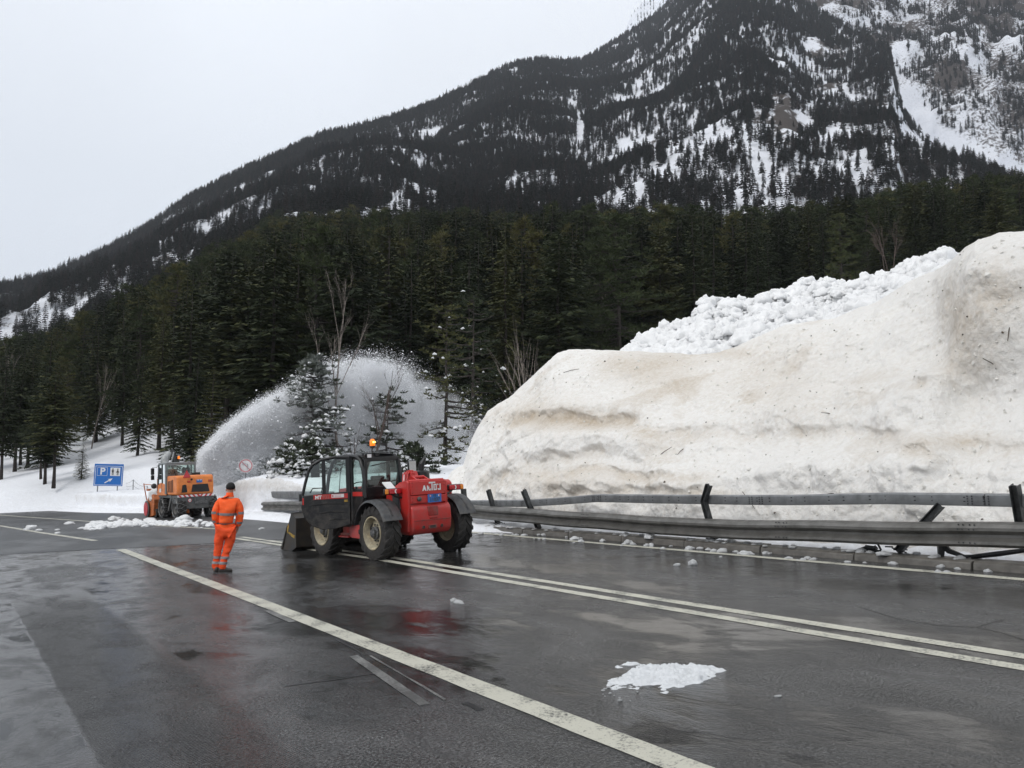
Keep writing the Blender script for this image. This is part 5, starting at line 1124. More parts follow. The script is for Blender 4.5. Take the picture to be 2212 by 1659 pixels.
q_ = B(); q_.box(XL + .36, XR - .06, -.50, .35, 2.268, 2.285); q_.build('roof_panel', 'cabgrey', cab, bevel=.006)
q_ = B(); q_.box(XL + .36, XL + .44, -.515, -.46, 2.20, 2.262); q_.box(XL + .03, XL + .06, -.5, -.45, 2.2, 2.27); q_.build('light_bracket', 'black', cab)
q_ = B(); q_.box(XL + .10, XL + .22, -.55, -.46, 2.155, 2.25); wl_ = q_.build('work_light', 'black', cab, bevel=.008)
B().box(XL + .11, XL + .21, -.556, -.548, 2.165, 2.24).build('lamp_glass', 'white', wl_)
q_ = B()
q_.prism([(XL + .02, 2.15), (XR - .02, 2.15), (XR - .0, 1.46), (XR, .86), (XL, .86), (XL, 1.46)], 1, -.62, -.58) if False else None
for a_ in ((XL + .03, XR, 2.08, 2.17, -.50), (XL + .0, XR + .03, 1.30, 1.53, -.60)): q_.box(a_[0], a_[1], a_[4] - .02, a_[4] + .03, a_[2], a_[3])
q_.prism([(XL + .01, 1.5), (XL + .09, 1.5), (XL + .11, 2.12), (XL + .03, 2.12)], 1, -.56, -.50); q_.prism([(XR + .02, 1.5), (XR - .05, 1.5), (XR - .05, 2.12), (XR - .01, 2.12)], 1, -.56, -.50)
q_.build('rear_window_frame', 'black', cab, bevel=.008)
q_ = B(); q_.poly([(XL + .08, -.545, 1.52), (XR - .04, -.545, 1.52), (XR - .04, -.505, 2.10), (XL + .10, -.505, 2.10)]); q_.build('rear_window', 'glass', cab)
q_ = B(); q_.tube([(XL + .20, -.56, 1.99), (XR - .16, -.55, 2.07)], .010, 5); q_.tube([(XL + .21, -.58, 1.98), (XR - .30, -.57, 2.05)], .007, 4); q_.build('wiper', 'black', cab)
q_ = B(); q_.box(XR - .21, XR - .12, -.50, -.44, 1.93, 2.07); q_.build('wiper_motor', 'plastic', cab, bevel=.01)
q_ = B(); q_.box(XL + .0, XR + .02, -.60, -.50, .80, 1.34); q_.box(XL + .05, XR, -.60, -.2, .80, .86); q_.box(XR - .03, XR + .02, -.55, 1.15, .78, 1.42); q_.box(XL + .02, XR, -.35, 1.15, .74, .79); q_.build('cab_wall', 'black', cab, bevel=.02)
q_ = B(); q_.box(XL - .01, XL + .02, -.52, -.05, .84, 1.50); q_.build('side_wall', 'black', cab, bevel=.015)
q_ = B(); q_.box(XL - .016, XL - .008, -.50, -.08, 1.335, 1.43); q_.build('red_stripe', 'red', cab)
q_ = B(); q_.poly([(XL, -.05, 1.50), (XL, -.55, 1.50), (XL, -.50, 1.90), (XL, -.40, 2.10), (XL, -.05, 2.18)]); q_.build('quarter_window', 'glass', cab)
q_ = B(); q_.poly([(XR, -.56, 1.45), (XR, 1.12, 1.45), (XR, .96, 1.95), (XR, .80, 2.12), (XR, -.40, 2.12)]); q_.build('side_window', 'glass', cab)
q_ = B(); q_.poly([(XL + .03, 1.16, .95), (XR - .03, 1.16, .95), (XR - .03, 1.02, 1.80), (XR - .03, .84, 2.12), (XL + .03, .84, 2.12), (XL + .03, 1.02, 1.80)]); q_.build('windscreen', 'glass', cab)
q_ = B(); q_.box(XL + .2, XR - .2, -.30, .22, 1.00, 1.18); q_.box(XL + .22, XR - .22, -.38, -.26, 1.12, 1.68); q_.box(XL + .3, XR - .3, -.38, -.30, 1.66, 1.76); q_.box(XL + .25, XR - .25, -.25, .18, .8, 1.0); q_.build('driver_seat', 'seat', cab, bevel=.05, seg=3)
q_ = B()
for k in range(20):
    a0, a1 = k * .314, (k + 1) * .314; c_ = Matrix.Translation((-.58, .55, 1.52)) @ Matrix.Rotation(R(-35), 4, 'X'); q_.tube([c_ @ Vector((.19 * math.cos(a0), .19 * math.sin(a0), 0)), c_ @ Vector((.19 * math.cos(a1), .19 * math.sin(a1), 0))], .013, 5)
q_.tube([(-.58, .55, 1.52), (-.58, .75, 1.1)], .03, 6); q_.box(-.85, -.3, .7, .95, 1.0, 1.35); q_.build('steering_wheel', 'black', cab)
q_ = B()
for x_ in (XL + .02, XL + .3, XL + .55): q_.tube([(x_, 1.18, 1.0), (x_, 1.03, 1.82), (x_, .86, 2.13)], .010, 4)
q_.build('guard_bars', 'black', cab)
# beacon
bc = empty('beacon'); bc.parent = tl; bc.location = (XL + .34, -.40, 2.27)
q_ = B(); q_.tube([(0, 0, -.02), (-.02, 0, .05), (0, 0, .10)], .016, 8); q_.lathe([(.10, .03), (.115, .06), (.15, .065), (.155, .06)], (0, 0, 0), 2, 20); q_.build('beacon_foot', 'black', bc, smooth=True)
q_ = B(); q_.lathe([(.155, .058), (.17, .062), (.27, .057), (.30, .040), (.312, .001)], (0, 0, 0), 2, 24); q_.build('beacon_dome', 'beacon', bc, smooth=True)
q_ = B(); q_.lathe([(0, .001), (-.008, .020), (-.016, .001)], (-.012, -.058, .235), 1, 12); q_.lathe([(0, .001), (-.008, .014), (-.014, .001)], (.028, -.052, .235), 1, 12); q_.build('bulb', 'bulb', bc)
q_ = B(); q_.tube([(XL + .6, .0, 2.27), (XL + .62, -.05, 2.31), (XL + .74, -.05, 2.31)], .012, 5); q_.build('aerial_mount', 'black', tl)
# open door, hinged at the rear pillar, swung outwards
DM = Matrix.Translation((XL - .05, -.03, 0)) @ Matrix.Rotation(R(57), 4, 'Z')
dr = empty('door'); dr.parent = tl; dr.matrix_local = DM               # in the door frame y runs from the hinge to the free edge, x through its thickness
outl = [(.0, .72), (.0, 2.19), (.30, 2.21), (.62, 2.16), (.80, 2.06), (.86, 1.98), (.95, 1.70), (1.03, 1.40), (1.06, 1.12), (1.00, .92), (.86, .74), (.62, .64), (.34, .64)]
low = [(.0, .72), (.0, 1.45), (1.03, 1.40), (1.06, 1.12), (1.00, .92), (.86, .74), (.62, .64), (.34, .64)]
B().prism(low, 0, -.03, .02).build('door_panel', 'black', dr, bevel=.015)
q_ = B()
fr_out = [(.0, 1.45), (.0, 2.19), (.30, 2.21), (.62, 2.16), (.80, 2.06), (.88, 1.95), (.96, 1.68), (1.03, 1.40)]
for a_, c_ in zip(fr_out[:-1], fr_out[1:]): q_.tube([(-.005, *a_), (-.005, *c_)], .033, 8)
q_.box(-.03, .02, .52, .60, 1.42, 2.17); q_.box(-.03, .02, -.02, .08, 1.42, 2.19); q_.build('door_frame', 'black', dr, smooth=True, ang=50)
B().poly([(-.005, *p) for p in [(.02, 1.45), (.02, 2.18), (.30, 2.20), (.60, 2.16), (.78, 2.06), (.86, 1.94), (.94, 1.68), (1.01, 1.41)]]).build('door_window', 'glass', dr)
B().box(-.040, -.028, .05, .79, 1.30, 1.405).build('red_stripe', 'red', dr); st_ = B().box(-.040, -.028, 1.0, 1.03, 1.20, 1.35).build('red_stripe', 'red', dr)
B().box(-.046, -.038, .13, .40, 1.325, 1.40).build('sticker', 'white', dr); B().box(-.046, -.038, .05, .13, 1.22, 1.27).build('sticker', 'yellow', dr)
q_ = B()
for z_ in (1.375, 1.345): q_.box(-.0475, -.045, .19, .34, z_, z_ + .008)
q_.box(-.0475, -.045, .36, .385, 1.335, 1.385); q_.build('sticker_print', 'signred', dr)
DR = Matrix.Rotation(R(90), 4, 'X'); DR = Matrix.Rotation(R(-90), 4, 'Z') @ DR
text('model_lettering', 'MT', .105, 'white', dr, Matrix.Translation((-.047, .685, 1.345)) @ DR, bold=.004)
M['ghostletter'] = mat('faded_lettering', (.42, .12, .11), .5)
text('model_lettering', '932', .105, 'ghostletter', dr, Matrix.Translation((-.047, .52, 1.345)) @ DR, bold=.002)
q_ = B()
for k, (z_, l_) in enumerate(((1.18, .75), (1.0, .55), (.84, .35))): q_.tube([(-.034, .12, z_), (-.045, .12 + l_ * .5, z_ + .03), (-.034, .12 + l_, z_)], .012, 5)
q_.build('pressed_rib', 'black', dr, smooth=True)
q_ = B(); q_.tube([(-.05, .62, 1.44), (-.07, .60, 1.55), (-.07, .80, 1.55), (-.05, .86, 1.46)], .012, 6); q_.build('door_handle', 'black', dr, smooth=True)
# mirrors
m1 = empty('mirror'); m1.parent = tl
q_ = B(); q_.box(.50, .73, .02, .06, 1.80, 2.07); q_.build('mirror_shell', 'black', m1, bevel=.03, seg=3); B().box(.515, .715, .005, .022, 1.815, 2.055).build('mirror_glass', mat('mirror_silver', (.35, .36, .37), .05, metal=1, var=0), m1, bevel=.01)
B().tube([(.62, .05, 1.82), (.64, .1, 1.5)], .015, 6).build('mirror_arm', 'black', m1)
m2_ = empty('mirror'); m2_.parent = tl
B().box(XL - .36, XL - .14, 1.18, 1.22, 1.78, 2.16).build('mirror_shell', 'black', m2_, bevel=.03, seg=3); B().tube([(XL, 1.02, 1.85), (XL - .25, 1.2, 1.9)], .014, 6).build('mirror_arm', 'black', m2_)
# bucket
bk_ = empty('bucket'); bk_.parent = tl
side_ = [(2.62, .10), (2.60, .80), (2.80, .92), (2.86, .90), (3.42, .02), (3.40, .0), (2.86, -.0)]
for x_ in (-1.12, 1.08): B().prism(side_, 0, x_, x_ + .03).build('side_plate', 'bucketm', bk_, bevel=.004)
q_ = B(); q_.prism([(2.60, .80), (2.64, .10), (2.86, 0), (3.44, 0), (3.44, .02), (2.88, .03), (2.67, .13), (2.63, .80), (2.84, .91), (2.80, .94)], 0, -1.10, 1.10); q_.build('bucket_shell', 'bucketm', bk_, bevel=.006)
B().box(-1.13, 1.12, 2.76, 2.86, .90, .945).build('top_edge', 'plastic', bk_, bevel=.006)
B().box(-1.135, -1.13 + .0, 3.0, 3.1, .0, .1).build('wear_plate', 'bucketm', bk_) if False else None
q_ = B(); q_.prism([(2.66, .38), (2.82, .42), (3.0, .47), (3.02, .43), (2.86, .36), (2.70, .31)], 0, -1.124, -1.12); q_.prism([(2.98, .62), (3.02, .66), (3.10, .50), (3.07, .42), (3.02, .50)], 0, -1.124, -1.12); q_.build('scraped_paint', 'yellow', bk_)
q_ = B(); q_.prism([(3.05, .62), (3.10, .55), (3.46, .02), (3.36, .02)], 0, -1.14, -1.12); q_.build('side_cutter', 'bucketm', bk_, bevel=.003)

# ------------------------------------------------------------------ orange snow blower
BL = heading(-15.69, 41.28, 38)
sb = empty('snow_blower', BL, 'orange and grey rotary snow blower with chained wheels clearing the road edge', 'snow blower')
for cx, cy, ou in ((-.72, -1.48, -1), (.72, -1.48, 1), (-.72, .68, -1), (.72, .68, 1)):
    w0 = tyre(sb, cx, cy, .52, .36, .27, mrim='grey', outer=ou, lugs=16)
    q_ = B(); n_ = 16
    for k in range(n_):
        a0, a1 = 2 * math.pi * k / n_, 2 * math.pi * (k + 1) / n_; am = (a0 + a1) / 2; rr_ = .558
        P_ = lambda x_, a_, r_: (x_, r_ * math.cos(a_), r_ * math.sin(a_))
        q_.tube([P_(-.10, a0, rr_), P_(.10, am, rr_), P_(-.10, a1, rr_)], .014, 4); q_.tube([P_(-.10, a0, rr_), P_(-.19, a0, .52), P_(-.21, am, .42), P_(-.19, a1, .52), P_(-.10, a1, rr_)], .013, 4)
        q_.tube([P_(.10, am, rr_), P_(.19, am, .52), P_(.20, a0 + .39, .42)], .013, 4); q_.tube([P_(-.21, am, .42), P_(-.20, a0 + .39 * 2, .40)], .011, 4)
    tag(q_.build('snow_chain', mat('chain_steel', (.20, .20, .20), .4, metal=.6, var=.3) if cx < 0 and cy < 0 else bpy.data.materials['chain_steel'], w0), kind='stuff')
hood = B(); hood.prism([(-1.88, 1.14), (-1.90, 1.50), (-1.86, 1.92), (-1.74, 2.0), (-.35, 2.0), (-.35, 1.10), (-1.80, 1.10)], 0, -.93, .74); hd = hood.build('engine_hood', 'orange', sb, bevel=.07, seg=4)
q_ = B(); q_.prism([(-.30, 1.22), (-.24, 1.56), (.46, 1.57), (.54, 1.20)], 1, -1.918, -1.885); q_.build('rear_grille', 'grille', sb, bevel=.01)
q_ = B(); q_.prism([(-.74, 1.21), (-.70, 1.55), (-.58, 1.58), (-.52, 1.55), (-.48, 1.22)], 1, -1.918, -1.885); q_.build('side_grille', 'grille', sb, bevel=.01)
for x_ in (-.38, .58): B().box(x_ - .10, x_ + .10, -1.912, -1.87, 1.66, 1.76).build('lamp_recess', 'orange_dirty', sb, bevel=.015); B().box(x_ - .07, x_ + .04, -1.918, -1.90, 1.67, 1.72).build('tail_lamp', 'lens_red', sb, bevel=.008)
q_ = B(); q_.box(-.06, .20, -1.925, -1.90, 1.64, 1.78); npl = q_.build('number_plate', 'blue', sb)
B().box(-.03, .05, -1.930, -1.925, 1.74, 1.77).build('plate_print', 'white', npl); B().box(.09, .17, -1.930, -1.925, 1.74, 1.77).build('plate_print', 'white', npl)
for k in range(4):
    y_ = -1.28 + k * .21; q_ = B(); q_.prism([(y_, 1.22), (y_ + .10, 1.25), (y_ + .10, 1.80 - .02 * k), (y_, 1.82 - .02 * k)], 0, -.945, -.925); q_.build('louvre', 'grille', sb, bevel=.008)
q_ = B(); q_.prism([(0, 0), (.36, 0), (.18, .36)], 1, -1.94, -1.92, Matrix.Translation((-.68, 0, 1.88))); q_.build('warning_triangle', 'lens_red', sb, bevel=.01)
B().prism([(.05, .035), (.31, .035), (.18, .28)], 1, -1.948, -1.94, Matrix.Translation((-.68, 0, 1.88))).build('triangle_field', 'signred', sb)
B().lathe([(0, .05), (-.03, .045), (-.04, .02), (-.04, .001)], (-.28, -1.90, 1.80), 1, 14).build('round_lamp', 'black', sb, smooth=True)
q_ = B(); q_.box(-.92, .74, -1.80, -1.0, .70, 1.08); q_.prism([(-.86, 1.02), (-.84, .62), (-.70, .44), (.60, .44), (.72, .62), (.74, 1.02)], 1, -1.88, -1.70); q_.box(-.60, .60, -1.7, 1.2, .50, .90); q_.build('chassis', 'grey', sb, bevel=.03)
q_ = B(); q_.box(-.92, .76, -1.905, -1.88, 1.00, 1.10); bp_o = q_.build('bumper_board', 'white', sb)
for k in range(8):
    x_ = -.90 + k * .21; q_ = B(); s_ = -1 if x_ > .0 else 1
    pts4 = [(x_, 1.10), (x_ + .10, 1.10), (x_ + .10 + s_ * .08, 1.00), (x_ + s_ * .08, 1.00)]; q_.prism([(min(max(a, -.92), .76), b) for a, b in pts4], 1, -1.909, -1.905); q_.build('red_band', 'signred', bp_o)
B().lathe([(0, .085), (-.01, .085), (-.01, .001)], (-.37, -1.885, .84), 1, 24).build('speed_disc', 'signred', sb); B().lathe([(0, .062), (-.006, .062), (-.006, .001)], (-.37, -1.896, .84), 1, 24).build('disc_field', 'white', sb)
text('disc_text', '40', .065, 'black', sb, Matrix.Translation((-.37, -1.904, .84)) @ QR, bold=.001)
q_ = B(); q_.box(-.16, .42, -1.93, -1.88, .66, .80); q_.box(-.17, -.11, -1.93, -1.88, .78, .96); q_.box(.37, .43, -1.93, -1.88, .78, .96); q_.build('hitch', 'hub', sb, bevel=.01)
q_ = B(); q_.prism([(-2.0 + .2, .42), (-1.86, 1.02), (-1.72, 1.02), (-1.62, .42)], 0, -.93, -.86) if False else None
q_.prism([(-1.0, 1.0), (-.75, 1.0), (-.35, .38), (-.50, .38)], 0, -.92, -.80); q_.prism([(-.95, 1.10), (1.05, 1.10), (1.05, 1.0), (-.95, .96)], 0, -.92, -.55); q_.prism([(-1.95 + .1, .42), (-1.86, 1.0), (-1.74, 1.0), (-1.74, .42)], 0, -.925, -.86); q_.build('side_skirt', 'grey', sb, bevel=.01)
# cab of the blower
cb = empty('cab'); cb.parent = sb
q_ = B(); q_.prism([(-.30, 2.56), (-.34, 2.62), (.82, 2.66), (.92, 2.60), (.88, 2.54)], 0, -.98, .44); q_.build('roof', 'cabgrey', cb, bevel=.03, seg=3)
for x_ in (-.95, .41):
    B().prism([(-.32, 1.15), (-.32, 2.58), (-.18, 2.58), (-.16, 1.15)], 0, x_ - .035, x_ + .035).build('pillar', 'cabgrey', cb, bevel=.012)
    B().prism([(.30, 1.30), (.30, 2.56), (.36, 2.56), (.36, 1.30)], 0, x_ - .03, x_ + .03).build('pillar', 'grey', cb)
    B().prism([(1.02, 1.30), (.82, 2.58), (.90, 2.58), (1.12, 1.30)], 0, x_ - .03, x_ + .03).build('pillar', 'grey', cb, bevel=.01)
    B().prism([(-.30, 1.10), (-.30, 1.60), (.55, 1.70), (1.10, 1.55), (1.12, 1.10)], 0, x_ - .025, x_ + .025).build('lower_panel', 'orange', cb, bevel=.01)
    B().poly([(x_, -.16, 1.60), (x_, .55, 1.70), (x_, 1.02, 1.58), (x_, .85, 2.54), (x_, -.18, 2.56)]).build('side_window', 'glass', cb)
B().box(-.935, -.93 + .01, .35, .6, 1.28, 1.46).build('emblem_plate', 'white', cb) if False else B().box(-.985, -.974, .45, .72, 1.25, 1.42).build('emblem_plate', 'white', cb)
B().box(-.95, .41, -.33, -.27, 1.98, 2.12).build('rear_sill', 'cabgrey', cb, bevel=.01); B().box(-.95, .41, -.33, -.27, 2.50, 2.57).build('rear_header', 'cabgrey', cb, bevel=.01)
B().poly([(-.92, -.30, 2.12), (.38, -.30, 2.12), (.38, -.30, 2.50), (-.92, -.30, 2.50)]).build('rear_window', 'glass', cb)
B().poly([(-.92, 1.06, 1.5), (.38, 1.06, 1.5), (.38, .87, 2.54), (-.92, .87, 2.54)]).build('windscreen', 'glass', cb)
q_ = B(); q_.box(.00, .30, .1, .5, 1.5, 2.38); q_.box(-.6, -.2, .0, .45, 1.5, 2.2); q_.box(-.9, .38, -.2, 1.0, 1.1, 1.3); q_.build('driver_seat', 'seat', cb, bevel=.05)
q_ = B(); q_.lathe([(2.10, .13), (2.18, .15), (2.30, .14), (2.34, .06)], (-.80, -.55, 0), 2, 14); q_.tube([(-.55, -.55, 2.02), (-.55, -.5, 2.2), (-.7, -.45, 2.3)], .07, 8); q_.build('exhaust_box', mat('rusty_exhaust', (.16, .13, .10), .8, var=.6, vscale=20), sb, smooth=True)
B().box(.18, .50, -.75, -.40, 2.0, 2.12).build('hood_vent', 'black', sb, bevel=.03)
bb2 = empty('beacon'); bb2.parent = sb; B().tube([(-.30, -.1, 2.64), (-.30, -.1, 2.80)], .018, 6).build('beacon_pole', 'black', bb2); B().lathe([(2.80, .055), (2.92, .05), (2.95, .001)], (-.30, -.1, 0), 2, 14).build('beacon_dome', 'beacon', bb2, smooth=True)
for z0, z1 in ((2.10, 2.42), (1.85, 2.08)): B().box(-1.20, -1.04, 1.30, 1.36, z0, z1).build('mirror', 'black', sb, bevel=.02)
B().tube([(-1.0, 1.0, 2.45), (-1.12, 1.3, 2.45), (-1.12, 1.33, 1.9)], .015, 5).build('mirror_arm', 'black', sb); B().box(.50, .62, 1.2, 1.26, 2.0, 2.45).build('mirror', 'black', sb, bevel=.02)
B().lathe([(0, .12), (-.10, .13), (-.14, .08), (-.14, .001)], (-1.05, 1.45, 1.55), 1, 14).build('headlight', 'plastic', sb, smooth=True)
# blower head in front
hdn = empty('blower_head'); hdn.parent = sb
q_ = B(); q_.prism([(1.9, .10), (1.75, .9), (2.0, 1.15), (2.8, 1.0), (3.1, .75), (3.1, .05), (2.9, 0)], 0, -.95, 1.25); q_.build('housing', 'orange_dirty', hdn, bevel=.03)
B().lathe([(0, .40), (-.05, .42), (-.07, .34), (-.06, .10), (-.06, .001)], (-1.0, 2.75, .42), 0, 28).build('auger_drum', 'hub', hdn, smooth=True); B().lathe([(0, .33), (-.03, .33), (-.03, .001)], (-1.06, 2.75, .42), 0, 28).build('auger_disc', 'signred', hdn)
B().lathe([(0, .22), (-.12, .22), (-.12, .10)], (-.75, 1.85, .22), 0, 20).build('skid_wheel', 'rubber', hdn, smooth=True)
q_ = B(); q_.tube([(-1.12, 2.9, 1.70), (-1.0, 2.85, .85)], .025, 6); q_.tube([(-1.12, 2.9, 1.66), (-.85, 2.2, 1.60), (-.75, 1.9, 1.45)], .018, 6); q_.tube([(-.75, 1.9, 1.2), (-.78, 1.7, 1.9)], .03, 6); q_.box(-1.05, -.75, 2.3, 2.7, 1.32, 1.42); q_.build('guide_frame', 'orange_dirty', hdn)
q_ = B(); q_.tube([(-.30, 2.2, 1.0), (-.30, 2.25, 2.5), (-.25, 2.3, 2.9), (.0, 2.45, 3.15)], [.22, .20, .19, .16], 12); q_.tube([(-.5, 2.1, 1.2), (-.5, 2.1, 2.8)], .03, 6); q_.tube([(-.1, 2.1, 2.3), (.15, 2.2, 3.2)], .035, 6); q_.build('chute', mat('galvanised_chute', (.42, .43, .43), .5, metal=.2, var=.3), hdn, smooth=True)
q_ = B(); q_.prism([(2.1, 2.5), (2.6, 3.1), (2.7, 3.35), (2.35, 3.30), (2.0, 2.7)], 0, .15, .25); q_.build('chute_flap', 'grille', hdn, bevel=.01)
v_ = B(); bmesh.ops.create_icosphere(v_.bm, subdivisions=4, radius=1)
for q in v_.bm.verts: q.co = Vector((-.70 + q.co.x * .34, 2.35 + q.co.y * .36, 1.10 + q.co.z * .40))
P_ = np.array([tuple(q.co) for q in v_.bm.verts]); dn = fbm(P_ / .18, 4, 5) * .12
for q, d_ in zip(v_.bm.verts, dn): q.co += (q.co - Vector((-.70, 2.35, 1.1))).normalized() * float(d_)
o = v_.build('piled_snow', 'chunk', None, smooth=True); o.matrix_world = BL; tag(o, 'dirty snow heaped on the head of the orange snow blower', 'snow')

# ------------------------------------------------------------------ person in orange workwear
PM = Matrix.Translation((-5.82, 17.34, K * -5.82)) @ Matrix.Rotation(R(16), 4, 'Z') @ Matrix.Diagonal((.94, .96, 1, 1))
man = empty('person', PM, 'person in orange reflective jacket and trousers and black beanie, seen from behind, hands in pockets', 'person')
def skin_fig(name, chains, mtag, parent, sub=2, radial=1.0, disp=0, dseed=0, dsc=.09):
    """chains: lists of (x,y,z,rx,ry); points shared by position"""
    me_ = bpy.data.meshes.new(name); vs, es, rs = [], [], []
    idx = {}
    for ch in chains:
        prev = None
        for p in ch:
            k_ = (round(p[0], 4), round(p[1], 4), round(p[2], 4))
            if k_ not in idx: idx[k_] = len(vs); vs.append(p[:3]); rs.append((p[3] * radial, (p[4] if len(p) > 4 else p[3]) * radial))
            if prev is not None: es.append((prev, idx[k_]))
            prev = idx[k_]
    me_.from_pydata(vs, es, []); o_ = bpy.data.objects.new(name, me_); COL.objects.link(o_)
    o_.modifiers.new('skin', 'SKIN'); sm = o_.modifiers.new('sub', 'SUBSURF'); sm.levels = sm.render_levels = sub
    for i_, r_ in enumerate(rs): me_.skin_vertices[0].data[i_].radius = r_; me_.skin_vertices[0].data[i_].use_root = (i_ == 0)
    dg = bpy.context.evaluated_depsgraph_get(); ev = bpy.data.meshes.new_from_object(o_.evaluated_get(dg)); bpy.data.objects.remove(o_)
    if disp:
        co = np.zeros(len(ev.vertices) * 3); ev.vertices.foreach_get('co', co); co = co.reshape(-1, 3); nn = np.zeros_like(co).ravel(); ev.vertices.foreach_get('normal', nn); nn = nn.reshape(-1, 3)
        d_ = fbm(co / np.array([dsc * 1.5, dsc * 1.5, dsc * .7]) + dseed, 3, dseed) * disp; co += nn * d_[:, None]; ev.vertices.foreach_set('co', co.ravel())
    ev.polygons.foreach_set('use_smooth', [True] * len(ev.polygons)); ev.name = name; ev.materials.clear()
    return link(name, ev, mtag, parent)
def band(src, name, p0, p1, mtag, parent, off=.007, sel=None):
    """cut a strip of cloth between two planes (point, normal) and lay it just over the garment"""
    b_ = bmesh.new(); b_.from_mesh(src.data)
    for p, n in (p0, p1): bmesh.ops.bisect_plane(b_, geom=b_.verts[:] + b_.edges[:] + b_.faces[:], plane_co=p, plane_no=n, clear_outer=True)
    if sel: bmesh.ops.delete(b_, geom=[f for f in b_.faces if not sel(f.calc_center_median())], context='FACES')
    b_.normal_update()
    for v in b_.verts: v.co += v.normal * off
    me_ = bpy.data.meshes.new(name); b_.to_mesh(me_); b_.free(); me_.materials.clear(); me_.polygons.foreach_set('use_smooth', [True] * len(me_.polygons)); return link(name, me_, mtag, parent)
# x to the right, y away from the camera, z up
torso = [(.045, .0, .93, .215, .155), (.05, 0, 1.04, .225, .16), (.07, .0, 1.20, .235, .165), (.085, .01, 1.35, .225, .15), (.10, .015, 1.46, .15, .115), (.11, .02, 1.535, .075, .075)]
lsh, rsh = (-.085, .01, 1.385, .105, .105), (.265, .01, 1.375, .105, .105)
larm = [torso[3], lsh, (-.15, .0, 1.26, .095), (-.165, -.015, 1.12, .088), (-.15, .03, 1.01, .078), (-.105, .10, .91, .066)]
rarm = [torso[3], rsh, (.325, .0, 1.26, .095), (.335, -.02, 1.11, .088), (.315, .0, 1.00, .078), (.28, .02, .905, .064)]
bodyc = [[(p[0], p[1], p[2], p[3] * .8, (p[4] if len(p) > 4 else p[3]) * .8) for p in torso] + [(.12, .03, 1.60, .055, .055), (.125, .045, 1.66, .082, .095), (.125, .045, 1.73, .075, .090)]]
hx = lambda L_, k: [(p[0], p[1], p[2], p[3] * k, (p[4] if len(p) > 4 else p[3]) * k) for p in L_]
bodyc += [[bodyc[0][3]] + hx(larm[1:], .6) + [(-.10, .16, .86, .03, .04), (-.09, .17, .80, .028, .04)], [bodyc[0][3]] + hx(rarm[1:], .6) + [(.285, .03, .87, .026, .036), (.275, .05, .82, .026, .04)]]
hipL, hipR = (-.04, .0, .84, .10, .12), (.15, 0, .84, .11, .12)
lleg = [(.05, 0, .90, .19, .14), hipL, (-.075, .0, .68, .102, .11), (-.10, .015, .46, .080, .085), (-.12, .02, .26, .072, .078), (-.125, .02, .05, .080, .086)]
rleg = [(.05, 0, .90, .19, .14), hipR, (.15, .0, .68, .104, .11), (.105, -.015, .46, .082, .086), (.035, -.03, .26, .074, .078), (-.005, -.03, .05, .080, .086)]
bodyc += [[bodyc[0][0]] + hx(lleg[1:], .7) + [(-.125, .03, .04, .04)], [bodyc[0][0]] + hx(rleg[1:], .7) + [(-.005, -.03, .04, .04)]]
bd = skin_fig('body', bodyc, 'skin', man)
fin = B()
for k, (dx, l_) in enumerate(((-.022, .060), (-.007, .068), (.008, .064), (.022, .05))):
    x_ = .285 + dx * .4; fin.tube([(x_, .04 + k * .014, .83), (x_ - .005, .045 + k * .014, .83 - l_ * .5), (x_ - .014, .05 + k * .014, .83 - l_)], [.009, .009, .006], 6)
fin.tube([(.28, .01, .87), (.262, -.004, .845), (.255, .0, .82)], [.011, .010, .007], 6); fin.build('fingers', 'skin', man, smooth=True)
jk = skin_fig('jacket', [torso, larm, rarm], 'hivis', man, sub=3, radial=1.06, disp=.022, dseed=3, dsc=.10)
B().lathe([(1.50, .088), (1.54, .078), (1.585, .072), (1.588, .064), (1.54, .066)], (.112, .02, 0), 2, 24, sq=(1, 1)).build('collar', 'hivis', man, smooth=True)
B().lathe([(.845, .205), (.855, .212), (.90, .215), (.96, .20)], (.047, 0, 0), 2, 30, sq=(1.0, .74)).build('jacket_hem', 'hivis', man, smooth=True)
tr = skin_fig('trousers', [lleg, rleg], 'hivis2', man, sub=3, radial=1.04, disp=.030, dseed=9, dsc=.085)
up = Vector((.04, 0, 1)).normalized()
isT = lambda c: -.145 < c.x - (.06 + (c.z - 1) * .08) < .20
band(jk, 'torso_band', (Vector((.05, 0, 1.185)), up), (Vector((.05, 0, 1.135)), -up), 'reflex', man, sel=lambda c: -.135 < c.x < .285 and abs(c.y) < .3)
band(jk, 'torso_band', (Vector((.05, 0, .985)), up), (Vector((.05, 0, .935)), -up), 'reflex', man, sel=lambda c: -.14 < c.x < .26 and c.y < .14)
for nm_, zt, zb_, s_ in (('sleeve_band', 1.215, 1.165, lambda c: c.x < -.155), ('sleeve_band', 1.20, 1.15, lambda c: c.x > .305), ('sleeve_band', 1.035, .985, lambda c: c.x < -.16), ('sleeve_band', 1.00, .955, lambda c: c.x > .275)):
    band(jk, nm_, (Vector((0, 0, zt)), Vector((0, 0, 1))), (Vector((0, 0, zb_)), Vector((0, 0, -1))), 'reflex', man, sel=s_)
for zt, zb_ in ((.32, .27), (.215, .165)):
    for s_ in ((lambda c: c.x < -.045), (lambda c: c.x >= -.045)): band(tr, 'trouser_band', (Vector((0, 0, zt)), Vector((.05, 0, 1)).normalized()), (Vector((0, 0, zb_)), Vector((-.05, 0, -1)).normalized()), 'reflex', man, sel=s_)
v_ = B(); bmesh.ops.create_icosphere(v_.bm, subdivisions=4, radius=1)
for q in v_.bm.verts:
    z_ = q.co.z; q.co = Vector((.125 + q.co.x * .098, .04 + q.co.y * .112, 1.69 + z_ * .105 * (1 if z_ > 0 else .55)))
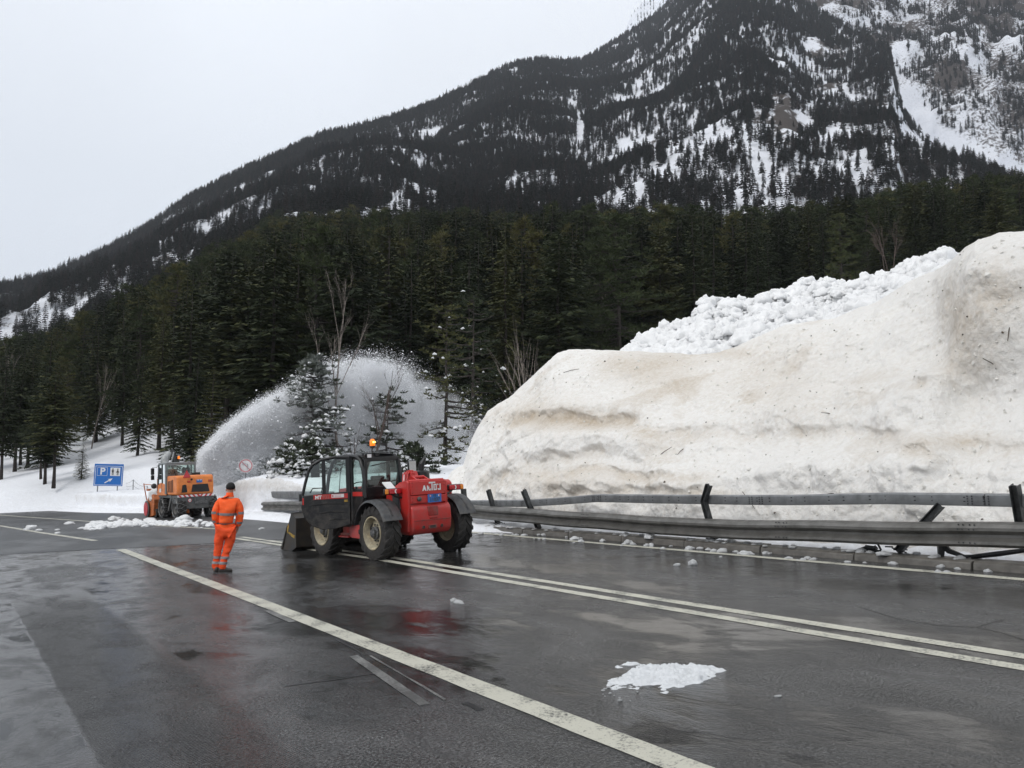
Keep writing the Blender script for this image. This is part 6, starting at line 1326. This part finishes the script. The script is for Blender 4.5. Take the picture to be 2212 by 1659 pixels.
v_.build('beanie', 'knit', man, smooth=True)
for x_ in (.037, .213): B().lathe([(-.012, .001), (-.008, .02), (.008, .02), (.012, .001)], (x_, .045, 1.635), 0, 10, sq=(.8, 1.4)).build('ear', 'skin', man, smooth=True)
def shoe(cx, cy, rot):
    q_ = B(); M_ = Matrix.Translation((cx, cy, .005)) @ Matrix.Rotation(rot, 4, 'Z')
    fr = [((0, y_, z_), w_, h_) for y_, z_, w_, h_ in ((-.09, .05, .032, .045), (-.07, .055, .042, .055), (0, .06, .046, .06), (.08, .045, .048, .042), (.15, .035, .046, .030), (.19, .03, .030, .022))]
    q_.sweep([(math.cos(a_), math.sin(a_)) for a_ in np.linspace(0, 2 * math.pi, 15)[:-1]], [(M_ @ Vector(o_), M_.to_3x3() @ Vector((w_, 0, 0)), Vector((0, 0, h_))) for o_, w_, h_ in fr])
    sh = q_.build('shoe', 'black', man, smooth=True, ang=80)
    q_ = B(); q_.prism([(.045 * math.cos(a_), .05 + .15 * math.sin(a_)) for a_ in np.linspace(0, 2 * math.pi, 19)[:-1]], 2, .0, .02, M_); q_.build('sole', 'rubber', sh)
shoe(-.12, .03, R(12)); shoe(.02, -.03, R(-75))

# ------------------------------------------------------------------ signs
def flat_poly(name, pts_, th, mtag, parent, off=0): return B().prism(pts_, 1, -off - th, -off).build(name, mtag, parent)
a0 = at(209, 1001, 60); a1 = at(264, 1004, 60); a2 = at(205, 1048.5, 60); a3 = at(261, 1050.5, 60)
cx_, cz_ = (a0[0] + a1[0] + a2[0] + a3[0]) / 4, (a0[2] + a1[2] + a2[2] + a3[2]) / 4; wS, hS = float(np.linalg.norm(a1 - a0)), float(a0[2] - a2[2])
sg = empty('parking_sign', Matrix.Translation((cx_, 60, cz_)) @ Matrix.Rotation(R(22), 4, 'Z') @ Matrix.Rotation(R(1.5), 4, 'Y'), 'blue parking and toilets sign with white arrow on two posts in the snow', 'sign')
wS *= 1.03; B().box(-wS / 2, wS / 2, -.02, .02, -hS / 2, hS / 2).build('panel', 'signblue', sg, bevel=.01)
def ring_rect(name, x0, x1, z0, z1, w, y, mtag):
    q_ = B(); q_.box(x0, x1, y - .003, y, z1 - w, z1); q_.box(x0, x1, y - .003, y, z0, z0 + w); q_.box(x0, x0 + w, y - .003, y, z0 + w, z1 - w); q_.box(x1 - w, x1, y - .003, y, z0 + w, z1 - w); return q_.build(name, mtag, sg)
u_ = wS / 2; h_ = hS / 2
ring_rect('border', -u_ * .93, u_ * .93, -h_ * .93, h_ * .82, .028, -.021, 'white')
ring_rect('parking_frame', -u_ * .80, -u_ * .10, -h_ * .08, h_ * .68, .018, -.021, 'white')
text('parking_letter', 'P', hS * .42, 'white', sg, Matrix.Translation((-u_ * .43, -.022, h_ * .30)) @ QR, bold=.018)
B().box(u_ * .10, u_ * .78, -.026, -.02, -h_ * .08, h_ * .68).build('toilet_field', 'white', sg)
for k, cx in enumerate((u_ * .27, u_ * .61)):
    q_ = B(); y_ = -.027; s_ = hS * .30; z0 = -h_ * .02
    q_.prism([(cx + .052 * s_ / .5 * math.cos(a_), z0 + s_ * .93 + .052 * s_ / .5 * math.sin(a_)) for a_ in np.linspace(0, 6.283, 13)[:-1]], 1, y_ - .003, y_)
    wv_ = .16 if k == 0 else .07; q_.prism([(cx - s_ * wv_, z0 + s_ * .80), (cx + s_ * wv_, z0 + s_ * .80), (cx + s_ * (.12 if k == 0 else .22), z0 + s_ * .42), (cx - s_ * (.12 if k == 0 else .22), z0 + s_ * .42)], 1, y_ - .0031, y_)
    for d_ in (-1, 1): q_.box(cx + (d_ * .07 - .045) * s_, cx + (d_ * .07 + .045) * s_, y_ - .0033, y_, z0, z0 + s_ * .44)
    q_.build('pictogram', 'black', sg)
q_ = B(); am = Matrix.Translation((u_ * .02, 0, -h_ * .52)) @ Matrix.Rotation(R(-33), 4, 'Y'); L_ = wS * .16
q_.prism([(-L_, -.035), (L_ * .2, -.035), (L_ * .05, -.12), (L_, 0), (L_ * .05, .12), (L_ * .2, .035), (-L_, .035)], 1, -.026, -.02, am); q_.build('arrow', 'white', sg)
for k, x_ in enumerate((-u_ * .70, u_ * .66)): B().box(x_ - .035, x_ + .035, .025, .085, -hS / 2 - 1.15, hS / 2 - .05).build('post', 'steel', sg)
r0 = at(531, 1006, 44); rs_ = empty('no_turn_sign', Matrix.Translation((r0[0], 44, r0[2])) @ Matrix.Rotation(R(12), 4, 'Z'), 'round snow-dusted no left turn sign standing in the snow', 'sign')
rr0 = .36
B().lathe([(0, rr0), (-.015, rr0), (-.02, rr0 * .97), (-.02, .001)], (0, 0, 0), 1, 36).build('disc', 'white', rs_, smooth=True)
M['dusted_red'] = mat('snow_dusted_red', (.46, .10, .12), .7, var=.3, vscale=8, col2=(.60, .34, .36))
B().lathe([(-.022, rr0 * .93), (-.0235, rr0 * .93), (-.0235, rr0 * .76), (-.022, rr0 * .76)], (0, 0, 0), 1, 36).build('red_ring', 'dusted_red', rs_)
M['dusted_black'] = mat('snow_dusted_black', (.22, .23, .24), .7, var=.3, vscale=8, col2=(.6, .6, .62))
q_ = B(); fr = [(.10 * 1, -.20), (.10, 0)] + [(.02 + .08 * math.cos(a_), .02 + .08 * math.sin(a_)) for a_ in np.linspace(0, math.pi * .6, 6)] + [(-.10, .10)]
for a_, c_ in zip(fr[:-1], fr[1:]): q_.tube([(a_[0], -.026, a_[1]), (c_[0], -.026, c_[1])], .022, 4)
q_.prism([(-.2, .08), (-.08, .17), (-.08, .0)], 1, -.028, -.022); q_.build('arrow', 'dusted_black', rs_)
q_ = B(); q_.box(-rr0 * .8, rr0 * .8, -.030, -.026, -.022, .022, Matrix.Rotation(R(45), 4, 'Y')); q_.build('red_bar', 'dusted_red', rs_)
B().tube([(0, .03, -1.5), (0, .03, .25)], .028, 8).build('post', 'steel', rs_)
# wire fence between the sign and the blower
fe = empty('wire_fence', Matrix(), 'low wire fence with thin steel posts crossing the snow between sign and blower', 'fence')
fps = []
for x, yt, yb, Y in ((245, 1040, 1062, 66), (288, 1036, 1066, 59), (263, 1040, 1050, 64), (318, 1050, 1072, 56), (345, 1066, 1080, 54), (160, 1025, 1040, 78), (200, 1020, 1042, 72)):
    a_, c_ = at(x, yt, Y), at(x - 1, yb + 6, Y); B().tube([c_, a_], .028, 6).build('fence_post', 'steel', fe); fps.append((x, a_, c_))
fps.sort(key=lambda p: p[0]); q_ = B()
for (x0, a_, c_), (x1, b2_, d_) in zip(fps[:-1], fps[1:]):
    for f_ in (0, .35, .65):
        p_, r_ = Vector(a_).lerp(Vector(c_), f_), Vector(b2_).lerp(Vector(d_), f_); q_.tube([p_.lerp(r_, t_) - Vector((0, 0, .18 * 4 * t_ * (1 - t_) * (1 - f_))) for t_ in np.linspace(0, 1, 7)], .009, 3)
q_.build('wire', 'post', fe)

# ------------------------------------------------------------------ snow clods on the road
def clod_mesh(seed, flat=.7, sub=3, rough=.35):
    q_ = bmesh.new(); bmesh.ops.create_icosphere(q_, subdivisions=sub, radius=1); P_ = np.array([tuple(v.co) for v in q_.verts])
    wd_, _ = worley(P_ * 1.3 + seed * 3.3, seed); d_ = 1 + (.55 - wd_) * rough * 1.4 + fbm(P_ * 2.2 + seed, 3, seed) * rough
    P_ = P_ * d_[:, None]; P_[:, 2] = np.maximum(P_[:, 2] * flat, -.25)
    for v, p in zip(q_.verts, P_): v.co = p
    me_ = bpy.data.meshes.new('snow_clod'); q_.to_mesh(me_); q_.free(); me_.polygons.foreach_set('use_smooth', [True] * len(me_.polygons)); me_.materials.append(M['chunk']); return me_
CL = [clod_mesh(k, .6 + .05 * k, 3, .3 + .05 * (k % 3)) for k in range(6)]
rnd = random.Random(77)
def clod(t, s, r_, lb, grp=None, z=0.):
    o_ = bpy.data.objects.new('snow_clod', CL[rnd.randrange(6)]); COL.objects.link(o_)
    o_.matrix_world = ROAD @ Matrix.Translation((t, s, z + .12 * r_)) @ Matrix.Rotation(rnd.uniform(0, 6.28), 4, 'Z') @ Matrix.Diagonal((r_ * rnd.uniform(.8, 1.6), r_ * rnd.uniform(.8, 1.3), r_ * rnd.uniform(.6, 1.0), 1)); return tag(o_, lb, 'snow', grp)
for k in range(250):
    s_ = -1 + 29 * rnd.random() ** .9; c_ = rnd.random(); t_ = 12.93 + rnd.gauss(0, .16) if c_ < .7 else 12.45 + rnd.gauss(0, .16); z_ = .125 if 12.85 < t_ < 13.2 else 0
    clod(t_, s_, rnd.uniform(.022, .07) * (1.7 if rnd.random() < .12 else 1), 'small lump of dirty snow lying along the kerb under the guard rail', 'snow lumps along the kerb', z_)
for x, y, r_ in ((735, 1, 0),)[:0]: pass
for x, y, r_, lb in ((980, 1298, .05, 'small broken lump of snow on the road below the red loader'), (990, 1302, .06, 'larger half of the broken snow lump on the road below the loader'), (997, 1304, .03, 'smallest crumb beside the broken snow lump below the loader'),
                     (1496, 1220, .09, 'flat thin smear of snow on the far lane in front of the rail'), (1462, 1222, .05, 'small flat crumb of snow on the far lane'), (1680, 1505, .02, 'tiny crumb of ice right of the big snow patch'),
                     (68, 1143, .20, 'flat clod of snow on the left exit lane'), (58, 1145, .16, 'left end of the snow clod on the exit lane'), (84, 1146, .14, 'right end of the snow clod on the exit lane'), (150, 1132, .18, 'lone snow clod on the upper white exit line'), (124, 1145, .08, 'small crumb of snow between the two exit lines'),
                     (125, 1153, .10, 'small white crumb nearest the lower exit line'), (178, 1142, .14, 'pale clod at the left tip of the snow trail'), (395, 1126, .24, 'round snow ball resting against the rear wheel of the snow blower'), (248, 1124, .26, 'tallest clod of the snow trail left of the snow blower'),
                     (207, 1136, .26, 'big rounded clod at the left end of the snow trail'), (565, 1143, .10, 'thin crumb on the road right of the person'), (465, 1137, .13, 'small clod left of the orange jacket hem')):
    t_, s_ = pt(x, y); clod(t_, s_, r_, lb)
trail = []
for k in range(200):
    x = rnd.choice([rnd.uniform(190, 330), rnd.uniform(190, 400), rnd.uniform(330, 460)]); y = np.interp(x, [190, 260, 330, 460], [1140, 1133, 1131, 1135]) + rnd.gauss(0, 3.0); trail.append((*pt(x, y), rnd.uniform(.04, .16) * (1 if x < 400 else .6)))
b_ = bmesh.new()
for t_, s_, r_ in trail:
    m_ = Matrix.Translation((t_, s_, .02)) @ Matrix.Rotation(rnd.uniform(0, 6.28), 4, 'Z') @ Matrix.Diagonal((r_ * rnd.uniform(1, 2.0), r_ * rnd.uniform(1, 1.6), r_ * rnd.uniform(.7, 1.5), 1)); n0 = len(b_.verts); b_.from_mesh(CL[rnd.randrange(6)]); b_.verts.ensure_lookup_table(); bmesh.ops.transform(b_, matrix=m_, verts=b_.verts[n0:])
me_ = bpy.data.meshes.new('snow_trail'); b_.to_mesh(me_); b_.free(); me_.materials.clear(); me_.polygons.foreach_set('use_smooth', [True] * len(me_.polygons)); o = link('snow_trail', me_, 'chunk'); o.matrix_world = ROAD; tag(o, 'trail of broken snow clods left on the road behind the snow blower', 'snow', kind='stuff')
o = None; rg = np.random.default_rng(5); n = 15000; i_ = rg.integers(4, V2.shape[0] - 4, n); j_ = rg.integers(2, nr2 - 1, n); Pd = V2[i_, j_]; sc2 = rg.lognormal(-2.35, .6, n); sc2 = np.clip(sc2, .03, .42) * (1 - .5 * sstep(2020, 2100, xs2[i_]))
PR = []
for k in range(6): me_ = clod_mesh(40 + k, .9, 3, .55); me_.materials.clear(); me_.materials.append(M['rubble']); PR.append(bpy.data.objects.new('snow_block', me_))
o = scatter('snow_rubble', Pd + np.stack([sc2 * 0, -sc2 * .3, sc2 * .25], -1), rg.uniform(0, 6.28, n), sc2, rg.integers(0, 6, n), PR); tag(o, 'rounded blocks of avalanche snow heaped above the cut bank', 'snow', kind='stuff')
# the big melting patch on the near lane
def patch(name, cx, cy, w_, d_, hgt_, seed, label, ang=0):
    n_ = 110; u = np.linspace(-1.25, 1.25, n_); GX, GY = np.meshgrid(u, u, indexing='ij'); P_ = np.stack([GX * 1.6, GY * 1.6, GX * 0 + seed], -1)
    rr_ = np.hypot(GX, GY) + fbm(P_ * 1.1, 4, seed) * .62 + fbm(P_ * 4, 3, seed + 2) * .22; mask = sstep(1.02, .72, rr_); mask = 1 - sstep(.70, .98, rr_)
    Zz = mask * (hgt_ * (.5 + fbm(P_ * 2.2, 4, seed + 4) * 1.2) + np.abs(fbm(P_ * 7, 4, seed + 6)) * hgt_ * 1.5) - .006 * (1 - mask)
    c, s = math.cos(ang), math.sin(ang); X2 = (GX * w_ * c - GY * d_ * s) + cx; Y2 = (GX * w_ * s + GY * d_ * c) + cy
    o_ = link(name, np_mesh(name, np.stack([X2, Y2, Zz], -1).reshape(-1, 3), grid_faces(n_, n_), True), 'slush'); o_.matrix_world = ROAD; return tag(o_, label, 'snow')
c_ = pt(1440, 1460); e0, e1 = Vector(pt(1325, 1480)), Vector(pt(1562, 1446)); g0, g1 = Vector(pt(1440, 1430)), Vector(pt(1430, 1495)); ax_ = e1 - e0
patch('snow_patch', c_[0], c_[1], ax_.length / 2, (g1 - g0).length / 2.1, .035, 6, 'melting patch of crusty snow lying on the near lane', math.atan2(ax_.y, ax_.x))
for k in range(16):
    t_, s_ = pt(rnd.uniform(1300, 1420), 1490 + rnd.gauss(0, 12)); clod(t_, s_, rnd.uniform(.006, .018), 'tiny crumb of snow beside the melting patch on the near lane', 'snow crumbs by the melting patch')

# ------------------------------------------------------------------ the snow jet
p0, p1, p2 = Vector(at(422, 985, 43)), Vector(at(780, 775, 50)), Vector(at(1030, 990, 56))
ax = Vector((p2.x - p0.x, p2.y - p0.y, 0)); Lj = ax.length; ax.normalize(); lat = Vector((-ax.y, ax.x, 0)); base_z = 0.
JM = Matrix(((ax.x, lat.x, 0, p0.x), (ax.y, lat.y, 0, p0.y), (0, 0, 1, base_z), (0, 0, 0, 1)))
JI = JM.inverted()
top_px = [(424, 985, 43), (450, 955, 43.6), (500, 905, 44.5), (555, 865, 45.6), (605, 843, 46.6), (650, 815, 47.4), (700, 785, 48.4), (760, 772, 49.5), (810, 772, 50.5), (860, 785, 51.4), (900, 805, 52.3), (940, 825, 53.2), (980, 850, 54.2), (1015, 890, 55), (1035, 950, 55.6)]
TJ = []
for x, y, Y in top_px: q = JI @ Vector(at(x, y, Y)); TJ.append((q.x, q.z))
bot_px = [(424, 1010, 43), (480, 1010, 44.5), (560, 1030, 46), (700, 1050, 48.5), (860, 1060, 51), (1035, 1060, 55.6)]
Zmax = max(z for _, z in TJ) + .3; Xmin, Xmax = -.4, TJ[-1][0] + .8
g = bpy.data.node_groups.new('snow_jet', 'GeometryNodeTree'); g.interface.new_socket('Geometry', in_out='OUTPUT', socket_type='NodeSocketGeometry')
ou = g.nodes.new('NodeGroupOutput'); vc = g.nodes.new('GeometryNodeVolumeCube'); vc.inputs['Min'].default_value = (Xmin, -1.6, .2); vc.inputs['Max'].default_value = (Xmax, 1.6, Zmax)
vc.inputs['Resolution X'].default_value = 170; vc.inputs['Resolution Y'].default_value = 26; vc.inputs['Resolution Z'].default_value = 90
po = g.nodes.new('GeometryNodeInputPosition'); se = g.nodes.new('ShaderNodeSeparateXYZ'); g.links.new(po.outputs[0], se.inputs[0])
def GM(op, *a, clamp=False):
    n = g.nodes.new('ShaderNodeMath'); n.operation = op; n.use_clamp = clamp
    for i, v in enumerate(a):
        if isinstance(v, (int, float)): n.inputs[i].default_value = v
        else: g.links.new(v, n.inputs[i])
    return n.outputs[0]
def GMR(v, a, b_, c, d, mode='SMOOTHSTEP'):
    n = g.nodes.new('ShaderNodeMapRange'); n.interpolation_type = mode; g.links.new(v, n.inputs[0])
    for i, x in enumerate((a, b_, c, d)): n.inputs[i + 1].default_value = x
    return n.outputs[0]
def GCurve(v, pts_):
    fc = g.nodes.new('ShaderNodeFloatCurve'); cm_ = fc.mapping; c = cm_.curves[0]; ys = [p[1] for p in pts_]; lo_, hi_ = min(ys), max(ys) + 1e-6; pts_ = sorted(pts_)
    while len(c.points) < len(pts_): c.points.new(.5, .5)
    for q_, (a, b_) in zip(c.points, pts_): q_.location = ((a - Xmin) / (Xmax - Xmin), (b_ - lo_) / (hi_ - lo_)); q_.handle_type = 'AUTO'
    cm_.update(); g.links.new(GMR(v, Xmin, Xmax, 0, 1, 'LINEAR'), fc.inputs['Value']); return GMR(fc.outputs[0], 0, 1, lo_, hi_, 'LINEAR')
xx, yy, zz_ = se.outputs[0], se.outputs[1], se.outputs[2]
n1 = g.nodes.new('ShaderNodeTexNoise'); n1.inputs['Scale'].default_value = 1.1; n1.inputs['Detail'].default_value = 5; n1.inputs['Roughness'].default_value = .65
vm = g.nodes.new('ShaderNodeVectorMath'); vm.operation = 'MULTIPLY'; vm.inputs[1].default_value = (1, 1, .45); g.links.new(po.outputs[0], vm.inputs[0]); g.links.new(vm.outputs[0], n1.inputs['Vector'])
nzv = n1.outputs[0]
topz = GM('ADD', GCurve(xx, TJ), GMR(nzv, .3, .7, -.95, .35, 'LINEAR')); dep = GM('SUBTRACT', topz, zz_)
edge_ = GMR(dep, 0, .9, 0, 1)
TH = GCurve(xx, [(Xmin, .9), (2, 1.7), (4, 2.8), (7, 4.3), (9.5, 7.), (13, 9), (Xmax, 9)])
fall = GM('SUBTRACT', 1, GMR(GM('DIVIDE', dep, TH), .35, 1.25, 0, .93))
wid = GMR(xx, Xmin, 7, .28, 1.25, 'LINEAR'); ly = GM('DIVIDE', yy, wid); gauss = GM('EXPONENT', GM('MULTIPLY', GM('MULTIPLY', ly, ly), -1.0))
amp = GCurve(xx, [(Xmin, 6.5), (1.5, 5.0), (4, 2.1), (7, .85), (9.5, .62), (12, .45), (14, .34), (Xmax, .12)])
curt = g.nodes.new('ShaderNodeTexNoise'); curt.inputs['Scale'].default_value = 1.0; curt.inputs['Detail'].default_value = 3
vm2 = g.nodes.new('ShaderNodeVectorMath'); vm2.operation = 'MULTIPLY'; vm2.inputs[1].default_value = (1.1, .5, .12); g.links.new(po.outputs[0], vm2.inputs[0]); g.links.new(vm2.outputs[0], curt.inputs['Vector'])
dens = GM('MULTIPLY', GM('MULTIPLY', GM('MULTIPLY', edge_, fall), GM('MULTIPLY', gauss, amp)), GM('MULTIPLY', GMR(nzv, .36, .64, .25, 1.5), GMR(curt.outputs[0], .35, .65, .5, 1.4)))
dens = GM('MULTIPLY', dens, GMR(xx, Xmax - 2.2, Xmax, 1, 0)); dens = GM('MULTIPLY', dens, GMR(xx, Xmin, Xmin + .4, 0, 1)); dens = GM('MAXIMUM', dens, 0.0)
g.links.new(dens, vc.inputs['Density']); 
vmm = bpy.data.materials.new('snow_mist'); vmm.use_nodes = True; t = vmm.node_tree; t.nodes.remove(t.nodes['Principled BSDF']); pv = t.nodes.new('ShaderNodeVolumePrincipled'); pv.inputs['Density'].default_value = JETD
pv.inputs['Color'].default_value = (.97, .98, 1, 1); pv.inputs['Anisotropy'].default_value = .2; t.links.new(pv.outputs[0], t.nodes['Material Output'].inputs['Volume'])
smn = g.nodes.new('GeometryNodeSetMaterial'); smn.inputs['Material'].default_value = vmm; g.links.new(vc.outputs[0], smn.inputs[0]); g.links.new(smn.outputs[0], ou.inputs[0])
vo = bpy.data.volumes.new('snow_jet'); vo.materials.append(vmm); jet = bpy.data.objects.new('snow_jet', vo); COL.objects.link(jet); jet.matrix_world = JM; md = jet.modifiers.new('n', 'NODES'); md.node_group = g
tag(jet, 'arching jet of blown snow and mist thrown from the snow blower over the trees', 'snow', kind='stuff')
# flakes flying in the jet
tx0 = np.array([p[0] for p in TJ]); tz0 = np.array([p[1] for p in TJ]); rg = np.random.default_rng(12); n = 430000
x_ = rg.uniform(.2, Xmax - .2, n); dp = rg.exponential(np.interp(x_, [0, 4, 8, 14], [.45, 1.2, 2.3, 3.0])) - np.abs(rg.normal(0, np.interp(x_, [0, 5, 9, 14], [.12, .22, .35, .5]))) * (rg.random(n) < .45); z_ = np.interp(x_, tx0, tz0) - dp - .1
y_ = rg.normal(0, 1, n) * np.interp(x_, [0, 7], [.2, .9]); s_ = rg.lognormal(-4.75, .45, n); s_ = np.where(rg.random(n) < .02, s_ * 2.6, s_)
keep = (z_ > .3) & (rg.random(n) < np.interp(x_, [0, 5, 8, 11, 14], [1, .95, .75, .6, .3]) * np.clip(.75 + 1.6 * fbm(np.stack([x_ / 1.1, y_ / 1.5, z_ / 2.6], -1), 3, 9), .1, 1)); Pj = np.stack([x_, y_, z_], -1)[keep]; s_ = np.clip(s_[keep], .004, .05)
FL = []
for k in range(3):
    v_ = bmesh.new(); bmesh.ops.create_icosphere(v_, subdivisions=1, radius=1)
    for v in v_.verts: v.co = v.co * random.uniform(.7, 1.3)
    me_ = bpy.data.meshes.new('snowflake'); v_.to_mesh(me_); v_.free(); me_.materials.append(M['flake']); FL.append(bpy.data.objects.new('snowflake', me_))
o = scatter('snow_spray', Pj, rg.uniform(0, 6.28, len(Pj)), s_, rg.integers(0, 3, len(Pj)), FL); o.matrix_world = JM; tag(o, 'flying lumps and grains of snow in the blown jet', 'snow', kind='stuff')
